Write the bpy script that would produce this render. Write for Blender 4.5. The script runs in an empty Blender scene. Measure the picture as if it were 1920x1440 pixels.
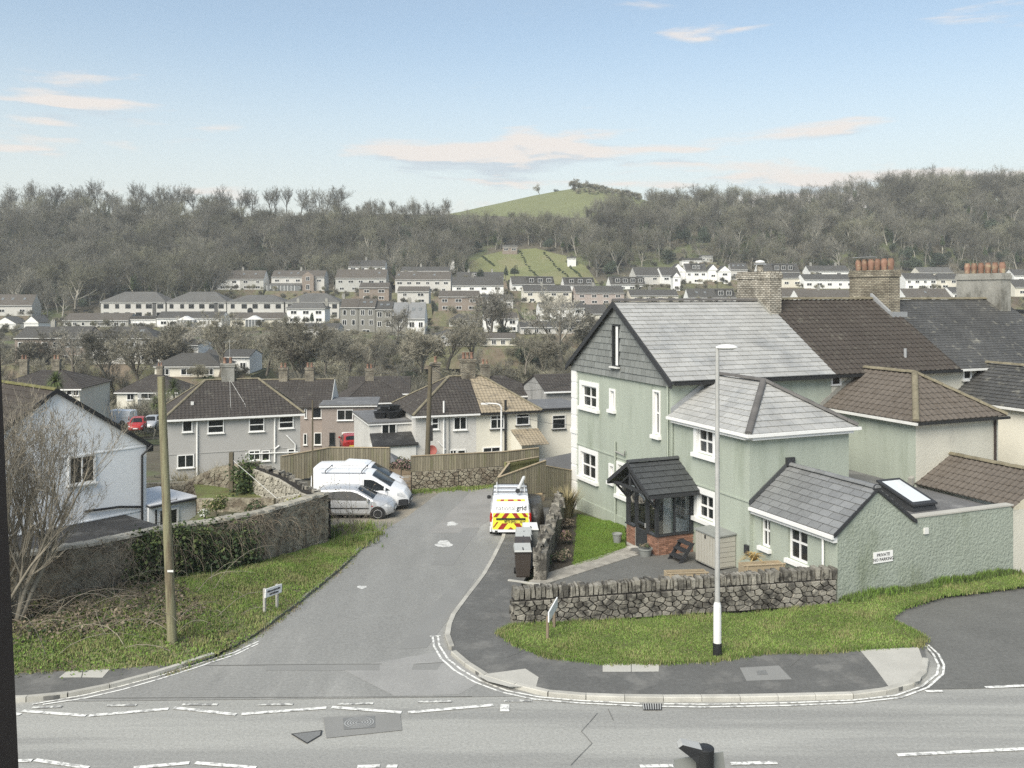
import bpy, bmesh, math, random
import numpy as np
from mathutils import Vector, Matrix, Euler
sc = bpy.context.scene
# ---------------------------------------------------------------- camera
F, H, CX, CY = 1700.0, 9.8, 960.0, 548.0      # focal length and horizon in photo pixels (1920 wide), eye height in metres
cam_d = bpy.data.cameras.new('camera'); cam = bpy.data.objects.new('camera', cam_d)
sc.collection.objects.link(cam); sc.camera = cam
cam.location = (0, 0, H); cam.rotation_euler = (math.radians(90), 0, 0)
cam_d.sensor_width = 36; cam_d.lens = 36*F/1920; cam_d.shift_y = -(720-CY)/1920
cam_d.clip_start = 0.05; cam_d.clip_end = 6000
# ---------------------------------------------------------------- sky, sun, exposure
SUN_EL, SUN_AZ = math.radians(44), math.radians(-150)
EXPOSURE = 1.85   # azimuth from +Y (view direction), clockwise positive
world = bpy.data.worlds.new('World'); sc.world = world; world.use_nodes = True
wn, wl = world.node_tree.nodes, world.node_tree.links
wn.clear()
def wnode(t, **k):
    n = wn.new(t)
    for a, b in k.items(): setattr(n, a, b)
    return n
wout = wnode('ShaderNodeOutputWorld'); wbg = wnode('ShaderNodeBackground')
sky = wnode('ShaderNodeTexSky', sky_type='NISHITA', sun_disc=False, sun_elevation=SUN_EL, sun_rotation=SUN_AZ,
            altitude=60, air_density=1.0, dust_density=.8, ozone_density=1.1)
SKY_STRENGTH = 0.05
wbg.inputs['Strength'].default_value = SKY_STRENGTH
tc = wnode('ShaderNodeTexCoord'); sep = wnode('ShaderNodeSeparateXYZ')
wl.new(tc.outputs['Generated'], sep.inputs[0])
def wmath(op, a, b=None, clamp=False):
    n = wnode('ShaderNodeMath', operation=op, use_clamp=clamp)
    for i, v in enumerate((a, b)):
        if v is None: continue
        if isinstance(v, (int, float)): n.inputs[i].default_value = v
        else: wl.new(v, n.inputs[i])
    return n.outputs[0]
def wramp(v, lo, hi):
    n = wnode('ShaderNodeMapRange', interpolation_type='SMOOTHSTEP')
    n.inputs['From Min'].default_value = lo; n.inputs['From Max'].default_value = hi
    wl.new(v, n.inputs['Value']); return n.outputs[0]
def wmix(f, a, b):
    n = wnode('ShaderNodeMix', data_type='RGBA')
    if isinstance(f, (int, float)): n.inputs['Factor'].default_value = f
    else: wl.new(f, n.inputs['Factor'])
    for s, v in (('A', a), ('B', b)):
        i = [x for x in n.inputs if x.name == s and x.type == 'RGBA'][0]
        if isinstance(v, tuple): i.default_value = v
        else: wl.new(v, i)
    return [o for o in n.outputs if o.type == 'RGBA'][0]
# clouds: flat streaky layers low over the horizon, thin haze below them
zc = wmath('MAXIMUM', sep.outputs['Z'], 0.03)
mapn = wnode('ShaderNodeMapping'); mapn.inputs['Scale'].default_value = (1.15, 1.15, 7.5); mapn.inputs['Location'].default_value = (32.88, 17.04, -0.42)
wl.new(tc.outputs['Generated'], mapn.inputs[0])
cn = wnode('ShaderNodeTexNoise'); cn.inputs['Scale'].default_value = 3.6; cn.inputs['Detail'].default_value = 7
cn.inputs['Roughness'].default_value = 0.52; cn.inputs['Distortion'].default_value = 0.25
wl.new(mapn.outputs[0], cn.inputs['Vector'])
mapn2 = wnode('ShaderNodeMapping'); mapn2.inputs['Scale'].default_value = (1.15, 1.15, 7.5)
mapn2.inputs['Location'].default_value = (32.88, 17.04, -0.335)
wl.new(tc.outputs['Generated'], mapn2.inputs[0])
cn2 = wnode('ShaderNodeTexNoise'); cn2.inputs['Scale'].default_value = 3.6; cn2.inputs['Detail'].default_value = 7
cn2.inputs['Roughness'].default_value = 0.52; cn2.inputs['Distortion'].default_value = 0.25
wl.new(mapn2.outputs[0], cn2.inputs['Vector'])
low = wramp(sep.outputs['Z'], 0.30, 0.10)                      # more cloud near the horizon
thr = wmath('SUBTRACT', 0.642, wmath('MULTIPLY', low, 0.125))
cov = wramp(wmath('SUBTRACT', cn.outputs['Fac'], thr), 0.0, 0.10)
shade = wramp(wmath('SUBTRACT', cn2.outputs['Fac'], cn.outputs['Fac']), -0.02, 0.05)   # undersides
K = 1.0/(SKY_STRENGTH*2**EXPOSURE)
cloud = wmix(shade, (0.95*K, 0.86*K, 0.79*K, 1), (0.62*K, 0.70*K, 0.77*K, 1))
veil = wramp(sep.outputs['Z'], 0.30, 0.02)
tint = wnode('ShaderNodeVectorMath', operation='MULTIPLY'); tint.inputs[1].default_value = (0.96, 1.0, 0.95); wl.new(sky.outputs[0], tint.inputs[0])
skyv = wmix(wmath('ADD', wmath('MULTIPLY', veil, 0.72), 0.17), tint.outputs[0], (0.86*K, 0.865*K, 0.805*K, 1))
skyc = wmix(wmath('MULTIPLY', cov, 0.85), skyv, cloud)
wl.new(skyc, wbg.inputs['Color']); wl.new(wbg.outputs[0], wout.inputs[0])
sun_d = bpy.data.lights.new('sun', 'SUN'); sun = bpy.data.objects.new('sun', sun_d); sc.collection.objects.link(sun)
sun_d.energy = 1.5; sun_d.angle = math.radians(40); sun_d.color = (1, 0.93, 0.81)
_d = Vector((math.sin(SUN_AZ)*math.cos(SUN_EL), math.cos(SUN_AZ)*math.cos(SUN_EL), math.sin(SUN_EL)))
sun.rotation_euler = _d.to_track_quat('Z', 'Y').to_euler(); sun.location = (0, -20, 60)
vs = sc.view_settings
vs.view_transform = 'Standard'; vs.look = 'None'; vs.gamma = 1; vs.exposure = EXPOSURE; vs.use_curve_mapping = False
sc.cycles.max_bounces = 6; sc.cycles.diffuse_bounces = 3; sc.cycles.transparent_max_bounces = 12
sc.cycles.volume_bounces = 0; sc.cycles.use_denoising = False

# ---------------------------------------------------------------- helpers
rnd = random.Random(7)
R = math.radians
def lerp(a, b, t): return a+(b-a)*t
def V(*a): return Vector(a)
RZ = ([-100, 24, 30, 36, 42, 47, 56, 58], [0, 0, -.2, -.45, -.8, -1.0, -1.3, -1.35])
def roadz(Y, X=0.0):
    t = min(1, max(0, (X-7.5)/3)); return float(np.interp(Y, *RZ))*(1-t*t*(3-2*t))      # level platform under the terrace on the right
def P(x, y, Y): return Vector(((x-CX)/F*Y, Y, H-(y-CY)/F*Y))       # photo pixel at a known depth
def PZ(x, y, z):                                                    # photo pixel at a known height
    Y = F*(H-z)/(y-CY); return Vector(((x-CX)/F*Y, Y, z))
def G(x, y, dz=0.0):                                                # photo pixel on the road surface
    Y = 30.0
    for _ in range(40): Y = .5*Y+.5*F*(H-roadz(Y, (x-CX)/F*Y)-dz)/(y-CY)
    return Vector(((x-CX)/F*Y, Y, roadz(Y, (x-CX)/F*Y)+dz))
col = sc.collection
def link(o, parent=None):
    col.objects.link(o)
    if parent is not None: o.parent = parent
    return o
def tag(o, label=None, cat=None, group=None, kind=None):
    for k, v in (('label', label), ('category', cat), ('group', group), ('kind', kind)):
        if v: o[k] = v
    return o
def thing(name, label, cat, loc=(0, 0, 0), rz=0.0, group=None):
    o = bpy.data.objects.new(name, None); o.empty_display_size = .3; link(o)
    o.location = loc; o.rotation_euler = (0, 0, rz)
    return tag(o, label, cat, group)
def mesh_obj(name, me, parent=None, loc=None, rot=None):
    o = bpy.data.objects.new(name, me); link(o, parent)
    if loc is not None: o.location = loc
    if rot is not None: o.rotation_euler = rot
    return o
class MB:
    """collects faces of one piece; build() links them as one mesh object"""
    def __init__(s, M=None): s.v, s.f, s.m, s.M = [], [], [], M
    def add(s, vs, fs, mi=0):
        b = len(s.v)
        s.v += [tuple(s.M @ Vector(p)) for p in vs] if s.M else [tuple(p) for p in vs]
        for f in fs: s.f.append(tuple(b+i for i in f)); s.m.append(mi)
        return s
    def quad(s, a, b, c, d, mi=0): return s.add([a, b, c, d], [(0, 1, 2, 3)], mi)
    def box(s, c, d, mi=0, rz=0, rot=None):
        x, y, z = d[0]/2, d[1]/2, d[2]/2
        Q = [(-x,-y,-z),(x,-y,-z),(x,y,-z),(-x,y,-z),(-x,-y,z),(x,-y,z),(x,y,z),(-x,y,z)]
        m = rot.to_matrix() if rot is not None else Matrix.Rotation(rz, 3, 'Z')
        return s.add([m @ Vector(q)+Vector(c) for q in Q], [(3,2,1,0),(4,5,6,7),(0,1,5,4),(1,2,6,5),(2,3,7,6),(3,0,4,7)], mi)
    def bb(s, x0, x1, y0, y1, z0, z1, mi=0): return s.box(((x0+x1)/2,(y0+y1)/2,(z0+z1)/2),(abs(x1-x0),abs(y1-y0),abs(z1-z0)),mi)
    def prism(s, poly, ext, mi=0):                         # flat polygon pushed along ext
        e = Vector(ext); n = len(poly); p = [Vector(q) for q in poly]
        return s.add(p+[q+e for q in p], [tuple(range(n-1, -1, -1)), tuple(range(n, 2*n))]+[(i, (i+1) % n, n+(i+1) % n, n+i) for i in range(n)], mi)
    def tube(s, pts, r, n=8, mi=0, cap=True):
        pts = [Vector(p) for p in pts]; rs = r if isinstance(r, (list, tuple)) else [r]*len(pts)
        vs, fs = [], []; u = None
        for i, p in enumerate(pts):
            d = (pts[min(i+1, len(pts)-1)]-pts[max(i-1, 0)]).normalized()
            if u is None: u = d.orthogonal().normalized()
            u = (u-d*u.dot(d)); u = u.normalized() if u.length > 1e-6 else d.orthogonal().normalized()
            w = d.cross(u)
            vs += [p+(u*math.cos(2*math.pi*k/n)+w*math.sin(2*math.pi*k/n))*rs[i] for k in range(n)]
        for i in range(len(pts)-1):
            fs += [(i*n+k, i*n+(k+1) % n, (i+1)*n+(k+1) % n, (i+1)*n+k) for k in range(n)]
        if cap: fs += [tuple(range(n-1, -1, -1)), tuple((len(pts)-1)*n+k for k in range(n))]
        return s.add(vs, fs, mi)
    def lathe(s, prof, c=(0, 0, 0), n=16, mi=0, axis='Z'):
        vs, fs = [], []
        for (r, z) in prof:
            for k in range(n):
                a = 2*math.pi*k/n; q = (r*math.cos(a), r*math.sin(a), z)
                if axis == 'Y': q = (q[0], q[2], q[1])
                if axis == 'X': q = (q[2], q[0], q[1])
                vs.append(Vector(q)+Vector(c))
        for i in range(len(prof)-1): fs += [(i*n+k, i*n+(k+1) % n, (i+1)*n+(k+1) % n, (i+1)*n+k) for k in range(n)]
        fs += [tuple(range(n-1, -1, -1)), tuple((len(prof)-1)*n+k for k in range(n))]
        return s.add(vs, fs, mi)
    def mesh(s, name, mats, smooth=None):
        me = bpy.data.meshes.new(name); me.from_pydata(s.v, [], s.f)
        for m in (mats if isinstance(mats, (list, tuple)) else [mats]): me.materials.append(m)
        if any(s.m): me.polygons.foreach_set('material_index', s.m)
        if smooth is not None:
            me.polygons.foreach_set('use_smooth', [True]*len(s.f)); me.set_sharp_from_angle(angle=R(smooth))
        me.update(); return me
    def build(s, name, mats, parent=None, smooth=None, loc=None, rot=None, kind=None):
        o = mesh_obj(name, s.mesh(name, mats, smooth), parent, loc, rot)
        if kind: o['kind'] = kind
        return o
def np_mesh(name, verts, faces, mats, mi=None):
    """fast mesh from numpy arrays, faces all the same size"""
    me = bpy.data.meshes.new(name); k = faces.shape[1]; nf = len(faces)
    me.vertices.add(len(verts)); me.vertices.foreach_set('co', np.ascontiguousarray(verts, np.float32).ravel())
    me.loops.add(nf*k); me.loops.foreach_set('vertex_index', np.ascontiguousarray(faces, np.int32).ravel())
    me.polygons.add(nf); me.polygons.foreach_set('loop_start', np.arange(0, nf*k, k, dtype=np.int32))
    for m in (mats if isinstance(mats, (list, tuple)) else [mats]): me.materials.append(m)
    if mi is not None: me.polygons.foreach_set('material_index', np.ascontiguousarray(mi, np.int32))
    me.update(calc_edges=True); return me
# ---------------------------------------------------------------- materials
MATS = {}
def mat(name, c, rough=.85, spec=.3, n1=None, n2=None, rv=0, bump=None, c2=None, mask=(1, .45, .6), metal=0, stretch=None, trans=0, extra=None, rmask=None):
    m = bpy.data.materials.new(name); MATS[name] = m; m.use_nodes = True
    nt = m.node_tree; N, L = nt.nodes, nt.links; b = N['Principled BSDF']
    def mth(op, a, q):
        n = N.new('ShaderNodeMath'); n.operation = op
        for i, v in enumerate((a, q)):
            if isinstance(v, (int, float)): n.inputs[i].default_value = v
            else: L.new(v, n.inputs[i])
        return n.outputs[0]
    g = N.new('ShaderNodeNewGeometry'); pos = g.outputs['Position']
    if stretch:
        mp = N.new('ShaderNodeMapping'); mp.inputs['Scale'].default_value = stretch; L.new(pos, mp.inputs[0]); spos = mp.outputs[0]
    else: spos = pos
    def noise(scale, detail=3, p=None, rough_=.55):
        n = N.new('ShaderNodeTexNoise'); n.inputs['Scale'].default_value = scale; n.inputs['Detail'].default_value = detail
        n.inputs['Roughness'].default_value = rough_
        L.new(p or pos, n.inputs['Vector']); return n.outputs['Fac']
    b.inputs['Roughness'].default_value = rough; b.inputs['Specular IOR Level'].default_value = spec
    b.inputs['Metallic'].default_value = metal
    rgb = N.new('ShaderNodeRGB'); rgb.outputs[0].default_value = (*c, 1); cur = rgb.outputs[0]
    if c2:
        mr = N.new('ShaderNodeMapRange'); mr.interpolation_type = 'SMOOTHSTEP'
        mr.inputs['From Min'].default_value, mr.inputs['From Max'].default_value = mask[1], mask[2]
        L.new(noise(mask[0], 5, spos, .62), mr.inputs['Value'])
        mx = N.new('ShaderNodeMix'); mx.data_type = 'RGBA'; L.new(mr.outputs[0], mx.inputs['Factor'])
        ia = [i for i in mx.inputs if i.type == 'RGBA']; L.new(cur, ia[0]); ia[1].default_value = (*c2, 1)
        cur = [o for o in mx.outputs if o.type == 'RGBA'][0]
        if rmask is not None:
            L.new(mth('ADD', mth('MULTIPLY', mr.outputs[0], rmask-rough), rough), b.inputs['Roughness'])
    f = None
    for q in (n1, n2):
        if q:
            t = mth('MULTIPLY', mth('SUBTRACT', noise(q[0], 4, spos if q is n1 else pos), .5), 2*q[1]*1.6)
            f = t if f is None else mth('ADD', f, t)
    if rv:
        oi = N.new('ShaderNodeObjectInfo'); t = mth('MULTIPLY', mth('SUBTRACT', oi.outputs['Random'], .5), 2*rv)
        f = t if f is None else mth('ADD', f, t)
    if f is not None:
        f = mth('MAXIMUM', mth('ADD', f, 1.0), .08)
        s = N.new('ShaderNodeVectorMath'); s.operation = 'SCALE'; L.new(cur, s.inputs[0]); L.new(f, s.inputs['Scale']); cur = s.outputs[0]
    L.new(cur, b.inputs['Base Color'])
    if bump:
        bn = N.new('ShaderNodeBump'); bn.inputs['Strength'].default_value = bump[1]; bn.inputs['Distance'].default_value = bump[2]
        L.new(noise(bump[0], 4), bn.inputs['Height']); L.new(bn.outputs[0], b.inputs['Normal'])
    if trans: b.inputs['Transmission Weight'].default_value = trans
    if extra: extra(N, L, b, pos, noise, mth)
    return m
def brickmat(name, c1, c2, mortar, bw=.225, bh=.075, mw=.012, rough=.9, frame_ang=0.0, bump=.6, dirt=.3, dscale=1.2):
    """brick coursing too small in the picture to pick apart; mapped on the wall the face lies in"""
    m = mat(name, c1, rough)
    N, L = m.node_tree.nodes, m.node_tree.links; b = N['Principled BSDF']
    g = N.new('ShaderNodeNewGeometry')
    rot = N.new('ShaderNodeVectorRotate'); rot.rotation_type = 'Z_AXIS'; rot.inputs['Angle'].default_value = -frame_ang
    L.new(g.outputs['Position'], rot.inputs['Vector'])
    s = N.new('ShaderNodeSeparateXYZ'); L.new(rot.outputs[0], s.inputs[0])
    ad = N.new('ShaderNodeMath'); ad.operation = 'ADD'; L.new(s.outputs[0], ad.inputs[0]); L.new(s.outputs[1], ad.inputs[1])
    cb = N.new('ShaderNodeCombineXYZ'); L.new(ad.outputs[0], cb.inputs[0]); L.new(s.outputs[2], cb.inputs[1])
    bt = N.new('ShaderNodeTexBrick'); bt.inputs['Scale'].default_value = 1; bt.inputs['Brick Width'].default_value = bw
    bt.inputs['Row Height'].default_value = bh; bt.inputs['Mortar Size'].default_value = mw; bt.inputs['Bias'].default_value = 0
    bt.inputs['Color1'].default_value = (*c1, 1); bt.inputs['Color2'].default_value = (*c2, 1); bt.inputs['Mortar'].default_value = (*mortar, 1)
    L.new(cb.outputs[0], bt.inputs['Vector'])
    n = N.new('ShaderNodeTexNoise'); n.inputs['Scale'].default_value = dscale; n.inputs['Detail'].default_value = 5
    L.new(g.outputs['Position'], n.inputs['Vector'])
    mr = N.new('ShaderNodeMapRange'); mr.inputs['From Min'].default_value = .3; mr.inputs['From Max'].default_value = .7
    mr.inputs['To Min'].default_value = 1-dirt; mr.inputs['To Max'].default_value = 1+dirt; L.new(n.outputs['Fac'], mr.inputs['Value'])
    v = N.new('ShaderNodeVectorMath'); v.operation = 'SCALE'; L.new(bt.outputs['Color'], v.inputs[0]); L.new(mr.outputs[0], v.inputs['Scale'])
    L.new(v.outputs[0], b.inputs['Base Color'])
    bp = N.new('ShaderNodeBump'); bp.inputs['Strength'].default_value = bump; bp.inputs['Distance'].default_value = .012; bp.invert = True
    L.new(bt.outputs['Fac'], bp.inputs['Height']); L.new(bp.outputs[0], b.inputs['Normal'])
    return m
ANG = 0.395                                                      # the terrace's heading
M = {}
M['asphalt'] = mat('asphalt', (.325,.325,.302), .8, .3, n1=(1.0,.13), n2=(14,.22), stretch=(.07,1.1,1), c2=(.255,.255,.24), mask=(.75,.44,.62), bump=(30,.6,.02))
M['asphalt_side'] = mat('asphalt_side', (.235,.235,.222), .82, .3, n1=(1.0,.14), n2=(13,.22), stretch=(1.0,.16,1), c2=(.31,.308,.288), mask=(.28,.48,.62), bump=(60,.5,.01))
M['asphalt_dark'] = mat('asphalt_dark', (.135,.135,.126), .8, .3, n1=(.9,.14), n2=(9,.2), bump=(70,.5,.01))
M['pavement'] = mat('pavement', (.118,.118,.112), .85, .3, n1=(1.3,.14), n2=(9,.18), c2=(.16,.158,.148), mask=(.9,.5,.66), bump=(70,.5,.01))
M['patch'] = mat('patch', (.225,.225,.214), .85, .3, n1=(.8,.08), n2=(40,.12), bump=(70,.4,.01))
M['concrete'] = mat('concrete', (.42,.41,.37), .9, .2, n1=(1.2,.12), n2=(25,.1), bump=(60,.3,.01))
M['kerb'] = mat('kerb', (.40,.39,.35), .9, .2, n1=(2.2,.2), n2=(30,.12), rv=.18, bump=(50,.3,.01))
M['kerb_old'] = mat('kerb_old', (.20,.20,.165), .95, .2, n1=(1.5,.3), n2=(30,.2), rv=.15, bump=(40,.5,.02))
M['paint'] = mat('paint', (.74,.74,.70), .7, .3, n2=(25,.08), c2=(.34,.34,.325), mask=(7,.47,.62))
M['paint_worn'] = mat('paint_worn', (.62,.62,.58), .75, .3, n2=(25,.1), c2=(.24,.24,.23), mask=(7,.40,.56))
M['iron'] = mat('iron', (.22,.22,.21), .6, .4, n2=(20,.15), metal=.3)
M['dark_iron'] = mat('dark_iron', (.03,.03,.03), .7, .3)
M['gravel'] = mat('gravel', (.32,.29,.235), .95, .2, n1=(.5,.15), n2=(16,.35), c2=(.21,.20,.17), mask=(.5,.42,.62), bump=(25,1,.04))
M['soil'] = mat('soil', (.075,.065,.05), .95, .2, n1=(1.5,.25), n2=(14,.35), bump=(12,1,.06))
M['turf'] = mat('turf', (.15,.175,.065), .95, .15, n1=(.6,.2), n2=(14,.35), c2=(.13,.125,.06), mask=(.7,.46,.66), bump=(20,1,.05))
M['bank'] = mat('bank', (.19,.19,.10), .95, .15, n1=(.8,.25), n2=(12,.35), c2=(.15,.125,.09), mask=(.45,.45,.6), bump=(14,1,.08))
M['lawn'] = mat('lawn', (.14,.20,.045), .95, .15, n1=(.8,.15), n2=(18,.25), bump=(25,1,.04))
M['field'] = mat('field', (.165,.178,.085), .95, .1, n1=(.03,.2), n2=(.5,.12), c2=(.19,.185,.10), mask=(.05,.45,.6))
M['hill_grass'] = mat('hill_grass', (.165,.178,.088), .95, .1, n1=(.03,.12), n2=(.3,.1))
M['water'] = mat('water', (.02,.02,.02), .04, .6)
M['glass'] = mat('glass', (.018,.021,.022), .06, .6, n1=(1.2,.5))
M['car_glass'] = mat('car_glass', (.02,.023,.025), .12, .12)
M['glass_pale'] = mat('glass_pale', (.16,.17,.17), .15, .6, n1=(2,.4))
M['white'] = mat('white', (.78,.78,.76), .5, .4, n1=(1.2,.05))
M['white_dirty'] = mat('white_dirty', (.66,.66,.63), .6, .3, n1=(1.5,.12))
M['black'] = mat('black', (.022,.023,.024), .5, .4)
M['charcoal'] = mat('charcoal', (.035,.037,.040), .55, .4, n2=(8,.1))
M['rubber'] = mat('rubber', (.02,.02,.02), .8, .2)
M['lead'] = mat('lead', (.33,.34,.345), .5, .5, n1=(2,.2), metal=.2)
M['render_green'] = mat('render_green', (.365,.402,.342), .9, .2, n1=(.9,.10), n2=(9,.05), stretch=(1.5,1.5,.28), bump=(20,.55,.025), c2=(.29,.325,.265), mask=(1.0,.48,.74))
M['render_green_rough'] = mat('render_green_rough', (.305,.34,.288), .95, .2, n1=(.9,.12), n2=(7,.10), stretch=(1,1,.4), bump=(11,1.0,.05), c2=(.22,.25,.19), mask=(.7,.48,.70))
M['render_cream'] = mat('render_cream', (.56,.545,.47), .9, .2, n1=(.9,.1), n2=(9,.06), stretch=(1,1,.3), bump=(20,.7,.025), c2=(.30,.29,.27), mask=(.55,.52,.7))
M['render_white'] = mat('render_white', (.83,.845,.85), .9, .2, n1=(.5,.06), n2=(8,.04), stretch=(1,1,.4), bump=(26,.4,.02))
M['render_grey'] = mat('render_grey', (.40,.395,.38), .9, .2, n1=(.4,.05), n2=(6,.03), stretch=(1,1,.5), bump=(30,.3,.02))
M['pebble'] = mat('pebble', (.57,.56,.53), .95, .2, n1=(.6,.12), n2=(5,.12), stretch=(1,1,.4), bump=(14,.7,.03))
M['pebble_grey'] = mat('pebble_grey', (.33,.325,.31), .95, .2, n1=(.6,.14), n2=(5,.14), stretch=(1,1,.3), bump=(14,.7,.03), c2=(.2,.2,.19), mask=(.35,.5,.7))
M['pebble_pink'] = mat('pebble_pink', (.32,.275,.245), .95, .2, n1=(.6,.1), n2=(5,.12), bump=(14,.7,.03))
M['cream'] = mat('cream', (.69,.665,.575), .9, .2, n1=(.5,.08), stretch=(1,1,.3), n2=(6,.04), bump=(20,.4,.02))
M['slate'] = mat('slate', (.36,.36,.345), .45, .45, n1=(.7,.16), n2=(9,.10), rv=.09, c2=(.29,.295,.29), mask=(.5,.5,.68), bump=(22,.25,.01))
M['slate_dark'] = mat('slate_dark', (.06,.064,.066), .5, .4, n1=(.7,.15), n2=(9,.1), rv=.12, bump=(22,.3,.01))
M['slate_mid'] = mat('slate_mid', (.19,.195,.195), .42, .5, n1=(.7,.15), n2=(9,.1), rv=.12, bump=(22,.3,.01))
M['slate_hung'] = mat('slate_hung', (.20,.21,.20), .6, .35, n1=(.9,.12), n2=(9,.1), rv=.12, bump=(22,.3,.01))
M['slate_old'] = mat('slate_old', (.075,.075,.072), .6, .35, n1=(.8,.3), n2=(7,.25), c2=(.17,.165,.14), mask=(2.5,.56,.7), bump=(20,.4,.02))
M['tile_brown'] = mat('tile_brown', (.060,.052,.045), .85, .25, n1=(.6,.2), n2=(9,.2), c2=(.10,.094,.078), mask=(3,.55,.72), bump=(25,.4,.01))
M['tile_tan'] = mat('tile_tan', (.122,.106,.09), .9, .2, n1=(.6,.15), n2=(9,.2), c2=(.10,.085,.07), mask=(2.5,.5,.68), bump=(25,.4,.01))
M['tile_dark'] = mat('tile_dark', (.058,.052,.047), .85, .25, n1=(.5,.2), n2=(8,.2), c2=(.105,.10,.085), mask=(2,.55,.75), bump=(25,.4,.01))
M['tile_pale'] = mat('tile_pale', (.30,.255,.185), .9, .2, n1=(.6,.15), n2=(8,.2), c2=(.16,.14,.11), mask=(1.5,.52,.7), bump=(25,.4,.01))
M['ridge_moss'] = mat('ridge_moss', (.14,.135,.06), .95, .2, n1=(2,.3), n2=(12,.25), bump=(18,.8,.03))
M['ridge_tile'] = mat('ridge_tile', (.11,.105,.10), .7, .3, n1=(2,.25), rv=.1, bump=(25,.4,.01))
M['ridge_lichen'] = mat('ridge_lichen', (.19,.17,.12), .9, .2, n1=(2,.25), n2=(9,.25), rv=.1, bump=(25,.5,.02))
M['felt'] = mat('felt', (.14,.14,.14), .7, .35, n1=(.8,.15), n2=(12,.1), c2=(.22,.22,.215), mask=(.7,.5,.7))
M['felt_black'] = mat('felt_black', (.03,.03,.03), .7, .35, n1=(.8,.2), n2=(12,.1), c2=(.07,.07,.068), mask=(.8,.5,.7))
M['felt_pale'] = mat('felt_pale', (.60,.60,.60), .5, .4, n1=(.8,.1))
M['terracotta'] = mat('terracotta', (.25,.15,.11), .85, .25, n1=(3,.25), rv=.18, c2=(.30,.25,.17), mask=(3,.5,.7))
M['stone'] = mat('stone', (.235,.222,.19), .92, .2, n1=(1.5,.25), n2=(12,.25), rv=.32, c2=(.07,.066,.058), mask=(3.0,.46,.60), bump=(16,.9,.03))
M['stone_pale'] = mat('stone_pale', (.36,.34,.285), .92, .2, n1=(1.5,.2), n2=(12,.2), rv=.2, c2=(.17,.16,.13), mask=(2.5,.5,.68), bump=(16,.8,.03))
M['mortar'] = mat('mortar', (.035,.033,.03), .95, .15, n2=(10,.25), bump=(16,.8,.03))
M['brick_red'] = mat('brick_red', (.27,.15,.105), .9, .2, n1=(5,.2), n2=(20,.15), rv=.3, bump=(40,.5,.01))
M['mortar_pale'] = mat('mortar_pale', (.34,.31,.27), .95, .15, n2=(20,.15))
M['wood_fence'] = mat('wood_fence', (.205,.185,.135), .9, .2, n1=(3,.2), stretch=(6,6,.7), rv=.18, c2=(.18,.175,.105), mask=(.8,.5,.7))
M['wood_green'] = mat('wood_green', (.23,.225,.10), .9, .2, n1=(3,.2), stretch=(6,6,.7), rv=.15)
M['wood_new'] = mat('wood_new', (.42,.33,.20), .85, .25, n1=(3,.12), stretch=(1,1,8), rv=.12)
M['wood_pale'] = mat('wood_pale', (.38,.31,.21), .85, .25, n1=(4,.15), rv=.12)
M['wood_grey'] = mat('wood_grey', (.20,.16,.115), .9, .2, n1=(4,.2), rv=.2)
M['pole_wood'] = mat('pole_wood', (.235,.225,.14), .9, .2, n1=(4,.35), n2=(25,.15), stretch=(7,7,.35), c2=(.15,.125,.085), mask=(1.6,.46,.62), bump=(30,.5,.02))
M['pole_dark'] = mat('pole_dark', (.12,.105,.075), .9, .2, n1=(2.5,.25), stretch=(5,5,.5))
M['galv'] = mat('galv', (.44,.44,.42), .55, .4, n1=(2.5,.15), metal=.25, n2=(10,.06))
M['steel_white'] = mat('steel_white', (.70,.70,.68), .5, .4, n1=(2,.08))
M['bark'] = mat('bark', (.15,.135,.11), .95, .15, n1=(2,.25), rv=.15)
M['bark_pale'] = mat('bark_pale', (.25,.225,.18), .95, .15, n1=(2,.2), n2=(9,.2))
M['plastic_beige'] = mat('plastic_beige', (.40,.385,.335), .6, .35, n1=(1.5,.06))
M['plastic_brown'] = mat('plastic_brown', (.055,.045,.038), .5, .4, n1=(2,.12))
M['plastic_grey'] = mat('plastic_grey', (.25,.265,.25), .5, .4, n1=(2,.1))
M['plastic_lid'] = mat('plastic_lid', (.40,.41,.39), .5, .4, n1=(2,.1))
M['pot'] = mat('pot', (.24,.25,.235), .8, .3, n1=(3,.15))
M['sign_white'] = mat('sign_white', (.80,.80,.78), .5, .4)
M['ink'] = mat('ink', (.02,.02,.022), .6, .3)
M['car_white'] = mat('car_white', (.78,.79,.80), .25, .5)
M['car_silver'] = mat('car_silver', (.50,.51,.52), .3, .5, metal=.35)
M['car_red'] = mat('car_red', (.36,.03,.028), .25, .5)
M['car_dark'] = mat('car_dark', (.03,.032,.035), .25, .5)
M['car_green'] = mat('car_green', (.09,.13,.12), .3, .5)
M['chev_yellow'] = mat('chev_yellow', (.72,.74,.06), .5, .4)
M['chev_red'] = mat('chev_red', (.30,.03,.02), .5, .4)
M['plate_yellow'] = mat('plate_yellow', (.72,.60,.08), .5, .4)
M['lamp_red'] = mat('lamp_red', (.40,.02,.015), .2, .5)
M['lamp_clear'] = mat('lamp_clear', (.55,.56,.57), .12, .6)
M['alloy'] = mat('alloy', (.62,.62,.62), .35, .4, metal=.1)
M['interior'] = mat('interior', (.10,.10,.095), .8, .2)
M['blockpave'] = mat('blockpave', (.30,.285,.25), .9, .2, n1=(1,.1), n2=(9,.2), rv=.15)
M['timber_brown'] = mat('timber_brown', (.045,.034,.031), .6, .3, n1=(6,.2))
M['ochre'] = mat('ochre', (.50,.38,.18), .9, .2, n1=(.3,.1))
M['yellow'] = mat('yellow', (.55,.52,.20), .8, .2)
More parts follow.
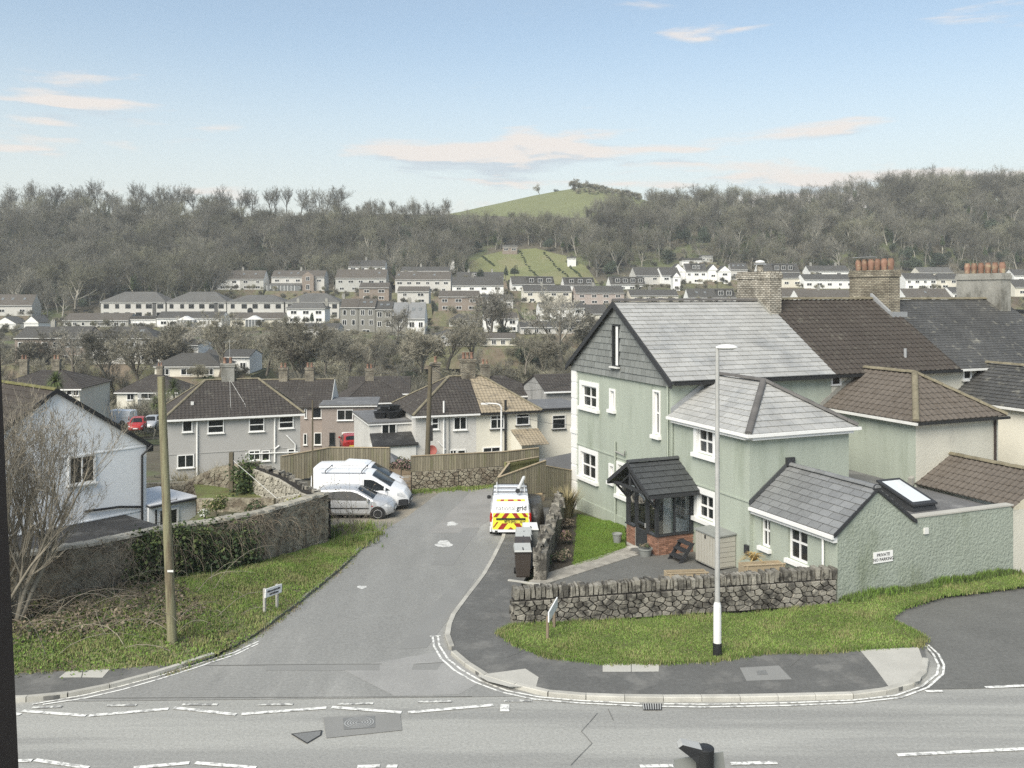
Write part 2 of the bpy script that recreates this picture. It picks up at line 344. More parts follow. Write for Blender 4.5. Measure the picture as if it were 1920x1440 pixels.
# thin clear glazing for the porch, conservatories and car windows
def glazing(name, tint, opacity):
    m = bpy.data.materials.new(name); m.use_nodes = True; N, L = m.node_tree.nodes, m.node_tree.links; N.clear()
    o = N.new('ShaderNodeOutputMaterial'); t = N.new('ShaderNodeBsdfTransparent'); g = N.new('ShaderNodeBsdfGlossy'); d = N.new('ShaderNodeBsdfDiffuse')
    t.inputs[0].default_value = (*tint, 1); g.inputs['Roughness'].default_value = .03; d.inputs[0].default_value = (.4,.42,.42,1)
    fr = N.new('ShaderNodeFresnel'); fr.inputs[0].default_value = 1.5
    a = N.new('ShaderNodeMixShader'); a.inputs[0].default_value = opacity; L.new(t.outputs[0], a.inputs[1]); L.new(d.outputs[0], a.inputs[2])
    b = N.new('ShaderNodeMixShader'); L.new(fr.outputs[0], b.inputs[0]); L.new(a.outputs[0], b.inputs[1]); L.new(g.outputs[0], b.inputs[2])
    L.new(b.outputs[0], o.inputs[0]); return m
M['pane_clear'] = glazing('pane_clear', (.85,.88,.87), .05)
# ================================================================ terrain
def sstep(a, b, x): t = np.clip((x-a)/(b-a), 0, 1); return t*t*(3-2*t)
TP = ([-200,0,24,30,36,42,47,54,61,75,100,130,165,200,240,262,290,332,352,380,400,430],
      [0,0,0,-.2,-.45,-.8,-1.0,-1.35,-5.0,-5.6,-7.5,-10.5,-12.5,-11.5,-5,-3,-2.2,-1.2,4,7.5,11,20])
RIDGE = ([-600,600,850,1250,1500,1640,1720,1920,2600],[402,402,406,404,402,388,374,378,395])   # skyline of the ground, photo pixels
KNOLL = ([780,830,900,1000,1060,1090,1120,1180,1230,1330],[412,404,389,369,360,355,359,371,385,412])
GARDEN = [(-8.3,37.2),(-12.4,42.4),(-15.4,44.6),(-14.6,42.2),(-12.0,33.8),(-11.2,32.6),(-10.5,32.8),(-9.6,34.0)]
def inpoly2(x, y, poly):
    r = np.zeros(np.shape(x), bool); n = len(poly)
    for i in range(n):
        (x0, y0), (x1, y1) = poly[i], poly[(i+1) % n]; r = r ^ (((y0 > y) != (y1 > y)) & (x < (x1-x0)*(y-y0)/(y1-y0+1e-9)+x0))
    return r
def terrain(X, Y):
    X = np.asarray(X, float); Y = np.asarray(Y, float)
    z = np.interp(Y, *TP)
    xp = CX+F*X/np.maximum(np.minimum(Y, 520), 30)
    zr = H+(CY-np.interp(xp, *RIDGE))*520/F
    t = np.clip((Y-430)/90, 0, 1)
    z = np.where(Y > 430, 20+(zr-20)*(t*(1.35-.35*t)), z)
    xk = CX+F*X/640
    zk = H+(CY-np.interp(xk, *KNOLL))*640/F
    t2 = sstep(525, 640, Y)*(1-sstep(655, 800, Y))
    z = z+np.maximum(zk-zr, 0)*t2-sstep(640, 1400, Y)*60
    right = sstep(7.5, 10.5, X)*(Y < 70)*(Y > 20)            # the terrace stands on a level platform
    z = z*(1-right*(1-sstep(45, 60, Y)))
    lump = np.sin(X*.11+1)*np.cos(Y*.093)*.6+np.sin(X*.031)*np.cos(Y*.027+2)*1.5
    z = z+lump*sstep(90, 200, Y)*np.clip(1-np.abs(Y-330)/900, 0, 1)
    gar = inpoly2(X, Y, GARDEN)*1.0  # garden left of the lane lies lower
    z = z*(1-gar)-gar*.02
    return z-.06
xs = np.unique(np.concatenate([np.arange(-40, 40, 1.0), np.arange(-120, 120, 5), np.arange(-440, 441, 10), np.arange(-700, 701, 50)]))
ys = np.unique(np.concatenate([np.arange(-60, 8, 8), np.arange(8, 70, 1.0), np.arange(70, 150, 5), np.arange(150, 700, 7), np.arange(700, 901, 40)]))
XX, YY = np.meshgrid(xs, ys); ZZ = terrain(XX, YY)
nx, ny = len(xs), len(ys)
idx = np.arange(nx*ny).reshape(ny, nx)
fc = np.stack([idx[:-1, :-1], idx[:-1, 1:], idx[1:, 1:], idx[1:, :-1]], -1).reshape(-1, 4)
def _gmix(N, L, b, pos, noise, mth):      # grass on the open knoll and plots, leaf litter under the woods: real ground cover by place
    s = N.new('ShaderNodeSeparateXYZ'); L.new(pos, s.inputs[0])
M['ground'] = mat('ground', (.11,.10,.075), .95, .1, n1=(.05,.2), n2=(.6,.25), c2=(.11,.125,.065), mask=(.06,.47,.6))
mi = np.zeros(len(fc), int)
cxm = (XX[:-1,:-1]+XX[1:,1:]).ravel()/2; cym = (YY[:-1,:-1]+YY[1:,1:]).ravel()/2
xpk = CX+F*cxm/np.maximum(cym, 30)
mi[(cym > 545)] = 1
g_me = np_mesh('ground', np.stack([XX, YY, ZZ], -1).reshape(-1, 3), fc, [M['ground'], M['hill_grass']], mi)
g_me.polygons.foreach_set('use_smooth', [True]*len(fc))
ground = tag(mesh_obj('ground', g_me), kind='structure')

def sheet(name, pts, dz, m, skirt=0, kind='structure', follow=True, parent=None):
    """flat area laid on the ground; pts are (X,Y) world or photo pixels already turned to vectors"""
    bm = bmesh.new()
    f = bm.faces.new([bm.verts.new((p[0], p[1], 0)) for p in pts])
    if f.normal.z < 0 or f.calc_area() < 0: f.normal_flip()
    bm.normal_update()
    if f.normal.z < 0: f.normal_flip()
    if follow:
        for yc in RZ[0][1:]:
            bmesh.ops.bisect_plane(bm, geom=bm.verts[:]+bm.edges[:]+bm.faces[:], plane_co=(0, yc, 0), plane_no=(0, 1, 0))
        for xc in (7.5,8.25,9,9.75,10.5): bmesh.ops.bisect_plane(bm, geom=bm.verts[:]+bm.edges[:]+bm.faces[:], plane_co=(xc, 0, 0), plane_no=(1, 0, 0))
    bmesh.ops.triangulate(bm, faces=bm.faces[:])
    for v in bm.verts: v.co.z = (roadz(v.co.y, v.co.x) if follow else 0)+dz
    if skirt:
        r = bmesh.ops.extrude_edge_only(bm, edges=[e for e in bm.edges if e.is_boundary])
        for v in r['geom']:
            if isinstance(v, bmesh.types.BMVert): v.co.z -= skirt
    me = bpy.data.meshes.new(name); bm.to_mesh(me); bm.free(); me.materials.append(m)
    o = mesh_obj(name, me, parent)
    if kind and parent is None: o['kind'] = kind
    return o
def px(*pts, dz=0): return [G(x, y, dz) for x, y in pts]
# ---- roads
sheet('main_road', [(-60,2),(60,2),(60,26.5),(-60,26.5)], .0, M['asphalt'])
side_L = [(700,1005),(640,1065),(560,1130),(480,1190),(400,1232),(300,1265),(200,1292)]
side_R = [(940,960),(945,1010),(925,1050),(905,1085),(870,1130),(845,1165),(838,1195),(850,1228),(895,1268)]
sheet('gravel', px((560,1020),(700,1004),(880,1000),(940,960),(935,880),(800,872),(640,878),(560,930)), .006, M['gravel'])
sheet('side_road', px((700,1005),(765,968),(815,930),(850,908),(872,892),(945,888),(938,940),(940,960),(945,1010),(925,1050),(905,1085),(870,1130),(845,1165),(838,1195),(850,1228),(895,1268),(1000,1302),(1000,1306),(100,1316),(200,1292),(300,1265),(400,1232),(480,1190),(560,1130),(640,1065)), .010, M['asphalt_side'])
sheet('lane', px((1740,1222),(1768,1252),(1760,1275),(1715,1294),(1990,1288),(2100,1100),(1925,1074),(1700,1110),(1640,1160),(1735,1188)), .012, M['asphalt_dark'])
# repairs in the tarmac
rp = [px((800,1215),(748,1218),(795,1150),(865,1085),(890,1085),(850,1150)), px((500,1246),(712,1246),(712,1258),(500,1258)), px((775,1246),(828,1244),(820,1257),(772,1257)),
      px((606,1346),(750,1338),(754,1370),(612,1385)), px((808,1060),(870,990),(900,990),(850,1060))]
for q in rp: sheet('tarmac_repair', q, .014, M['patch'])
sheet('tarmac_repair', px((640,1255),(870,1215),(905,1278),(860,1303),(740,1306)), .0135, mat('asphalt_pale', (.28,.278,.265), .85, .3, n1=(.8,.12), n2=(30,.2), bump=(60,.5,.01)))
sheet('tarmac_repair', px((800,1000),(900,905),(928,908),(920,975),(880,1000)), .0135, mat('asphalt_pale2', (.27,.265,.25), .85, .3, n1=(.8,.15), n2=(20,.2), bump=(60,.5,.01)))
M['painted_glare'] = mat('painted_glare', (.60,.60,.57), .6, .4, n2=(6,.15), c2=(.34,.34,.32), mask=(3.5,.5,.62))  # sky glare off wet tarmac, painted in as a pale colour
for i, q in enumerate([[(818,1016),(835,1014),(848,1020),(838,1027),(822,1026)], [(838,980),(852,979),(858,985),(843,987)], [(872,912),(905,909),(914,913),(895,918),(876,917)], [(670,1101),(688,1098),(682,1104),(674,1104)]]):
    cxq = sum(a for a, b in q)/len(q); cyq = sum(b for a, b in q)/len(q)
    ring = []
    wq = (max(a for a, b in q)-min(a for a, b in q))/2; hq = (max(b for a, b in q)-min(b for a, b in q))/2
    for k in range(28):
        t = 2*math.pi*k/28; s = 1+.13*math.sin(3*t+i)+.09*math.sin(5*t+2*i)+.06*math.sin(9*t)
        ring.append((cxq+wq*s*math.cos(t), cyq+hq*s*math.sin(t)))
    sheet('puddle' if i == 2 else 'painted_glare', px(*ring), .118 if i == 4 else .0165, M['water'] if i == 2 else M['painted_glare'])
# ---- pavements and verge
kerbR = px(*side_R)+px((1000,1300),(1060,1309),(1200,1314),(1400,1313),(1600,1308),(1690,1296),(1728,1277),(1737,1250),(1733,1222))
pv = kerbR+px((1700,1195),(1300,1170),(1565,1132),(1200,1150),(963,1150),(1000,1085),(1012,1010),(1000,955))
sheet('pavement', [kerbR[i] for i in range(len(kerbR))]+px((1722,1206),(1560,1190),(1300,1180),(1060,1180),(985,1165),(975,1105),(1003,1060),(1022,1000),(1030,955)), .10, M['pavement'], skirt=.2)
kerbL = px((706,998),*side_L,(100,1312),(-150,1322))
sheet('pavement', px((-300,1322),(100,1313),(200,1292),(300,1265),(372,1240),(280,1244),(120,1254),(-300,1262)), .10, M['pavement'], skirt=.2)
near = sheet('pavement', [(-60,2),(60,2),(60,15.0),(-60,15.0)], .10, M['pavement'], skirt=.2)
def along(pts, step):
    out = [Vector(pts[0])]; acc = 0; last = Vector(pts[0])
    for p in pts[1:]:
        p = Vector(p); d = (p-last).length
        while acc+d >= step:
            t = (step-acc)/d; last = last.lerp(p, t); out.append(last.copy()); d = (p-last).length; acc = 0
        acc += d; last = p
    return out
def kerb(label, pts, m, top=.105, step=.92, side=1):
    k = tag(bpy.data.objects.new('kerb', None), kind='structure'); link(k)
    q = along(pts, step); shared = {}
    for i, (a, b) in enumerate(zip(q[:-1], q[1:])):
        d = b-a; L = d.length-.012; key = round(L, 2)
        if key not in shared:
            mb = MB(); h = .26; w = .15; c = .02
            mb.prism([(-L/2, -w/2, -h), (-L/2, w/2, -h), (-L/2, w/2, -c if side < 0 else 0), (-L/2, w/2-c if side < 0 else w/2, 0), (-L/2, -w/2+c, 0), (-L/2, -w/2, -c)], (L, 0, 0))
            shared[key] = mb.mesh('kerbstone', m)
        o = mesh_obj('kerbstone', shared[key], k)
        mid = (a+b)/2; o.location = (mid.x, mid.y, roadz(mid.y, mid.x)+top+.012+rnd.uniform(-.003, .003))
        o.rotation_euler = (0, math.atan2(-(roadz(b.y,b.x)-roadz(a.y,a.x)), d.xy.length), math.atan2(d.y, d.x))
    return k
kerb('', kerbR[:8], M['kerb']); kerb('', kerbR[7:], M['kerb'])
kerb('', kerbL[:6], M['kerb_old'], top=.09); kerb('', kerbL[5:], M['kerb'])
kerb('', [V(-40,15.08,0), V(40,15.08,0)], M['kerb'])
verge_pts = px((938,1187),(963,1172),(1100,1166),(1300,1155),(1568,1132),(1750,1104),(1900,1078),(1955,1078),(1925,1098),(1760,1118),(1690,1140),(1660,1160),(1705,1178),(1730,1196),(1722,1210),(1612,1216),(1540,1222),(1440,1223),(1340,1238),(1240,1243),(1130,1243),(1030,1231),(975,1212), dz=.12)
sheet('verge', verge_pts, .125, M['turf'])
# flags, concrete aprons and covers in the pavement
cs = [([(1130,1243),(1183,1243),(1183,1260),(1130,1260)],M['concrete']), ([(1184.5,1243),(1236,1242),(1235,1259.5),(1184.5,1260)],M['concrete']),
      ([(1612,1219),(1722,1214),(1735,1250),(1725,1277),(1668,1290),(1640,1252)],M['concrete']), ([(895,1266),(985,1254),(1010,1270),(1005,1288),(955,1288),(915,1278)],M['concrete']),
      ([(110,1271),(125,1259),(155,1257.5),(152,1270.5)],M['concrete']), ([(154,1270.5),(157,1257.5),(206,1255),(192,1271)],M['concrete'])]
for q, m in cs: sheet('paving_flag', px(*q, dz=.1), .106, m)
sheet('tarmac_repair', px((1387,1252),(1460,1248),(1485,1274),(1400,1277), dz=.1), .104, M['patch'])
sheet('access_cover', px((1418,1258),(1436,1257),(1440,1265),(1421,1266), dz=.1), .109, M['iron'])
# ---- painted lines
def line(p, q, w=.09, m='paint', dz=.018, name='road_marking'):
    a, b = G(*p), G(*q); d = (b-a).normalized(); n = Vector((-d.y, d.x, 0))*w/2
    return sheet(name, [a-n, b-n, b+n, a+n], dz, M[m])
zz = [((-60,1329),(38,1341)),((42,1334),(161,1343)),((167,1343),(316,1330)),((326,1328),(443,1341)),((453,1340),(612,1328)),((622,1327),(753,1337)),((765,1337),(925,1323))]
for a, b in zz: line(a, b, .12)
for a, b in [((-40,1430),(60,1427)),((66,1426),(166,1441)),((250,1441),(355,1431.5)),((366,1431.5),(480,1441)),((670,1439),(712,1437.5)),((725,1438),(745,1438))]: line(a, b, .12)
for a, b in [((60,1328),(116,1326)),((200,1324),(256,1323)),((342,1322),(408,1322)),((485,1322),(550,1321.5)),((632,1321),(700,1320)),((783,1317),(847,1316)),((945,1315),(998,1315))]: line(a, b, .10, 'paint_worn')
for a, b in [((1200,1438),(1262,1437)),((1370,1433),(1457,1431)),((1682,1417),(1800,1411)),((1800,1411),(1990,1402)),((1848,1290),(1930,1286)),((1735,1297),(1768,1297))]: line(a, b, .12)
line((938,1328.5),(955,1328.5), .36)
def polyline(pts, w, m='paint'):
    v = px(*pts); L, Rr = [], []
    for i, p in enumerate(v):
        d = (v[min(i+1, len(v)-1)]-v[max(i-1, 0)]); d.z = 0; d.normalize(); n = Vector((-d.y, d.x, 0))*w/2
        L.append(p-n); Rr.append(p+n)
    return sheet('road_marking', L+Rr[::-1], .019, M[m])
polyline([(486,1203),(440,1224),(370,1246),(300,1268),(230,1287),(160,1304),(60,1322)], .06, 'paint')
polyline([(484,1208),(440,1229),(370,1252),(300,1274),(230,1294),(160,1310),(80,1322)], .06, 'paint')
polyline([(811,1194),(814,1213),(828,1237),(852,1258),(890,1280),(940,1299),(1000,1312),(1080,1319),(1200,1325),(1320,1327),(1480,1324),(1600,1319),(1690,1309),(1740,1290),(1768,1265),(1770,1248),(1760,1228),(1740,1210)], .06)
polyline([(821,1194),(824,1212),(840,1237),(864,1256),(900,1277),(950,1296),(1010,1308),(1090,1315),(1200,1320)], .06)
polyline([(1245,1321),(1330,1322),(1480,1319),(1600,1314),(1680,1305),(1728,1288),(1757,1265),(1760,1248),(1750,1228),(1736,1212)], .06)
line((806,1194),(826,1193), .07)
M['crack'] = mat('crack', (.13,.13,.122), .9, .2)
for a, b, w in [((385,1249),(560,1247),.035),((560,1247),(716,1246),.03),((40,1311),(300,1309.5),.03),((300,1309.5),(640,1308),.025),((640,1308),(885,1307),.02),((780,1246),(832,1243),.03),((1120,1338),(1108,1352),.014),((1108,1352),(1090,1372),.012),((1140,1330),(1150,1352),.012),((1090,1372),(1100,1383),.012),((1100,1383),(1110,1395),.014),((1110,1395),(1090,1415),.012),((1090,1415),(1070,1436),.014),((1480,1258),(1525,1222),.02),((950,1240),(985,1226),.02)]: line(a, b, w, 'crack', .1065 if b[1] < 1265 and a[0] > 900 else .0165, 'tarmac_crack')
# gully grate, manhole covers
def grate():
    a = G(1205,1320); t = thing('gully_grate', 'black iron drain grate at the kerb below the lamp post', 'drain', (0,0,0))
    p = [G(*q, .022) for q in ((1204,1319),(1241,1319),(1241,1331),(1206,1331))]
    MB().quad(*p).build('pit', M['dark_iron'], t)
    for k in range(8):
        u = (k+.15)/8; w = .45/8
        l = lambda s, e: p[0].lerp(p[1], s).lerp(p[3].lerp(p[2], s), e)+V(0,0,.006)
        MB().quad(l(u,.04), l(u+w,.04), l(u+w,.96), l(u,.96)).build('bar', M['galv'], t)
grate()
def cover(label, q, name='manhole_cover', rings=True):
    t = thing(name, label, 'manhole cover')
    p = [G(x, y, .021) for x, y in q]
    MB().add(p, [tuple(range(len(p)))]).build('plate', M['iron'], t)
    c = sum(p, Vector())/len(p)
    if rings:
        for k in range(5):
            s0, s1 = .92-.17*k, .86-.17*k
            ring = []
            for j in range(24):
                a = 2*math.pi*j/24
                d = (p[1]-p[0])/2*math.cos(a)+(p[2]-p[1])/2*math.sin(a)
                ring.append(d)
            mb = MB(); n = 24
            mb.add([c+d*s0+V(0,0,.005) for d in ring]+[c+d*s1+V(0,0,.005) for d in ring], [(j,(j+1)%n,n+(j+1)%n,n+j) for j in range(n)])
            mb.build('rib', M['galv'], t)
    else:
        e = [c+(v-c)*.9+V(0,0,.004) for v in p]; n = len(p)
        MB().add([v+V(0,0,.004) for v in p]+e, [(j,(j+1)%n,n+(j+1)%n,n+j) for j in range(n)]).build('rim', M['dark_iron'], t)
cover('rectangular iron manhole cover with round ribs in the tarmac repair', [(643,1346),(703,1342),(703,1364),(645,1368)])
cover('triangular pale iron cover in the main road left of the repair', [(545,1376),(604,1369),(602,1378),(575,1394)], rings=False)
# ---- drive and garden in front of the green house
sheet('driveway', [(1.0,27.2),(9.6,28.9),(9.0,31.5),(7.2,36.5),(5.2,36.9),(1.6,31.6),(.9,30.3),(.75,28.6)], .03, M['asphalt_dark'])
# ================================================================ building helpers
class Fr:
    """ground frame of a building: local x along the front, y back, z up"""
    def __init__(s, o, a): s.o = Vector(o); s.a = a; s.c, s.s = math.cos(a), math.sin(a)
    def w(s, x, y, z=0): return Vector((s.o.x+s.c*x-s.s*y, s.o.y+s.s*x+s.c*y, s.o.z+z))
    def loc(s, X, Y): dx, dy = X-s.o.x, Y-s.o.y; return s.c*dx+s.s*dy, -s.s*dx+s.c*dy
    def ray(s, px_, py_):
        ox, oy = s.loc(0, 0); k = (px_-CX)/F
        return (ox, oy, H-s.o.z), (s.c*k+s.s, -s.s*k+s.c, -(py_-CY)/F)
    def onY(s, px_, py_, y): o, d = s.ray(px_, py_); t = (y-o[1])/d[1]; return o[0]+d[0]*t, o[2]+d[2]*t      # -> (x, z)
    def onX(s, px_, py_, x): o, d = s.ray(px_, py_); t = (x-o[0])/d[0]; return o[1]+d[1]*t, o[2]+d[2]*t      # -> (y, z)
    def onZ(s, px_, py_, z): o, d = s.ray(px_, py_); t = (z-o[2])/d[2]; return o[0]+d[0]*t, o[1]+d[1]*t
_wc = {}
def window(parent, w, h, loc, rz=0, nx=2, nz=1, frame=None, glass=None, sill=True, bw=.06, surround=0, trans=None, sillm=None, name='window', curtain=False):
    """window facing local -y of rz; loc is the middle of its bottom edge on the wall plane"""
    frame = frame or M['white']; glass = glass or M['glass']; sillm = sillm or frame
    k = (round(w, 2), round(h, 2), nx, nz, frame.name, glass.name, sill, bw, surround, trans, sillm.name)
    if k not in _wc:
        mb = MB(); d0, d1 = -.035, .035
        mb.bb(-w/2, -w/2+bw, d0, d1, 0, h); mb.bb(w/2-bw, w/2, d0, d1, 0, h)
        mb.bb(-w/2+bw, w/2-bw, d0, d1, 0, bw); mb.bb(-w/2+bw, w/2-bw, d0, d1, h-bw, h)
        for i in range(1, nx): x = -w/2+w*i/nx; mb.bb(x-bw*.35, x+bw*.35, d0+.004, d1-.004, bw, h-bw)
        zs_ = [h*i/nz for i in range(1, nz)]
        if trans: zs_ = [h*trans]
        for z in zs_: mb.bb(-w/2+bw, w/2-bw, d0+.006, d1-.006, z-bw*.45, z+bw*.45)
        fr = mb.mesh('window', frame)
        gl = MB().quad((-w/2+bw*.5, .012, bw*.5), (w/2-bw*.5, .012, bw*.5), (w/2-bw*.5, .012, h-bw*.5), (-w/2+bw*.5, .012, h-bw*.5)).mesh('pane', glass)
        sl = MB().bb(-w/2-.06, w/2+.06, -.12, .03, -.06, -.003).mesh('sill', sillm) if sill else None
        _wc[k] = (fr, gl, sl)
    fr, gl, sl = _wc[k]
    o = mesh_obj(name, fr, parent, loc, (0, 0, rz)); mesh_obj('pane', gl, o)
    if sl: mesh_obj('sill', sl, o)
    return o
def wall_open(mb, o, u, W, z0, z1, holes, depth, n, mi=0, rmi=0):
    """rectangular wall from o along unit u, outward normal n, with openings (u0,u1,v0,v1) and their reveals"""
    o, u, n = Vector(o), Vector(u), Vector(n); zv = V(0,0,1)
    us = sorted({0, W, *[a for h in holes for a in h[:2]]}); vs_ = sorted({z0, z1, *[a for h in holes for a in h[2:4]]})
    flip = u.cross(zv).dot(n) < 0
    def q(a, b, c, d, m):
        mb.add([a, b, c, d][::-1] if flip else [a, b, c, d], [(0,1,2,3)], m)
    pt = lambda a, z, e=0: o+u*a+zv*z-n*e
    for i in range(len(us)-1):
        for j in range(len(vs_)-1):
            a, b, c, d = us[i], us[i+1], vs_[j], vs_[j+1]
            if any(h[0]-1e-6 <= a and b <= h[1]+1e-6 and h[2]-1e-6 <= c and d <= h[3]+1e-6 for h in holes): continue
            q(pt(a,c), pt(b,c), pt(b,d), pt(a,d), mi)
    for (a, b, c, d, *_r) in holes:
        q(pt(a,c), pt(a,d), pt(a,d,depth), pt(a,c,depth), rmi); q(pt(b,d), pt(b,c), pt(b,c,depth), pt(b,d,depth), rmi)
        q(pt(b,c), pt(a,c), pt(a,c,depth), pt(b,c,depth), rmi); q(pt(a,d), pt(b,d), pt(b,d,depth), pt(a,d,depth), rmi)
def plane_axes(a, b, c, d):
    a, b, c, d = map(Vector, (a, b, c, d)); u = (b-a).normalized(); n = u.cross(d-a).normalized()
    if n.z < -1e-3: n = -n
    v = n.cross(u); v = v if v.dot(d-a) > 0 else -v
    return a, u, v, n, (b-a).length, (d-a).dot(u), (c-a).dot(u), (d-a).dot(v)
def slates(parent, quad_, gauge, width, m, cap=300, t=.036, name='slate', jit=.0, rest='slates', keep=None, holes=()):
    a, u, v, n, W, ud, uc, vh = plane_axes(*quad_); rows = max(1, round(vh/gauge)); g = vh/rows
    mats_ = Matrix((u, v, n)).transposed()
    full = None; items = []
    for r in range(rows):
        v0, v1 = r*g, min((r+1)*g+g*.3, vh)
        l0, l1 = ud*v0/vh, ud*v1/vh; r0, r1 = W+(uc-W)*v0/vh, W+(uc-W)*v1/vh
        k0 = math.floor(min(l0, l1)/width)-1; k1 = math.ceil(max(r0, r1)/width)+1
        for k in range(k0, k1):
            x0 = k*width+(width/2 if r % 2 else 0); x1 = x0+width-.02
            A, B, C, D = max(x0, l0), min(x1, r0), min(x1, r1), max(x0, l1)
            if B-A < .02 and C-D < .02: continue
            if B < A: A = B = (A+B)/2
            if C < D: C = D = (C+D)/2
            if any(h[0] < (A+B)/2 < h[1] and h[2] < (v0+min(v1, v0+g))/2 < h[3] for h in holes): continue
            items.append((v0, v1, A, B, C, D, abs(A-x0)+abs(B-x1)+abs(C-x1)+abs(D-x0) < .01 and r < rows-1))
    def faces(v0, v1, A, B, C, D, z):
        j = t+z
        return [(A,v0,0),(B,v0,0),(C,v1,0),(D,v1,0),(A,v0,t+.010),(B,v0,t+.010),(C,v1,.004),(D,v1,.004)]
    FQ = [(4,5,6,7),(0,1,5,4),(1,2,6,5),(3,0,4,7)]
    restmb = MB(Matrix.Translation(a) @ mats_.to_4x4())
    for i, (v0, v1, A, B, C, D, isfull) in enumerate(items):
        if i < cap:
            if isfull:
                if full is None: full = MB().add(faces(0, v1-v0, 0, B-A, B-A, 0, 0), FQ).mesh(name, m)
                me = full
            else: me = MB().add([(p[0]-A, p[1]-v0, p[2]) for p in faces(v0, v1, A, B, C, D, 0)], FQ).mesh(name, m)
            o = mesh_obj(name, me, parent)
            o.matrix_basis = Matrix.Translation(a+u*A+v*v0+n*rnd.uniform(0, .004)) @ mats_.to_4x4()
        else: restmb.add(faces(v0, v1, A, B, C, D, 0), FQ)
    if restmb.f: restmb.build(rest, m, parent, kind='stuff')
def tile_roof(mb, quad_, gauge=.33, tw=.3, roll=.03, mi=0, lift=.03, samples=(0,.35,1,.35)):
    a, u, v, n, W, ud, uc, vh = plane_axes(*quad_); rows = max(1, round(vh/gauge)); g = vh/rows; S = len(samples)
    lo, hi = min(0, ud), max(W, uc); N_ = int((hi-lo)/tw*S)+2
    for r in range(rows):
        v0, v1 = r*g, min((r+1)*g+.02, vh)
        l0, l1 = ud*v0/vh, ud*v1/vh; r0, r1 = W+(uc-W)*v0/vh, W+(uc-W)*v1/vh
        vs_ = []; off = 0
        for k in range(N_):
            x = lo+k*tw/S; hgt = roll*samples[k % S]
            x0, x1 = min(max(x, l0), r0), min(max(x, l1), r1)
            vs_ += [a+u*x0+v*v0, a+u*x0+v*v0+n*(lift+hgt), a+u*x1+v*v1+n*(.004+hgt)]
        fs = []
        for k in range(N_-1):
            i = 3*k; fs += [(i, i+3, i+4, i+1), (i+1, i+4, i+5, i+2)]
        mb.add(vs_, fs, mi)
    return mb
def ridge_tiles(parent, p, q, m, L=.45, r=.12, name='ridge_tile', sag=0, capn=8):
    p, q = Vector(p), Vector(q); d = q-p; N_ = max(1, round(d.length/L)); L = d.length/N_
    mb = MB(); k = capn
    ring = [(-r*math.cos(math.pi*i/k), r*.8*math.sin(math.pi*i/k)) for i in range(k+1)]
    vs_ = [(s*(L-.008), y, z*(1+.06*s)) for s in (0, 1) for y, z in ring]
    fs = [(i, i+1, k+2+i, k+1+i) for i in range(k)]+[tuple(range(k, -1, -1)), tuple(range(k+1, 2*k+2))]
    me = mb.add(vs_, fs).mesh(name, m, 40)
    rot = d.to_track_quat('X', 'Z').to_matrix().to_4x4()
    for i in range(N_):
        o = mesh_obj(name, me, parent); o.matrix_basis = Matrix.Translation(p+d*(i/N_)+V(0,0,rnd.uniform(-.006,.006))) @ rot
def chimney(parent, x, y, z0, z1, w, d, m, pots=2, rz=0, potm=None, cap=True, along_='x', lean=0):
    mb = MB(); mb.bb(-w/2, w/2, -d/2, d/2, z0, z1)
    if cap: mb.bb(-w/2-.05, w/2+.05, -d/2-.05, d/2+.05, z1-.28, z1-.16); mb.bb(-w/2-.07, w/2+.07, -d/2-.07, d/2+.07, z1-.14, z1+.004)
    c = mb.build('chimney', m, parent, loc=(x, y, 0), rot=(0, 0, rz))
    pm = potm or M['terracotta']
    if pots:
        me = MB().lathe([(.13,0),(.15,.04),(.12,.1),(.115,.4),(.14,.44),(.14,.5),(.11,.5),(.11,.42)], n=10).mesh('chimney_pot', pm, 40)
        for i in range(pots):
            t = (i+.5)/pots-.5
            mesh_obj('chimney_pot', me, c, (w*.9*t if along_ == 'x' else 0, d*.9*t if along_ == 'y' else 0, z1))
    return c
def gable_roof(roof_parent, x0, x1, y0, y1, ze, zr, m, over=.25, verge=.12, gauge=.34, tw=.3, roll=.03, flat=False, ridge=None, thick=.1, name='roof', ax='x'):
    """double-pitched roof with its ridge along local x (or y)"""
    mb = MB()
    if ax == 'x': f = lambda a, b, z: (a, b, z)
    else: f = lambda a, b, z: (b, a, z)
    A0, A1, B0, B1 = (x0, x1, y0, y1) if ax == 'x' else (y0, y1, x0, x1)
    mid = (B0+B1)/2; sl = (zr-ze)/(mid-B0); zo = ze-sl*over
    A0 -= verge; A1 += verge
    for s in (0, 1):
        b0 = B0-over if s == 0 else B1+over
        q = (f(A0,b0,zo), f(A1,b0,zo), f(A1,mid,zr), f(A0,mid,zr))
        if flat: mb.quad(*(Vector(p)+V(0,0,.03) for p in q))
        else: tile_roof(mb, q, gauge, tw, roll)
        mb.quad(*(Vector(p)-V(0,0,thick) for p in q))
        for e in ((0,1),(1,2),(3,0)): mb.quad(Vector(q[e[0]]), Vector(q[e[1]]), Vector(q[e[1]])-V(0,0,thick), Vector(q[e[0]])-V(0,0,thick))
    o = mb.build(name, m, roof_parent)
    if ridge: ridge_tiles(o, f(A0,mid,zr+.02), f(A1,mid,zr+.02), ridge)
    return o
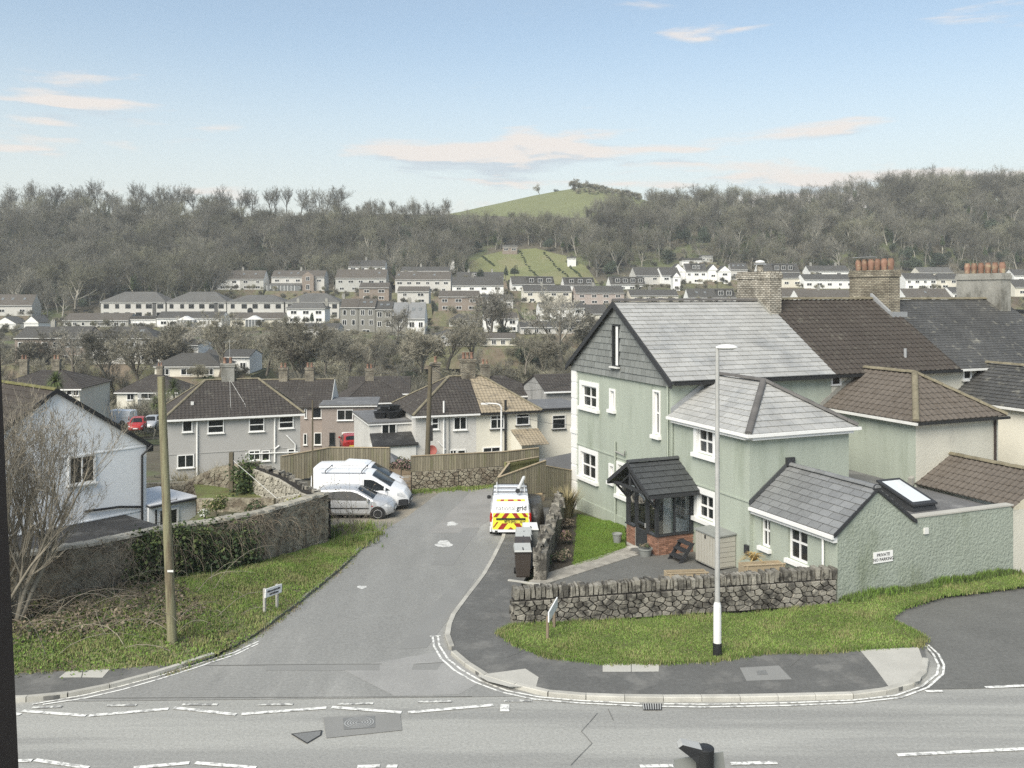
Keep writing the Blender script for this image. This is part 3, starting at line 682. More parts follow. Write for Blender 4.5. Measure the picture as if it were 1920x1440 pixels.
def hip_roof(roof_parent, x0, x1, y0, y1, ze, zr, m, over=.3, gauge=.34, tw=.3, roll=.03, flat=False, ridge=None, ax='x', inset=None, name='roof', msplit=None):
    mb = MB(); x0 -= over; x1 += over; y0 -= over; y1 += over
    if ax == 'x': e = (y1-y0)/2 if inset is None else inset; r0, r1 = V(x0+e,(y0+y1)/2,zr), V(x1-e,(y0+y1)/2,zr)
    else: e = (x1-x0)/2 if inset is None else inset; r0, r1 = V((x0+x1)/2,y0+e,zr), V((x0+x1)/2,y1-e,zr)
    c = [V(x0,y0,ze), V(x1,y0,ze), V(x1,y1,ze), V(x0,y1,ze)]
    if ax == 'x': qs = [(c[0],c[1],r1,r0),(c[1],c[2],r1,r1),(c[2],c[3],r0,r1),(c[3],c[0],r0,r0)]
    else: qs = [(c[0],c[1],r0,r0),(c[1],c[2],r1,r0),(c[2],c[3],r1,r1),(c[3],c[0],r0,r1)]
    for i, q in enumerate(qs):
        if flat: mb.add([p+V(0,0,.02) for p in q], [(0,1,2,3)] if (q[2]-q[3]).length > .01 else [(0,1,2)])
        else: tile_roof(mb, q, gauge, tw, roll)
    mb.quad(*(p-V(0,0,.06) for p in c[::-1]))
    for i in range(4): mb.quad(c[i], c[(i+1)%4], c[(i+1)%4]-V(0,0,.06), c[i]-V(0,0,.06))
    o = mb.build(name, m, roof_parent)
    if ridge:
        up = V(0,0,.03)
        if (r1-r0).length > .3: ridge_tiles(o, r0+up, r1+up, ridge)
        for p, q in ((c[0],r0),(c[3],r0 if ax=='x' else r1),(c[1],r1 if ax=='x' else r0),(c[2],r1)): ridge_tiles(o, p+up, q+up, ridge, name='hip_tile')
    return o
def walls(parent, x0, x1, y0, y1, z0, ze, zr, m, gable=None, name='wall'):
    """plain walls with gable peaks under a double-pitched roof ('x' ridge: peaks at both x ends)"""
    mb = MB(); mb.bb(x0, x1, y0, y1, z0, ze-.02)
    if gable == 'x':
        for x, s in ((x0,1),(x1,-1)): mb.prism([(x,y0,ze-.03),(x,y1,ze-.03),(x,(y0+y1)/2,zr-.06)], (s*.2,0,0))
    if gable == 'y':
        for y, s in ((y0,1),(y1,-1)): mb.prism([(x0,y,ze-.03),(x1,y,ze-.03),((x0+x1)/2,y,zr-.06)], (0,s*.2,0))
    return mb.build(name, m, parent)
def text_mesh(name, s, size, m, parent, loc, rot, bold=0, align='CENTER', ext=.001, sx=1.0):
    c = bpy.data.curves.new(name, 'FONT'); c.body = s; c.size = size; c.align_x = align; c.align_y = 'CENTER'; c.offset = bold; c.extrude = ext; c.resolution_u = 2
    o = bpy.data.objects.new(name, c); col.objects.link(o); dg = bpy.context.evaluated_depsgraph_get()
    me = bpy.data.meshes.new_from_object(o.evaluated_get(dg)); bpy.data.objects.remove(o); bpy.data.curves.remove(c)
    me.materials.clear(); me.materials.append(m)
    r = mesh_obj(name, me, parent, loc, rot); r.scale = (sx, 1, 1); return r
def copy_tree(o, parent=None):
    c = o.copy(); col.objects.link(c); c.parent = parent
    for ch in o.children: copy_tree(ch, c)
    return c
def downpipe(parent, pts, r, m, name='downpipe'): return MB().tube(pts, r, 8).build(name, m, parent, 50)
# ================================================================ the green end-of-terrace house and its neighbours
C0 = V(10.27, 28.6, 0); A = Fr(C0, ANG)
M['stack_pale'] = brickmat('stack_pale', (.52,.49,.42), (.30,.27,.22), (.13,.12,.10), bw=.24, bh=.09, mw=.02, frame_ang=ANG, dirt=.45, dscale=1.6)
M['stack_brown'] = brickmat('stack_brown', (.36,.33,.25), (.22,.19,.14), (.11,.10,.085), bw=.24, bh=.085, mw=.018, frame_ang=ANG, dirt=.5, dscale=1.3)
M['stack_render'] = mat('stack_render', (.30,.295,.265), .95, .2, n1=(1.2,.25), n2=(9,.15), c2=(.15,.145,.125), mask=(1.1,.48,.68), bump=(12,.7,.03), stretch=(1,1,.5))
XL, YE, YM, YB = -.16, 4.22, 9.25, 18.34        # left face, extension end, main rear wall, main front wall
ZE, ZR = 6.31, 9.31
gh = thing('end_terrace_house', 'pale green rendered end of terrace house with slate roof and black porch', 'house', C0, ANG)
def wy(x0, x1, yt, yb, x=XL):      # photo rectangle -> opening on the left-hand face (y0,y1,z0,z1)
    ya, _ = A.onX(x0, 800, x); yc, _ = A.onX(x1, 800, x); xm = (x0+x1)/2
    # measure the heights at the middle of the opening
    ym = (ya+yc)/2; w = A.w(x, ym); k = CX+F*w.x/w.y
    return min(ya, yc), max(ya, yc), A.onX(k, yb, x)[1], A.onX(k, yt, x)[1]
gw = [dict(r=wy(1091.5,1119.5,724,764), n=(2,2), s=.22), dict(r=wy(1145.5,1152.5,733,767), n=(1,1), s=.10), dict(r=wy(1227,1237,735,815), n=(1,2), s=.08),
      dict(r=wy(1090,1118,850,897), n=(2,2), s=.22), dict(r=wy(1144.5,1151,874,902), n=(1,1), s=.10), dict(r=wy(1160,1182,874,930), n=(1,2), s=.14),
      dict(r=wy(1308,1338,803,852), n=(2,2), s=.22), dict(r=wy(1309,1339,928,974), n=(2,2), s=.22)]
mb = MB()
holes = [(g['r'][0]-YE, g['r'][1]-YE, g['r'][2], g['r'][3]) for g in gw]
wall_open(mb, (XL, YE, 0), (0,1,0), YB-YE, -1.6, 4.78, holes, .16, (-1,0,0))
holes2 = [(h[0]-(YM-YE), h[1]-(YM-YE), max(h[2],4.78), h[3]) for h in holes if h[3] > 4.79]
for h in list(holes): pass
# upper part of the gable wall (above the extension's eaves)
mb2 = MB()
mb = MB()
lowh = [h for h in holes if h[1] <= YM-YE]; gabh = [(h[0]-(YM-YE), h[1]-(YM-YE), h[2], h[3]) for h in holes if h[0] >= YM-YE]
wall_open(mb, (XL, YE, 0), (0,1,0), YM-YE, -1.6, 4.78, lowh, .16, (-1,0,0))
wall_open(mb, (XL, YM, 0), (0,1,0), YB-YM, -1.6, ZE-.1, gabh, .16, (-1,0,0))
mb.prism([(XL,YM,ZE-.1),(XL,YB,ZE-.1),(XL,(YM+YB)/2,ZR-.15)], (.2,0,0))
mb.quad((XL,YM,4.3),(8.1,YM,4.3),(8.1,YM,ZE-.05),(XL,YM,ZE-.05))                       # rear wall above the extension
mb.quad((8.1,YB,-1.6),(XL,YB,-1.6),(XL,YB,ZE),(8.1,YB,ZE))
mb.quad((XL,YE,-1.6),(4.39,YE,-1.6),(4.39,YE,4.76),(XL,YE,4.76)); mb.quad((4.39,YE,-1.6),(4.39,YM,-1.6),(4.39,YM,4.76),(4.39,YE,4.76))
mb.quad((4.39,YM+.002,-1.6),(8.1,YM+.002,-1.6),(8.1,YM+.002,4.3),(4.39,YM+.002,4.3))
mb.build('wall', M['render_green'], gh)
for g in gw:
    y0, y1, z0, z1 = g['r']; w, h = y1-y0, z1-z0; s = g['s']
    wn_ = window(gh, w, h, (XL+.10, (y0+y1)/2, z0), -math.pi/2, g['n'][0], g['n'][1], sill=False, bw=.075)
    q = MB(); x0, x1 = -w/2, w/2
    q.bb(x0-s, x0, -.15, -.105, -.02, h+s); q.bb(x1, x1+s, -.15, -.105, -.02, h+s); q.bb(x0, x1, -.15, -.105, h, h+s)
    q.bb(x0, x0+.012, -.12, .0, 0, h); q.bb(x1-.012, x1, -.12, .0, 0, h); q.bb(x0+.012, x1-.012, -.12, 0, h-.012, h)
    q.build('surround', M['white'], wn_); MB().bb(x0-s-.05, x1+s+.05, -.26, -.03, -.17, -.02).build('sill', M['white'], wn_)
    if w > .8:
        cu = MB()
        for sx in (-1, 1):
            n_ = 7
            for i in range(n_):
                a0, a1 = w/2-.05-(i)*.035, w/2-.05-(i+1)*.035
                cu.quad((sx*a0, .05+.02*(i%2), .08), (sx*a1, .05+.02*((i+1)%2), .08), (sx*a1, .05+.02*((i+1)%2), h-.08), (sx*a0, .05+.02*(i%2), h-.08))
# white quoin at the far corner, string courses, plinth
q = MB(); q.bb(XL-.06, XL+.25, YB-.45, YB+.06, -1.5, ZE-.35); q.bb(XL-.12, XL+.3, YB-.5, YB+.1, 2.78, 3.0)
for k in range(9): q.bb(XL-.075, XL+.2, YB-.48, YB+.07, -1.2+k*.82, -1.2+k*.82+.72)
q.build('quoin', M['white'], gh)
MB().bb(XL-.035, XL, YE-.02, YB-.46, 2.27, 2.33).build('string_course', M['render_green'], gh)
MB().bb(XL-.05, XL, YE+4.0, YB-.46, -1.5, -.33).build('plinth', M['render_green'], gh)
# slate-hung gable
cl = MB(); cy = (YM+YB)/2; zb = 5.92
cl.prism([(XL-.03,YM-.05,zb),(XL-.03,YB+.05,zb),(XL-.03,YB+.05,ZE-.2),(XL-.03,cy,ZR-.1),(XL-.03,YM-.05,ZE-.2)], (-.03,0,0))
cl = cl.build('gable_cladding', M['slate_hung'], gh)
xg = XL-.065; nw = (A.onX(1149,650,xg)[0], A.onX(1162,650,xg)[0]); ww = sorted(nw)
yw0, yw1 = ww; zw0, zw1 = 6.42, 8.32
# hung slates: eave band, then triangle; slates() works bottom-up along the gable plane
hole = [(yw0-.12, yw1+.12, zw0, zw1)]
slates(cl, ((xg,YB+.05,zb),(xg,YM-.05,zb),(xg,YM-.05,zb+.30),(xg,YB+.05,zb+.30)), .30, .36, M['slate_hung'], cap=60)
tri_b, tri_t = zb+.30, ZR-.05
half = (YB-YM)/2+.05
hl = lambda z: half*(1-(z-(ZE-.06))/(ZR-(ZE-.06))) if z > ZE-.06 else half
slates(cl, ((xg,cy+hl(tri_b),tri_b),(xg,cy-hl(tri_b),tri_b),(xg,cy-.05,tri_t),(xg,cy+.05,tri_t)), .30, .36, M['slate_hung'], cap=240,
       holes=[(cy+hl(tri_b)-yw1-.1, cy+hl(tri_b)-yw0+.1, zw0-tri_b-.05, zw1-tri_b+.05)])
gwn = window(gh, yw1-yw0, zw1-zw0, (XL-.085, (yw0+yw1)/2, zw0), -math.pi/2, 1, 1, frame=M['charcoal'], sill=False, bw=.06)
MB().bb(-(yw1-yw0)/2-.06, (yw1-yw0)/2+.06, -.16, .0, -.07, -.004).build('sill', M['white_dirty'], gwn)
MB().bb(.0, .30, -.012, .006, .06, zw1-zw0-.06).build('blind', M['white'], gwn)
# bargeboards
for s in (-1, 1):
    b = MB(); y0 = cy+s*((YB-YM)/2+.32); z0 = ZE-.32; y1, z1 = cy, ZR+.08
    b.prism([(XL-.30,y0,z0-.10),(XL-.30,y0,z0+.16),(XL-.30,y1,z1+.0),(XL-.30,y1,z1-.26)], (.05,0,0)); b.build('bargeboard', M['charcoal'], gh)
    b = MB(); b.prism([(XL-.24,y0,z0+.06),(XL-.24,y0,z0+.12),(XL-.24,y1,z1-.06),(XL-.24,y1,z1-.12)], (.22,0,0)); b.build('soffit', M['charcoal'], gh)
# main roof: boarding, slates, ridge
def roofboard(name, quads, m, parent, th=.08):
    b = MB()
    for q in quads:
        q = [Vector(p) for p in q]; n = (q[1]-q[0]).cross(q[2]-q[0]).normalized()
        if n.z < 0: n = -n
        if (q[2]-q[3]).length < .02: q = q[:3]
        b.prism([p-n*th for p in q], n*(th-.004))
    return b.build(name, m, parent)
sl = (ZR-ZE)/(cy-YM); eo = .30
mq = ((XL-.22,YM-eo,ZE-eo*sl+.06),(8.05,YM-eo,ZE-eo*sl+.06),(8.05,cy,ZR+.06),(XL-.22,cy,ZR+.06))
mqb = ((8.05,YB+eo,ZE-eo*sl+.06),(XL-.22,YB+eo,ZE-eo*sl+.06),(XL-.22,cy,ZR+.06),(8.05,cy,ZR+.06))
rf = roofboard('roof', [mq, mqb], M['slate_dark'], gh)
slates(rf, mq, .30, .58, M['slate'], cap=290)
ridge_tiles(rf, (XL-.26,cy,ZR+.09), (7.5,cy,ZR+.09), M['ridge_tile'], L=.46, r=.14)
MB().bb(XL-.1, 8.05, YM-eo-.10, YM-eo+.0, ZE-eo*sl-.10, ZE-eo*sl+.02).build('gutter', M['black'], gh)
MB().bb(XL, 8.05, YM-eo, YM-.004, ZE-eo*sl-.08, ZE-eo*sl-.03).build('soffit', M['charcoal'], gh)
downpipe(gh, [(XL-.08,YM+.25,ZE-.35),(XL-.08,YM+.25,2.4),(XL-.08,YM-.1,2.2),(XL-.08,YM-.1,-.9)], .045, M['render_green'])
downpipe(gh, [(XL-.08,A.onX(1156,860,XL)[0],3.0),(XL-.08,A.onX(1156,860,XL)[0],-1.0)], .05, M['render_green'])
downpipe(gh, [(XL-.08,A.onX(1156,860,XL)[0],2.55),(XL-.09,A.onX(1174,860,XL)[0],2.5),(XL-.12,A.onX(1176,860,XL)[0],2.75)], .03, M['pebble_grey'])
# two-storey extension: hipped slate roof
ex0, ex1, ey0 = XL-.22, 4.62, YE-.22; ez, apx = 4.74, V(2.12, 6.35, 6.32); rb = V(2.12, YM, 6.32)
hl_ = (V(ex0,YM,ez), V(ex0,ey0,ez), apx, rb); hf_ = (V(ex0,ey0,ez), V(ex1,ey0,ez), apx, apx); hr_ = (V(ex1,ey0,ez), V(ex1,YM,ez), rb, apx)
rx = roofboard('extension_roof', [hl_, hf_, hr_], M['slate_dark'], gh)
slates(rx, hl_, .30, .5, M['slate'], cap=110); slates(rx, hf_, .30, .5, M['slate'], cap=110); slates(rx, hr_, .30, .5, M['slate'], cap=60)
for p, q in ((V(ex0,ey0,ez), apx), (V(ex1,ey0,ez), apx), (apx, rb)):
    ridge_tiles(rx, p+V(0,0,.05), q+V(0,0,.05), M['ridge_tile'], L=.42, r=.13, name='hip_tile' if q is apx else 'ridge_tile')
fl = MB(); fl.prism([(XL,YM-.02,6.05),(XL,YM-.02,6.3),(2.12,YM-.02,6.6),(2.12,YM-.02,6.4)], (0,-.03,0)); fl.prism([(XL-.1,YM-.02,4.85),(XL-.1,YM-.02,5.1),(2.0,YM-.02,6.5),(2.0,YM-.02,6.28)], (0,-.025,0))
MB().prism([(XL-.1,YM-.02,4.82),(XL-.1,YM-.02,5.08),(2.0,YM-.02,6.5),(2.0,YM-.02,6.26)], (0,-.03,0)).build('flashing', M['lead'], gh)
g_ = MB(); g_.bb(ex0-.10, ex0, ey0-.1, YM, ez-.10, ez+.01); g_.bb(ex0, ex1+.1, ey0-.10, ey0, ez-.10, ez+.01); g_.build('gutter', M['white'], gh)
g_ = MB(); g_.bb(ex0, ex0+.2, ey0+.2, YM-.2, ez-.22, ez-.11); g_.bb(ex0+.2, ex1-.2, ey0, ey0+.2, ez-.22, ez-.11); g_.build('fascia', M['white'], gh)
downpipe(gh, [(XL-.07,YE+4.95,4.6),(XL-.07,YE+4.95,-.8)], .035, M['render_green'])
# single-storey wing facing the road
zg, zrg = 2.2, 3.46
h9 = [wy(1427,1444,964,1026,0), wy(1478,1514,983,1053,0)]
mb = MB(); wall_open(mb, (0, .0, 0), (0,1,0), YE, -1.2, zg+.04, [(r[0], r[1], r[2], r[3]) for r in h9], .16, (-1,0,0))
mb.build('wing_wall', M['render_green'], gh)
mb = MB(); mb.prism([(0.001,0,-.5),(7.8,0,-.5),(7.8,0,2.36),(3.22,0,2.36),(1.6,0,zrg-.02),(0.001,0,zg)], (0,.24,0)); mb.build('road_wall', M['render_green_rough'], gh)
for r in h9:
    w, h = r[1]-r[0], r[3]-r[2]
    wn_ = window(gh, w, h, (.12, (r[0]+r[1])/2, r[2]), -math.pi/2, 2, 2, sill=False, bw=.075)
    MB().bb(-w/2-.08, w/2+.08, -.25, -.04, -.14, -.004).build('sill', M['white'], wn_)
    MB().bb(-w/2+.07, w/2-.07, -.002, .004, h*.78, h-.05).build('blind', M['white_dirty'], wn_)
wl_ = (V(-.16,YE-.02,zg-.05), V(-.16,-.06,zg-.05), V(1.6,-.06,zrg+.03), V(1.6,YE-.02,zrg+.03))
wr_ = (V(3.24,-.06,zg+.1), V(3.24,YE-.02,zg+.1), V(1.6,YE-.02,zrg+.03), V(1.6,-.06,zrg+.03))
rw = roofboard('wing_roof', [wl_, wr_], M['slate_dark'], gh)
slates(rw, wl_, .27, .5, M['slate_mid'], cap=120); slates(rw, wr_, .27, .5, M['slate_mid'], cap=60)
ridge_tiles(rw, (1.6,-.08,zrg+.05), (1.6,YE-.05,zrg+.05), M['slate_mid'], L=.45, r=.12)
v = MB(); v.prism([(-.2,-.075,zg-.12),(-.2,-.075,zg+.0),(1.6,-.075,zrg+.05),(1.6,-.075,zrg-.05)], (0,.04,0)); v.prism([(3.28,-.075,zg+.0),(3.28,-.075,zg+.12),(1.6,-.075,zrg+.05),(1.6,-.075,zrg-.05)], (0,.04,0)); v.build('verge_trim', M['charcoal'], gh)
MB().prism([(-.2,YE-.06,zg+.0),(-.2,YE-.06,zg+.16),(1.6,YE-.06,zrg+.24),(1.6,YE-.06,zrg+.04)], (0,.05,0)).build('flashing', M['slate_dark'], gh)
MB().bb(1.42, 1.78, YE-.12, YE-.004, zrg+.03, zrg+.32).build('ridge_flashing', M['charcoal'], gh)
MB().lathe([(.02,0),(.15,.02),(.15,.06)], (1.6,-.05,zrg+.02), 8, axis='Y').build('ridge_end', M['charcoal'], gh)
MB().bb(-.27, -.16, -.05, YE-.05, zg-.17, zg-.06).build('gutter', M['white'], gh)
MB().bb(-.16, -.005, .0, YE-.05, zg-.30, zg-.10).build('fascia', M['white'], gh)
downpipe(gh, [(-.10,.55,zg-.15),(-.10,.55,-.3)], .04, M['white'])
# flat roof behind the parapet, roof light, parapet coping
MB().quad((3.2,.2,2.16),(7.8,.2,2.16),(7.8,YM,2.22),(3.2,YM,2.22)).build('flat_roof', M['felt'], gh)
MB().bb(3.25, 7.8, -.03, .30, 2.362, 2.41).build('coping', M['concrete'], gh)
sk = MB(); kx, ky = 5.0, 2.05
sk.add([(kx-.55,ky-.85,2.17),(kx+.55,ky-.85,2.17),(kx+.55,ky+.85,2.2),(kx-.55,ky+.85,2.2),(kx-.5,ky-.8,2.36),(kx+.5,ky-.8,2.36),(kx+.5,ky+.8,2.86),(kx-.5,ky+.8,2.86)],
       [(4,5,6,7),(0,1,5,4),(1,2,6,5),(2,3,7,6),(3,0,4,7)]); sk = sk.build('roof_light', M['charcoal'], gh)
t_ = lambda u, w_, dz: (kx+u, ky+w_, 2.36+(w_+.8)/1.6*.5+dz)
MB().add([t_(-.56,-.86,.02),t_(.56,-.86,.02),t_(.56,.86,.02),t_(-.56,.86,.02),t_(-.56,-.86,.09),t_(.56,-.86,.09),t_(.56,.86,.09),t_(-.56,.86,.09)],[(4,5,6,7),(0,1,5,4),(1,2,6,5),(2,3,7,6),(3,0,4,7)]).build('frame', M['charcoal'], sk)
MB().quad(t_(-.42,-.70,.096),t_(.42,-.70,.096),t_(.42,.72,.096),t_(-.42,.72,.096)).build('pane', mat('glass_sky', (.62,.65,.66), .08, .8), sk)
# notice, vent
sx0, sz0 = A.onY(1637,1055,0); sx1, sz1 = A.onY(1673,1032,0); sz0 = A.onY(1655,1054,0)[1]; sz1 = A.onY(1655,1033.5,0)[1]
nb = MB().bb(sx0, sx1, -.03, -.004, sz0, sz1).build('notice_board', M['sign_white']); nb.matrix_world = Matrix.Translation(C0) @ Matrix.Rotation(ANG, 4, 'Z')
tag(nb, 'white PRIVATE NO PARKING notice on the green roadside wall', 'sign')
sm = (sx0+sx1)/2; hh = sz1-sz0
text_mesh('lettering', 'PRIVATE', hh*.40, M['ink'], nb, (sm,-.0315,sz0+hh*.70), (R(90),0,0), bold=.003, sx=1.05)
text_mesh('lettering', 'NO PARKING', hh*.40, M['ink'], nb, (sm,-.0315,sz0+hh*.28), (R(90),0,0), bold=.003, sx=1.0)
vx, vz = A.onY(1735,995,0); MB().bb(vx-.09, vx+.09, -.06, -.002, vz-.1, vz+.1).build('vent', M['white_dirty'], gh)
# small window high in the rear wall, alarm box, hose reel
r0 = A.onY(1557,712,YM); r1 = A.onY(1576,712,YM); zt = A.onY(1566,703,YM)[1]; zb_ = A.onY(1566,723,YM)[1]
window(gh, r1[0]-r0[0], zt-zb_, ((r0[0]+r1[0])/2, YM-.03, zb_), 0, 1, 1, sill=False, bw=.08)
hx = A.onX(1402,1030,XL); MB().box((XL-.05, hx[0], hx[1]), (.1,.2,.32)).build('wall_box', M['charcoal'], gh)
# stack between the green house and the next
def stack(parent, x0, x1, y0, y1, z0, z1, m, pots, potm, dz=0, pot_h=.62, crown=None):
    b = MB(); b.bb(x0,x1,y0,y1,z0,z1-.35); b.bb(x0-.05,x1+.05,y0-.05,y1+.05,z1-.35,z1-.12); b.bb(x0-.01,x1+.01,y0-.01,y1+.01,z1-.12,z1)
    c = b.build('chimney', m, parent)
    me = MB().lathe([(.13,0),(.155,.05),(.15,pot_h*.3),(.175,pot_h*.55),(.16,pot_h*.8),(.13,pot_h*.9),(.145,pot_h),(.11,pot_h),(.10,pot_h*.85)], n=12).mesh('chimney_pot', potm, 50)
    for (px_, py_) in pots: mesh_obj('chimney_pot', me, c, (px_, py_, z1-.02))
    return c
ch = stack(gh, 7.6, 8.25, 12.8, 15.4, 8.0, 10.82, M['stack_pale'], [(7.92,14.0)], M['stack_pale'], pot_h=.35)
MB().bb(7.72,8.12,13.78,14.22,11.15,11.22).build('cowl', M['lead'], ch)
MB().lathe([(.02,0),(.24,.02),(.2,.1),(.02,.14)], (7.92,14.0,11.24), 12).build('cowl_cap', M['steel_white'], ch)
MB().prism([(7.55,12.7,8.62),(7.55,cy,9.40),(7.55,cy,9.55),(7.55,12.7,8.78)], (.05,0,0)).build('flashing', M['stack_render'], ch)
# ---------------------------------------------------------------- brown-tiled house
bh = thing('terrace_house', 'middle terrace house with brown ribbed tile roof beside the green house', 'house', C0, ANG, None)
b = MB(); b.quad((8.1,YM,-1),(15.6,YM,-1),(15.6,YM,ZE),(8.1,YM,ZE)); b.quad((15.6,YB,-1),(8.1,YB,-1),(8.1,YB,ZE),(15.6,YB,ZE)); b.build('wall', M['render_cream'], bh)
ZR2 = ZR+.10; b = MB(); sl2 = (ZR2-ZE)/(cy-YM)
tile_roof(b, ((8.07,YM-.3,ZE-.3*sl2+.05),(15.58,YM-.3,ZE-.3*sl2+.05),(15.58,cy,ZR2),(8.07,cy,ZR2)), .335, .30, .045)
b.quad((15.58,YB+.3,ZE-.15),(8.07,YB+.3,ZE-.15),(8.07,cy,ZR2),(15.58,cy,ZR2))
br = b.build('roof', M['tile_brown'], bh); ridge_tiles(br, (8.2,cy,ZR2+.04), (15.1,cy,ZR2+.04), M['ridge_lichen'], L=.38, r=.13)
MB().bb(8.1, 15.6, YM-.42, YM-.31, ZE-.28, ZE-.16).build('gutter', M['black'], bh)
vpx, vpy = A.onY(1696,672,YM); MB().tube([(13.0,YM+.55,ZE+.2),(13.0,YM+.55,ZE+.85)], .07, 10).build('vent_pipe', M['lead'], bh); MB().box((13.0,YM+.5,ZE+.36),(.7,.5,.03),rot=Euler((R(33),0,0))).build('vent_flashing', M['lead'], bh)
ch = stack(bh, 15.05, 15.75, 12.8, 15.6, 8.0, 10.95, M['stack_brown'], [(15.4,13.05+.45*k) for k in range(6)], M['terracotta'])
for k in (3,4,5): MB().box((15.4,13.05+.45*k,11.66),(.42,.42,.03)).build('cowl', M['lead'], ch)
f_ = MB(); f_.prism([(15.0,12.65,8.55),(15.0,cy+.1,9.5),(15.0,cy+.1,9.75),(15.0,12.65,8.85)], (-.16,0,0)); f_.bb(14.9,15.9,12.45,12.82,8.50,8.80); f_.build('flashing', M['lead'], ch)
# its two-storey extension
bx0, bx1 = 7.75, 12.25
b = MB(); b.quad((bx0,YM,-1),(bx0,YE,-1),(bx0,YE,4.78),(bx0,YM,4.78)); b.build('extension_side', M['render_green'], bh)
b = MB(); b.quad((bx0,YE,-1),(bx1,YE,-1),(bx1,YE,4.78),(bx0,YE,4.78)); b.quad((bx1,YE,-1),(bx1,YM,-1),(bx1,YM,4.78),(bx1,YE,4.78)); b.build('extension_wall', M['render_cream'], bh)
b = MB(); o_ = .22; a1, a2 = V((bx0+bx1)/2,6.4,6.35), V((bx0+bx1)/2,YM,6.35)
cA, cB, cC, cD = V(bx0-o_,YE-o_,4.74), V(bx1+o_,YE-o_,4.74), V(bx1+o_,YM,4.74), V(bx0-o_,YM,4.74)
for q in ((cD,cA,a1,a2),(cA,cB,a1,a1),(cB,cC,a2,a1)): tile_roof(b, q, .34, .30, .045)
bx = b.build('extension_roof', M['tile_tan'], bh)
for p, q in ((cA,a1),(cB,a1),(a1,a2)): ridge_tiles(bx, p+V(0,0,.05), q+V(0,0,.05), M['ridge_lichen'], L=.4, r=.13, name='hip_tile')
g_ = MB(); g_.bb(cA.x-.1,cA.x,cA.y-.1,YM,4.63,4.73); g_.build('gutter', M['white_dirty'], bh); g_ = MB(); g_.bb(cA.x,cB.x+.1,cA.y-.1,cA.y,4.63,4.73); g_.build('gutter', M['black'], bh)
downpipe(bh, [(bx1-.25,YE-.07,4.6),(bx1-.25,YE-.07,0)], .05, M['timber_brown'])
MB().prism([(bx0-.3,YM-.02,4.7),(bx0-.3,YM-.02,4.95),(a1.x-.4,YM-.02,6.3),(a1.x-.4,YM-.02,6.05)], (0,-.04,0)).build('flashing', M['stack_render'], bh)
# its low outbuilding with the tiled slope facing the flat roof
b = MB(); b.quad((7.8,0,-.4),(12,0,-.4),(12,0,2.2),(7.8,0,2.2)); b.build('outbuilding_wall', M['render_cream'], bh)
b = MB(); tile_roof(b, ((7.72,4.25,2.30),(7.72,-.1,2.30),(9.6,-.1,3.30),(9.6,4.25,3.30)), .33, .24, .045); tile_roof(b, ((11.5,-.1,2.30),(11.5,4.25,2.30),(9.6,4.25,3.30),(9.6,-.1,3.30)), .33, .24, .045)
ob = b.build('outbuilding_roof', M['tile_tan'], bh); ridge_tiles(ob, (9.6,-.1,3.34), (9.6,4.25,3.34), M['ridge_lichen'], L=.35, r=.12)
MB().prism([(7.6,4.27,2.2),(7.6,4.27,2.5),(9.6,4.27,3.6),(11.4,4.27,2.5),(11.4,4.27,2.2),(9.6,4.27,3.28)], (0,.2,0)).build('parapet', M['stack_render'], bh)
# ---------------------------------------------------------------- dark-slated house
dh = thing('terrace_house', 'cream terrace house with mossy dark slate roof and rendered chimney at right', 'house', C0, ANG)
b = MB(); b.quad((15.6,YM,-1),(24.0,YM,-1),(24.0,YM,ZE),(15.6,YM,ZE)); b.quad((24,YM,-1),(24,YB,-1),(24,YB,ZE),(24,YM,ZE)); b.quad((24,YB,-1),(15.6,YB,-1),(15.6,YB,ZE),(24,YB,ZE)); b.prism([(24,YM,ZE),(24,YB,ZE),(24,cy,ZR)],(-.2,0,0)); b.build('wall', M['render_cream'], dh)
dq = (V(15.6,YM-.3,ZE-.12),V(24.2,YM-.3,ZE-.12),V(24.2,cy,ZR+.1),V(15.6,cy,ZR+.1)); dqb = (V(24.2,YB+.3,ZE-.12),V(15.6,YB+.3,ZE-.12),V(15.6,cy,ZR+.1),V(24.2,cy,ZR+.1))
dr = roofboard('roof', [dq, dqb], M['slate_dark'], dh)
slates(dr, dq, .2, .3, M['slate_old'], cap=0, t=.014, rest='slates')
ridge_tiles(dr, (15.8,cy,ZR+.12), (24.1,cy,ZR+.12), M['ridge_lichen'], L=.35, r=.12)
MB().bb(15.6, 24.2, YM-.42, YM-.31, ZE-.24, ZE-.14).build('gutter', M['white_dirty'], dh)
stack(dh, 23.0, 23.75, 12.8, 15.7, 8.0, 10.85, M['stack_render'], [(23.4,13.05+.45*k) for k in range(6)], M['terracotta'])
r0 = A.onY(1804,705,YM); r1 = A.onY(1820,705,YM); window(dh, r1[0]-r0[0], .5, ((r0[0]+r1[0])/2, YM-.03, A.onY(1812,712,YM)[1]), 0, 1, 1, sill=True, bw=.08)
dx0, dx1 = 15.35, 19.9
b = MB(); b.quad((dx0,YM,-1),(dx0,YE,-1),(dx0,YE,4.78),(dx0,YM,4.78)); b.quad((dx0,YE,-1),(dx1,YE,-1),(dx1,YE,4.78),(dx0,YE,4.78)); b.quad((dx1,YE,-1),(dx1,YM,-1),(dx1,YM,4.78),(dx1,YE,4.78)); b.build('extension_wall', M['cream'], dh)
a1, a2 = V((dx0+dx1)/2,6.4,6.35), V((dx0+dx1)/2,YM,6.35); cA, cB, cC, cD = V(dx0-o_,YE-o_,4.74), V(dx1+o_,YE-o_,4.74), V(dx1+o_,YM,4.74), V(dx0-o_,YM,4.74)
xr = roofboard('extension_roof', [(cD,cA,a1,a2),(cA,cB,a1,a1),(cB,cC,a2,a1)], M['slate_dark'], dh)
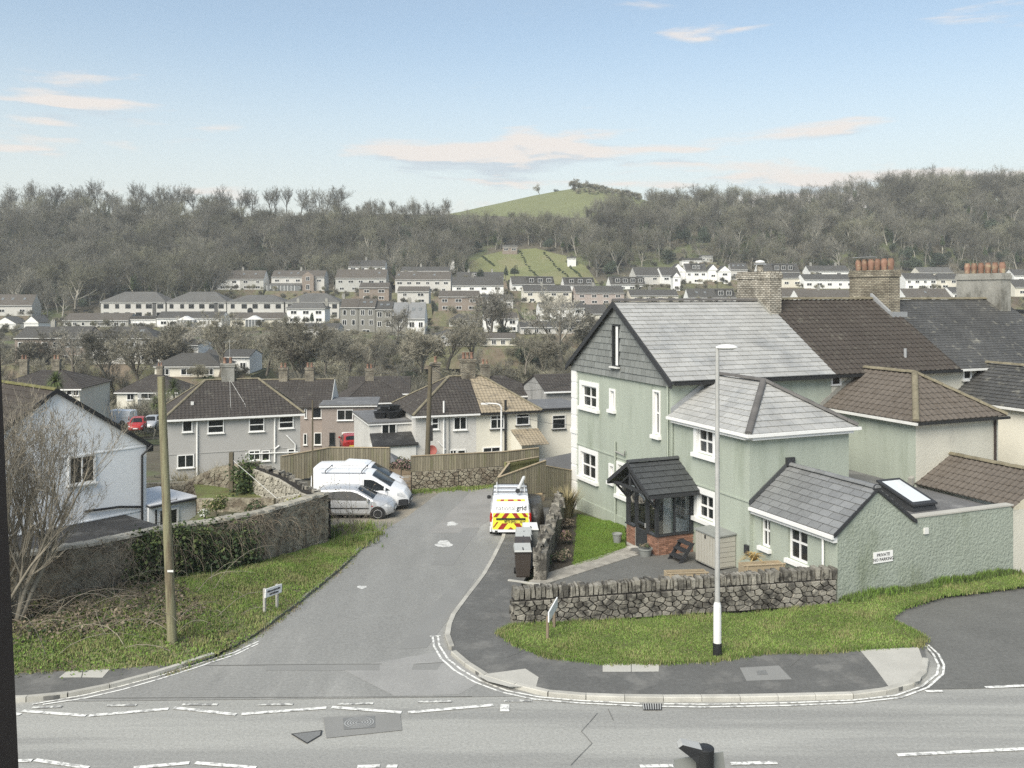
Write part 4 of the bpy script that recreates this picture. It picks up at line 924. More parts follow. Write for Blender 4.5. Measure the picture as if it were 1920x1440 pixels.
for q in ((cD,cA,a1,a2),(cA,cB,a1,a1),(cB,cC,a2,a1)): slates(xr, q, .24, .36, M['slate_old'], cap=0)
ridge_tiles(xr, cA+V(0,0,.05), a1+V(0,0,.05), M['ridge_lichen'], name='hip_tile'); ridge_tiles(xr, a1+V(0,0,.05), a2+V(0,0,.05), M['ridge_lichen'])
MB().bb(cA.x-.1,cA.x,cA.y-.1,YM,4.63,4.73).build('gutter', M['white_dirty'], dh)
# ---------------------------------------------------------------- porch
px0, py0, py1 = -1.85, 7.75, 10.05; pz = -.42; pr = 8.84
fl_ = MB(); fl_.bb(px0, XL, py0, py1, pz-.1, pz+.02)
porch = fl_.build('porch', M['concrete'], gh)
# dwarf walls, brick by brick
bm_ = MB().bb(-.105, .105, -.05, .05, -.0325, .0325).mesh('brick', M['brick_red'])
core = MB(); core.bb(px0+.012, px0+.09, py0+.012, 8.44, pz-.3, .32); core.bb(px0+.012, px0+.09, 9.38, py1-.012, pz-.3, .32); core.bb(px0+.09, XL, py0+.012, py0+.09, pz-.3, .32); core.bb(px0+.09, XL, py1-.09, py1-.012, pz-.3, .32)
core.build('brick_core', M['mortar_pale'], porch)
def bricks(x0, y0, x1, y1, rz, out):
    L = math.hypot(x1-x0, y1-y0); d = ((x1-x0)/L, (y1-y0)/L)
    for r in range(10):
        z = .30-.075*r; s = (0 if r % 2 else .11); p = s
        while p < L:
            a, c_ = max(0, p-.11), min(L, p+.11)
            if c_-a > .05:
                o = mesh_obj('brick', bm_, porch, (x0+d[0]*(a+c_)/2+out[0], y0+d[1]*(a+c_)/2+out[1], z), (0,0,rz)); o.scale = ((c_-a-.012)/.21, 1, 1)
            p += .222
bricks(px0, py0, px0, 8.44, math.pi/2, (.045,0)); bricks(px0, 9.38, px0, py1, math.pi/2, (.045,0)); bricks(px0+.1, py0, XL, py0, 0, (0,.045))
cp = MB(); cp.bb(px0-.05, px0+.14, py0-.05, 8.44, .34, .39); cp.bb(px0-.05, px0+.14, 9.38, py1+.05, .34, .39); cp.bb(px0+.14, XL, py0-.05, py0+.14, .34, .39); cp.bb(px0+.14, XL, py1-.14, py1+.05, .34, .39)
cp.build('coping', M['charcoal'], porch)
for (x, y) in ((px0+.05,py0+.05),(px0+.05,py1-.05),(XL-.06,py0+.05),(XL-.06,py1-.05)): MB().box((x,y,1.25),(.13,.13,1.72)).build('post', M['charcoal'], porch)
for (x, y) in ((-1.0,py0+.05),(px0+.05,8.44),(px0+.05,9.38),(-1.0,py1-.05)): MB().box((x,y,1.2),(.075,.075,1.65)).build('mullion', M['charcoal'], porch)
bt = MB(); bt.bb(px0-.02, XL, py0-.03, py0+.13, 2.0, 2.14); bt.bb(px0-.02, XL, py1-.13, py1+.03, 2.0, 2.14); bt.bb(px0-.02, px0+.12, py0+.13, py1-.13, 2.0, 2.14); bt.bb(px0-.60, px0-.02, py0+.0, py0+.1, 2.0, 2.12); bt.bb(px0-.60, px0-.02, py1-.1, py1, 2.0, 2.12); bt.build('beam', M['charcoal'], porch)
for y in (py0+.05, py1-.05): MB().tube([(px0+.0,y,1.45),(px0-.5,y,2.0)], .05, 6).build('brace', M['charcoal'], porch)
tr = MB(); tr.bb(px0-.58, px0-.48, py0+.1, py1-.1, 2.02, 2.14); tr.tube([(px0-.53,pr,2.1),(px0-.53,pr,2.9)], .055, 6); tr.tube([(px0-.53,8.1,2.1),(px0-.53,pr,2.6)], .045, 6); tr.tube([(px0-.53,9.6,2.1),(px0-.53,pr,2.6)], .045, 6); tr.build('truss', M['charcoal'], porch)
for (y0_, y1_) in ((py0+.1,8.42),(9.40,py1-.1)): MB().quad((px0+.06,y0_,.39),(px0+.06,y1_,.39),(px0+.06,y1_,2.0),(px0+.06,y0_,2.0)).build('pane', M['pane_clear'], porch)
for (x0_, x1_) in ((px0+.12,-1.04),(-.96,XL-.12)):
    MB().quad((x0_,py0+.06,.39),(x1_,py0+.06,.39),(x1_,py0+.06,2.0),(x0_,py0+.06,2.0)).build('pane', M['pane_clear'], porch); MB().quad((x0_,py1-.06,.39),(x1_,py1-.06,.39),(x1_,py1-.06,2.0),(x0_,py1-.06,2.0)).build('pane', M['pane_clear'], porch)
dr_ = MB(); dr_.bb(px0+.02,px0+.08,8.48,8.60,pz+.02,2.0); dr_.bb(px0+.02,px0+.08,9.22,9.34,pz+.02,2.0); dr_.bb(px0+.02,px0+.08,8.60,9.22,pz+.02,.35); dr_.bb(px0+.02,px0+.08,8.60,9.22,1.86,2.0); dr_.bb(px0+.02,px0+.08,8.60,9.22,.55,.62); dr_.build('door', M['charcoal'], porch)
MB().quad((px0+.05,8.60,.35),(px0+.05,9.22,.35),(px0+.05,9.22,1.86),(px0+.05,8.60,1.86)).build('pane', M['pane_clear'], porch)
MB().bb(px0-.03,px0+.015,8.54,8.58,.50,.68).build('door_handle', M['galv'], porch)
MB().bb(px0-.55,px0-.02,8.35,9.5,pz-.16,pz-.02).build('step', M['concrete'], porch)
ox0, ox1 = -2.50, XL; oy0, oy1 = 7.26, 10.42; oz = 2.08; orz = 3.06
pl = (V(ox0,oy0,oz),V(ox1,oy0,oz),V(ox1,pr,orz),V(ox0,pr,orz)); pr_ = (V(ox1,oy1,oz),V(ox0,oy1,oz),V(ox0,pr,orz),V(ox1,pr,orz))
pb = roofboard('porch_roof', [pl, pr_], M['charcoal'], gh)
slates(pb, pl, .29, .52, M['slate_dark'], cap=60); slates(pb, pr_, .29, .52, M['slate_dark'], cap=60)
ridge_tiles(pb, (ox0,pr,orz+.03), (ox1,pr,orz+.03), M['slate_dark'], L=.45, r=.12)
for s, y in ((-1,oy0),(1,oy1)):
    MB().prism([(ox0-.04,y+s*.03,oz-.14),(ox0-.04,y+s*.03,oz+.04),(ox0-.04,pr,orz+.04),(ox0-.04,pr,orz-.14)], (.05,0,0)).build('bargeboard', M['charcoal'], pb)
    MB().bb(ox0, ox1, y-.03 if s < 0 else y, y if s < 0 else y+.03, oz-.14, oz-.01).build('fascia', M['charcoal'], pb)
# bench, cushion and jacket seen through the glass
MB().bb(XL-.03,XL-.004,8.15,9.05,pz+.03,1.85).build('inner_door', M['white'], porch); MB().bb(XL-.02,XL-.003,7.9,8.12,pz+.03,1.95).build('inner_lining', M['white'], porch); MB().bb(XL-.02,XL-.003,9.1,9.95,pz+.03,1.95).build('inner_lining', M['white'], porch)
MB().bb(XL-.045,XL-.031,8.3,8.9,.7,1.7).build('door_glass', M['glass_pale'], porch)
bn = thing('bench', 'brown bench standing inside the glazed porch', 'bench', A.w(-.75, 8.3, pz), ANG)
MB().bb(-.35,.35,-.3,.3,.36,.42).build('seat', M['wood_pale'], bn)
for x in (-.3,.3):
    for y in (-.25,.25): MB().box((x,y,.19),(.05,.05,.36)).build('leg', M['wood_grey'], bn)
def soft(name, label, cat, c, s, m, seed=0):
    b = bmesh.new(); bmesh.ops.create_icosphere(b, subdivisions=2, radius=1); r_ = random.Random(seed)
    for v in b.verts:
        k = 1+.12*math.sin(v.co.x*5+seed)*math.cos(v.co.z*4); v.co = Vector((math.copysign(abs(v.co.x)**.6, v.co.x)*s[0], math.copysign(abs(v.co.y)**.6, v.co.y)*s[1], math.copysign(abs(v.co.z)**.6, v.co.z)*s[2]))*k
    me = bpy.data.meshes.new(name); b.to_mesh(me); b.free(); me.materials.append(m); me.polygons.foreach_set('use_smooth', [True]*len(me.polygons))
    return tag(mesh_obj(name, me, None, c, (0,0,ANG)), label, cat)
soft('cushion', 'pale grey cushion on the bench inside the porch', 'cushion', A.w(-.75,8.3,pz+.56), (.26,.2,.12), M['white_dirty'], 3)
soft('coat', 'grey coat hanging by the porch door', 'coat', A.w(-1.2,9.75,.75), (.12,.18,.38), M['plastic_lid'], 5)
# ================================================================ stone walls
def clip(poly, nx_, ny_, d):
    out = []
    for i in range(len(poly)):
        p, q = poly[i], poly[(i+1) % len(poly)]
        a, b = p[0]*nx_+p[1]*ny_-d, q[0]*nx_+q[1]*ny_-d
        if a <= 0: out.append(p)
        if a*b < 0: t = a/(a-b); out.append((p[0]+(q[0]-p[0])*t, p[1]+(q[1]-p[1])*t))
    return out
def cells(L, Hh, su, sv, r_, squash=1.0):
    pts = []
    nv = max(1, round(Hh/sv)); nu = max(1, round(L/su))
    for j in range(nv):
        for i in range(nu+(j % 2)):
            pts.append(((i+.5-(.5 if j % 2 else 0)+r_.uniform(-.36,.36))*L/nu, (j+.5+r_.uniform(-.34,.34))*Hh/nv))
    res = []
    for i, p in enumerate(pts):
        poly = [(0,0),(L,0),(L,Hh),(0,Hh)]
        for j, q in enumerate(pts):
            if i == j or abs(p[0]-q[0]) > 3*su or abs(p[1]-q[1]) > 3*sv: continue
            nx_, ny_ = (q[0]-p[0]), (q[1]-p[1])*squash
            mx, my = (p[0]+q[0])/2, (p[1]+q[1])/2
            poly = clip(poly, nx_, ny_, mx*nx_+my*ny_)
            if len(poly) < 3: break
        if len(poly) >= 3: res.append(poly)
    return res
def stone_piece(poly, gap, bulge, r_):
    cx_ = sum(p[0] for p in poly)/len(poly); cy_ = sum(p[1] for p in poly)/len(poly)
    size = max(max(p[0] for p in poly)-min(p[0] for p in poly), .05)
    s0 = max(.5, 1-2*gap/size); s1 = s0*.86; n = len(poly)
    vs_ = []
    for s, d in ((s0, .03), (s0, -bulge*.45), (s1, -bulge)):
        vs_ += [((p[0]-cx_)*s, d, (p[1]-cy_)*s) for p in poly]
    fs = [tuple(2*n+i for i in range(n))]
    for k in range(2): fs += [(k*n+i, k*n+(i+1) % n, (k+1)*n+(i+1) % n, (k+1)*n+i) for i in range(n)]
    return vs_, fs, (cx_, cy_)
def rubble_face(parent, a, b, za, zb, ha, hb, su, sv, m, r_, gap=.02, bulge=.06, cap=300, squash=3.0, out=0.0, name='stone'):
    """stones on the face seen from the right-hand side of a->b reversed (outward = right of a->b)"""
    a, b = Vector((a[0],a[1],0)), Vector((b[0],b[1],0)); d = b-a; L = d.length; u = d/L; nrm = Vector((u.y,-u.x,0))
    rest = MB(); n_ = 0
    for poly in cells(L, 1.0, su, sv/((ha+hb)/2), r_, squash*((ha+hb)/2)**2*.6+.4):
        pp = [(p[0], p[1]*lerp(ha, hb, p[0]/L)) for p in poly]
        vs_, fs, c = stone_piece(pp, gap, bulge*r_.uniform(.6, 1.3), r_)
        base = a+u*c[0]+nrm*out; z = lerp(za, zb, c[0]/L)+c[1]
        ang = math.atan2(u.y, u.x)
        if n_ < cap:
            o = MB().add(vs_, fs).build(name, m, parent, loc=(base.x, base.y, z), rot=(0,0,ang)); n_ += 1
        else:
            rest.M = Matrix.Translation((base.x, base.y, z)) @ Matrix.Rotation(ang, 4, 'Z'); rest.add(vs_, fs)
    if rest.f: rest.build('stones', m, parent, kind='stuff')
def core(parent, pts, th, m, name='core', shrink=0.0):
    """solid heart of a wall: pts = (X, Y, zbottom, ztop)"""
    mb = MB(); n = len(pts); L, Rr = [], []
    for i, p in enumerate(pts):
        q0, q1 = pts[max(i-1,0)], pts[min(i+1,n-1)]; d = Vector((q1[0]-q0[0], q1[1]-q0[1], 0)).normalized(); k = Vector((d.y,-d.x,0))
        L.append((Vector((p[0],p[1],0))+k*(0-shrink), p)); Rr.append((Vector((p[0],p[1],0))-k*th, p))
    vs_ = []
    for (l, p), (r, _) in zip(L, Rr): vs_ += [(l.x,l.y,p[2]),(l.x,l.y,p[3]),(r.x,r.y,p[3]),(r.x,r.y,p[2])]
    fs = []
    for i in range(n-1):
        for k in range(4): fs.append((4*i+k, 4*i+(k+1)%4, 4*i+4+(k+1)%4, 4*i+4+k))
    fs += [(3,2,1,0), tuple(4*(n-1)+k for k in range(4))]
    return mb.add(vs_, fs).build(name, m, parent)
r1 = random.Random(11)
fw = thing('stone_wall', 'low rubble stone wall with upright coping stones in front of the driveway', 'wall')
fa, fb = (0.05,26.8), (10.2,28.55); Hf0, Hf1 = .70, .78
core(fw, [(fa[0],fa[1],-.4,Hf0+.02),(fb[0],fb[1],-.4,Hf1+.02)], .38, M['mortar'], shrink=.02)
rubble_face(fw, fa, fb, -.05, -.02, Hf0, Hf1, .29, .15, M['stone'], r1)
u_ = (Vector((*fb,0))-Vector((*fa,0))).normalized(); nn = Vector((u_.y,-u_.x,0))
rubble_face(fw, (fa[0]-nn.x*.38,fa[1]-nn.y*.38), fa, -.05, -.05, Hf0, Hf0, .2, .18, M['stone'], r1)
cop = []
for k in range(5):                     # a few differing coping stones, shared along the wall
    w = (.07,.09,.11,.13,.16)[k]; b = MB(); h = r1.uniform(.23,.36); j = lambda: r1.uniform(-.018,.018)
    b.add([(-w/2+j(),-.2,0),(w/2+j(),-.2,0),(w/2,.2,0),(-w/2,.2,0),(-w/2+.01+j(),-.19+j(),h+j()),(w/2-.01+j(),-.19+j(),h+j()),(w/2-.01,.18+j(),h+j()),(-w/2+.01,.18+j(),h+j())],[(4,5,6,7),(0,1,5,4),(1,2,6,5),(2,3,7,6),(3,0,4,7)])
    cop.append((w, b.mesh('coping_stone', M['stone'])))
p = 0; LW = (Vector((*fb,0))-Vector((*fa,0))).length
while p < LW-.1:
    w, me = cop[r1.randrange(5)]; q = Vector((*fa,0))+u_*(p+w/2)-nn*.19
    o = mesh_obj('coping_stone', me, fw, (q.x,q.y,lerp(Hf0,Hf1,p/LW)+r1.uniform(-.02,.03)), (r1.uniform(-.05,.05),r1.uniform(-.09,.09),math.atan2(u_.y,u_.x)+r1.uniform(-.08,.08))); p += w+.026
# low rubble wall along the footway beside the bins
lw = thing('stone_wall', 'low crumbling stone wall behind the wheelie bins', 'wall')
la, lb = G(1003,1085,.1), G(1042,972,.1)
core(lw, [(la.x,la.y,-.9,.72),(lerp(la.x,lb.x,.5),lerp(la.y,lb.y,.5),-1.2,.52),(lb.x,lb.y,-1.4,.3)][::-1], .4, M['stone'], shrink=.02)
rubble_face(lw, lb, la, -1.1, -.4, 1.4, 1.1, .28, .16, M['stone'], r1, cap=120)
rubble_face(lw, (la.x,la.y), (la.x+.4,la.y+.12), -.4, -.4, 1.1, 1.0, .2, .17, M['stone'], r1, cap=30)
for k in range(26):
    t = k/25; c = la.lerp(lb, t); w = cop[r1.randrange(5)][1]
    mesh_obj('coping_stone', w, lw, (c.x+.2+r1.uniform(-.05,.05), c.y, lerp(.70,.28,t)), (r1.uniform(-1.6,1.6),r1.uniform(-.3,.3),r1.uniform(0,3)))
# boundary wall on the bank, left of the lane
WL = [(-16.9,25.2,.45,1.95),(-14.5,27.0,.45,1.92),(-12.9,28.5,.4,1.9),(-11.4,30.2,.3,1.9),(-10.0,31.4,.2,1.86),(-8.9,32.9,.05,1.80),(-7.45,36.7,-.25,1.62)]
M['wall_rubble'] = mat('wall_rubble', (.29,.265,.205), .95, .15, n1=(1.4,.3), n2=(8,.35), c2=(.17,.145,.11), mask=(2.2,.45,.6), bump=(8,1,.08))
bw = thing('boundary_wall', 'long ivy covered stone boundary wall on the bank left of the lane', 'wall')
core(bw, WL, .38, M['wall_rubble'])
for i in range(len(WL)-1):
    a, b = WL[i], WL[i+1]; L = math.hypot(b[0]-a[0], b[1]-a[1]); n = max(1, round(L/.42))
    for k in range(n):
        t = (k+.5)/n; X, Y, z = lerp(a[0],b[0],t), lerp(a[1],b[1],t), lerp(a[3],b[3],t); an = math.atan2(b[1]-a[1], b[0]-a[0])
        key = ('cap', round(L/n,2))
        if key not in _wc: _wc[key] = [MB().add([(-L/n/2+.01,-.26,0),(L/n/2-.01,-.25,0),(L/n/2-.01,.27,0),(-L/n/2+.01,.25,0),(-L/n/2+.02,-.22,.08+r1.uniform(0,.03)),(L/n/2-.02,-.21,.07+r1.uniform(0,.03)),(L/n/2-.02,.22,.09),(-L/n/2+.02,.22,.08)],[(4,5,6,7),(0,1,5,4),(1,2,6,5),(2,3,7,6),(3,0,4,7)]).mesh('coping_stone', M['stone_pale']) for _ in range(3)]
        nx_, ny_ = math.sin(an), -math.cos(an)
        mesh_obj('coping_stone', _wc[key][k % 3], bw, (X-nx_*.19, Y-ny_*.19, z+r1.uniform(-.015,.015)), (0,-math.atan2(b[3]-a[3], L),an+r1.uniform(-.03,.03)))
rubble_face(bw, (-8.9,32.9), (-7.45,36.7), -.1, -.3, 1.9, 1.9, .36, .2, M['wall_rubble'], r1, cap=80, gap=.008, bulge=.035)
rubble_face(bw, (-10.0,31.4), (-8.9,32.9), .1, -.1, 1.7, 1.85, .36, .2, M['wall_rubble'], r1, cap=40, gap=.008, bulge=.035)
# garden wall between the parked cars and the lower garden
GW = [(-7.75,36.9,-.6,1.35),(-9.0,38.6,-.6,1.35),(-10.4,40.6,-.6,1.50),(-12.1,42.4,-.6,1.62)]
gwl = thing('garden_wall', 'pale rubble stone garden wall running back behind the parked cars', 'wall')
core(gwl, [(x,y,a,b) for x,y,a,b in GW[::-1]], .4, M['mortar'], shrink=.03)
for i in range(len(GW)-1):
    a, b = GW[i+1], GW[i]
    rubble_face(gwl, a[:2], b[:2], a[2]+.2, b[2]+.2, a[3]-a[2]-.25, b[3]-b[2]-.25, .27, .17, M['stone_pale'], r1, cap=95, gap=.012, bulge=.06)
for i in range(len(GW)-1):
    a, b = GW[i], GW[i+1]; n = 9
    for k in range(n):
        t = (k+.5)/n
        mesh_obj('coping_stone', cop[r1.randrange(5)][1], gwl, (lerp(a[0],b[0],t)+.2, lerp(a[1],b[1],t)+.15, lerp(a[3],b[3],t)-.06), (r1.uniform(1.2,1.8),r1.uniform(-.2,.2),r1.uniform(0,3)))
ow = thing('garden_wall', 'dark ivy grown stone wall stepping down behind the lower garden', 'wall')
OW = [(-12.3,42.8,-2.4,1.75),(-13.0,43.6,-2.4,1.6),(-14.4,44.0,-2.4,1.3),(-16.2,44.6,-2.4,.45),(-19.6,45.6,-2.4,.1)]
core(ow, OW[::-1], .4, M['wall_rubble'])
for i in range(len(OW)-1): rubble_face(ow, OW[i+1][:2], OW[i][:2], -.7, -.7, OW[i+1][3]+.6, OW[i][3]+.6, .4, .2, M['wall_rubble'], r1, cap=60, gap=.008, bulge=.05)
rt = tag(core(None, [(-14.3,41.1,-2.4,.42),(-12.9,40.9,-2.4,.5),(-10.6,40.3,-2.4,.62)], .2, M['wall_rubble'], name='retaining_wall'), 'low dark retaining wall across the lower garden', 'wall')
# ================================================================ bank between the lane and the boundary wall
KB = px((706,1000),(640,1062),(560,1127),(480,1187),(400,1229),(350,1246),(200,1256),(40,1264),(-300,1276), dz=.1)
def polyat(pts, t):
    seg = [0]
    for a, b in zip(pts[:-1], pts[1:]): seg.append(seg[-1]+math.hypot(b[0]-a[0], b[1]-a[1]))
    s = t*seg[-1]
    for i in range(len(pts)-1):
        if s <= seg[i+1] or i == len(pts)-2:
            w = (s-seg[i])/(seg[i+1]-seg[i]); return tuple(lerp(a, b, w) for a, b in zip(pts[i], pts[i+1]))
WB = [(x, y, zb) for x, y, zb, zt in WL[::-1]]; WB[0] = (-6.9,38.4,-.45)
def bank_pt(s, t):
    k = polyat([(p.x,p.y,p.z) for p in KB], s); w = polyat(WB, s)
    X, Y, z = (lerp(k[i], w[i], t) for i in range(3))
    z += .10*math.sin(math.pi*t)*(math.sin(X*1.7)*math.cos(Y*1.3))+.18*math.sin(math.pi*t*.9)*sstep(.1,.5,s)
    return X, Y, z-.01
NS, NT = 90, 22
bv = np.array([bank_pt(i/NS, j/NT) for i in range(NS+1) for j in range(NT+1)])
ix = np.arange((NS+1)*(NT+1)).reshape(NS+1, NT+1)
bf = np.stack([ix[:-1,:-1], ix[:-1,1:], ix[1:,1:], ix[1:,:-1]], -1).reshape(-1,4)[:, ::-1]
bme = np_mesh('grass_bank', bv, bf, M['bank']); bme.polygons.foreach_set('use_smooth',[True]*len(bf)); tag(mesh_obj('grass_bank', bme), kind='structure')
# lower garden lawn
gl = [PZ(368,1000,.02),PZ(371,972,.02),PZ(455,962,.02),PZ(484,976,.02),PZ(480,992,.02),PZ(420,1015,.02)]
sheet('lawn', [(p.x,p.y) for p in gl], .02, M['lawn'], follow=False)
sheet('flower_bed', [(-14.3,41.2),(-10.8,40.4),(-12.0,42.4),(-14.4,43.9),(-15.6,44.4)], .42, M['turf'], follow=False)
# ================================================================ garden of the green house
sheet('flower_bed', px((1042,985),(1082,968),(1076,1063),(1016,1080),(1010,1060)), .035, M['soil'])
sheet('lawn', px((1083,966),(1110,972),(1172,985),(1172,1030),(1120,1052),(1074,1064),(1079,1015)), .045, M['lawn'])
bp_ = tag(bpy.data.objects.new('block_path', None), kind='structure'); link(bp_)
pa, pb2, pc, pd = (V(p.x,p.y,0) for p in px((990,1106),(1004,1086),(1176,1030),(1198,1041)))
me_b = MB().bb(-.095,.095,-.045,.045,-.06,0).mesh('block', M['blockpave'])
quad_at = lambda u, v: pa.lerp(pd, u).lerp(pb2.lerp(pc, u), v)
LBK = (pd-pa).length; WBK = (pb2-pa).length; nu, nv = int(LBK/.30), 4
for i in range(nu):
    for j in range(nv):
        c = quad_at((i+.5+(.5 if j % 2 else 0)*.9)/(nu+.5), (j+.5)/nv); d = quad_at(min(1,(i+1)/nu),(j+.5)/nv)-quad_at(i/nu,(j+.5)/nv)
        o = mesh_obj('block', me_b, bp_, (c.x,c.y,roadz(c.y)+.055+r1.uniform(0,.005)), (0,0,math.atan2(d.y,d.x))); o.scale = (.29/.19, WBK/nv*.95/.09, 1)
tag(MB().bb(-.05,.05,-.8,.8,-.05,0).build('edging', M['concrete'], None, loc=G(993,1092,.13), rot=(0,0,1.15)), 'pale concrete edging at the foot of the block path', 'edging')
# ================================================================ wheelie bins
def bin_(label, X, Y, rz, body, lid, s=1.0):
    t = thing('wheelie_bin', label, 'bin', (X, Y, roadz(Y)+.1), rz, 'wheelie bins on the footway'); t.scale = (s, s, s)
    b = MB(); zs_ = [(0.02,.21,.25),(.05,.23,.27),(.88,.285,.345),(.92,.29,.35)]
    for (z, hx, hy), (z2, hx2, hy2) in zip(zs_[:-1], zs_[1:]):
        A_ = [(-hx,-hy,z),(hx,-hy,z),(hx,hy,z),(-hx,hy,z)]; B_ = [(-hx2,-hy2,z2),(hx2,-hy2,z2),(hx2,hy2,z2),(-hx2,hy2,z2)]
        b.add(A_+B_, [(i,(i+1)%4,4+(i+1)%4,4+i) for i in range(4)])
    b.bb(-.31,.31,-.37,.37,.88,.93); b.bb(-.23,.23,-.27,.27,0.02,.03); b.build('body', body, t)
    l = MB(); l.add([(-.31,-.40,.932),(.31,-.40,.932),(.31,.36,.932),(-.31,.36,.932),(-.28,-.37,.985),(.28,-.37,.985),(.29,.34,1.05),(-.29,.34,1.05)],[(4,5,6,7),(0,1,5,4),(1,2,6,5),(2,3,7,6),(3,0,4,7)])
    lo = l.build('lid', lid, t); MB().bb(-.02,.02,-.36,.33,1.0,1.012).build('rib', M['charcoal'], lo)
    MB().tube([(-.24,.42,.96),(.24,.42,.96)], .018, 8).build('handle', body, t)
    for sx in (-1,1):
        w = MB().lathe([(.04,-.03),(.1,-.03),(.1,.03),(.04,.03)], (sx*.26,.26,.1), 14, axis='X').build('wheel', M['rubber'], t)
b0 = G(980,1083,.1)
bin_('brown wheelie bin standing nearest the road', b0.x, b0.y+.3, .05, M['plastic_brown'], M['plastic_lid'])
for k, (dx, dy, nm, bdy, ld) in enumerate([(.02,1.15,'brown lidded wheelie bin second in the row',M['plastic_brown'],M['plastic_brown']),(.05,1.95,'grey wheelie bin third in the row with pale lid',M['plastic_grey'],M['plastic_lid']),(.08,2.75,'green grey wheelie bin fourth in the row, behind the van corner',M['plastic_grey'],M['plastic_lid']),(.35,3.6,'farthest wheelie bin of the row beside the low wall',M['plastic_grey'],M['white_dirty'])]):
    bin_(nm, b0.x+dx, b0.y+.3+dy, .02*k, bdy, ld, .97)
# ================================================================ storage box, planters, pots, steps
sb = thing('storage_box', 'beige plastic garden storage box with grey lid beside the porch', 'storage box', A.w(-1.04, 4.99, -.27), ANG)
MB().bb(.02,.86,.02,1.33,.02,1.18).build('body', M['plastic_beige'], sb)
for k in range(7): MB().bb(0,.02,.06+k*.175,.06+k*.175+.15,.08,1.1).build('door_panel', M['plastic_beige'], sb)
for k in range(6): MB().bb(.06,.84,0,.02,.08+k*.18,.08+k*.18+.155).build('panel', M['plastic_beige'], sb)
sbl = MB(); sbl.add([(-.04,-.04,1.18),(.92,-.04,1.22),(.92,1.38,1.22),(-.04,1.38,1.18),(-.04,-.04,1.22),(.92,-.04,1.27),(.92,1.38,1.27),(-.04,1.38,1.22)],[(4,5,6,7),(0,1,5,4),(1,2,6,5),(2,3,7,6),(3,0,4,7),(3,2,1,0)]); sbl.build('lid', M['pot'], sb)
MB().bb(-.03,.0,.64,.70,1.0,1.12).build('latch', M['black'], sb); MB().bb(-.01,.87,-.01,1.34,0,.03).build('base', M['black'], sb)
def planter(label, c, w, d, h, rz, n):
    t = thing('planter', label, 'planter', c, rz, 'timber planters')
    for k in range(n):
        z = h*k/n; hh = h/n-.012
        MB().bb(-w/2,w/2,-d/2,-d/2+.03,z,z+hh).build('board', M['wood_pale'], t); MB().bb(-w/2,w/2,d/2-.03,d/2,z,z+hh).build('board', M['wood_pale'], t)
        for s in (-1,1): MB().bb(s*w/2-.03 if s > 0 else -w/2, s*w/2 if s > 0 else -w/2+.03, -d/2+.03, d/2-.03, z, z+hh).build('board', M['wood_pale'], t)
    for sx in (-1,1): MB().bb(sx*(w/2-.1)-.03,sx*(w/2-.1)+.03,-d/2-.02,-d/2-.002,0,h+.02).build('batten', M['wood_pale'], t)
    MB().bb(-w/2-.02,w/2+.02,-d/2-.025,-d/2+.05,h,h+.03).build('cap', M['wood_pale'], t)
    MB().bb(-w/2+.03,w/2-.03,-d/2+.03,d/2-.03,h*.5,h*.8).build('compost', M['soil'], t); return t
planter('long timber planter left of the lamp post behind the stone wall', (P(1286,1085,31.2).x,31.2,-.25), 1.42, .5, .45, .10, 2)
planter('timber planter right of the storage box behind the stone wall', (P(1428,1085,30.75).x,30.75,-.2), 1.45, .5, .82, .16, 3)
def pot(label, c, r, h, m=None):
    t = thing('plant_pot', label, 'plant pot', c)
    MB().lathe([(r*.7,0),(r,h),(r*1.06,h),(r*1.06,h-.04),(r*.9,h-.05),(.01,h-.06)], n=14).build('pot', m or M['pot'], t, 40); return t
pot('grey plant pot on the lawn edge left of the porch', A.w(-2.2,10.2,-.5), .2, .42); pot1 = pot('round grey bowl planter beside the porch step', A.w(-2.25,7.9,-.42), .27, .34)
st = thing('garden_steps', 'black metal steps leaning between the porch and the storage box', 'steps', A.w(-1.25,6.75,-.36), ANG)
for k in range(3): MB().bb(-.45+.18*k,-.15+.18*k,-.35,.35,.18+.24*k,.22+.24*k).build('tread', M['charcoal'], st)
for y in (-.36,.36): MB().prism([(-.5,y,0),(-.3,y,0),(.25,y,.72),(.05,y,.72)], (0,.03,0)).build('side', M['charcoal'], st)
# ================================================================ lamp posts, poles, signs
lp = thing('lamp_post', 'tall grey street lamp on the grass verge in front of the green house', 'street lamp', (G(1345,1230,.1).x, G(1345,1230,.1).y, .1))
zt = 9.8-(655-548)*lp.location.y/F-.1; ky_ = lp.location.y/F
MB().lathe([(.12,-.1),(.12,.35),(.115,.351)], n=14).build('base', M['black'], lp, 40)
MB().lathe([(.108,.352),(.105,1.30),(.10,1.36),(.072,1.44)], n=14).build('access_column', M['steel_white'], lp, 30)
MB().lathe([(.070,1.441),(.068,3.0),(.058,6.0),(.052,zt+.06)], n=12).build('shaft', M['galv'], lp, 40)
hd = MB(); hd.lathe([(.0,-.055),(.10,-.05),(.16,-.01),(.15,.03),(.08,.075),(.0,.085)], n=14); hd = hd.build('lantern', M['steel_white'], lp, 40, loc=(.25,0,zt+.05)); hd.scale = (1.9,1.1,1)
MB().lathe([(.0,-.068),(.09,-.064),(.1,-.05)], n=12).build('lens', M['lamp_clear'], hd)
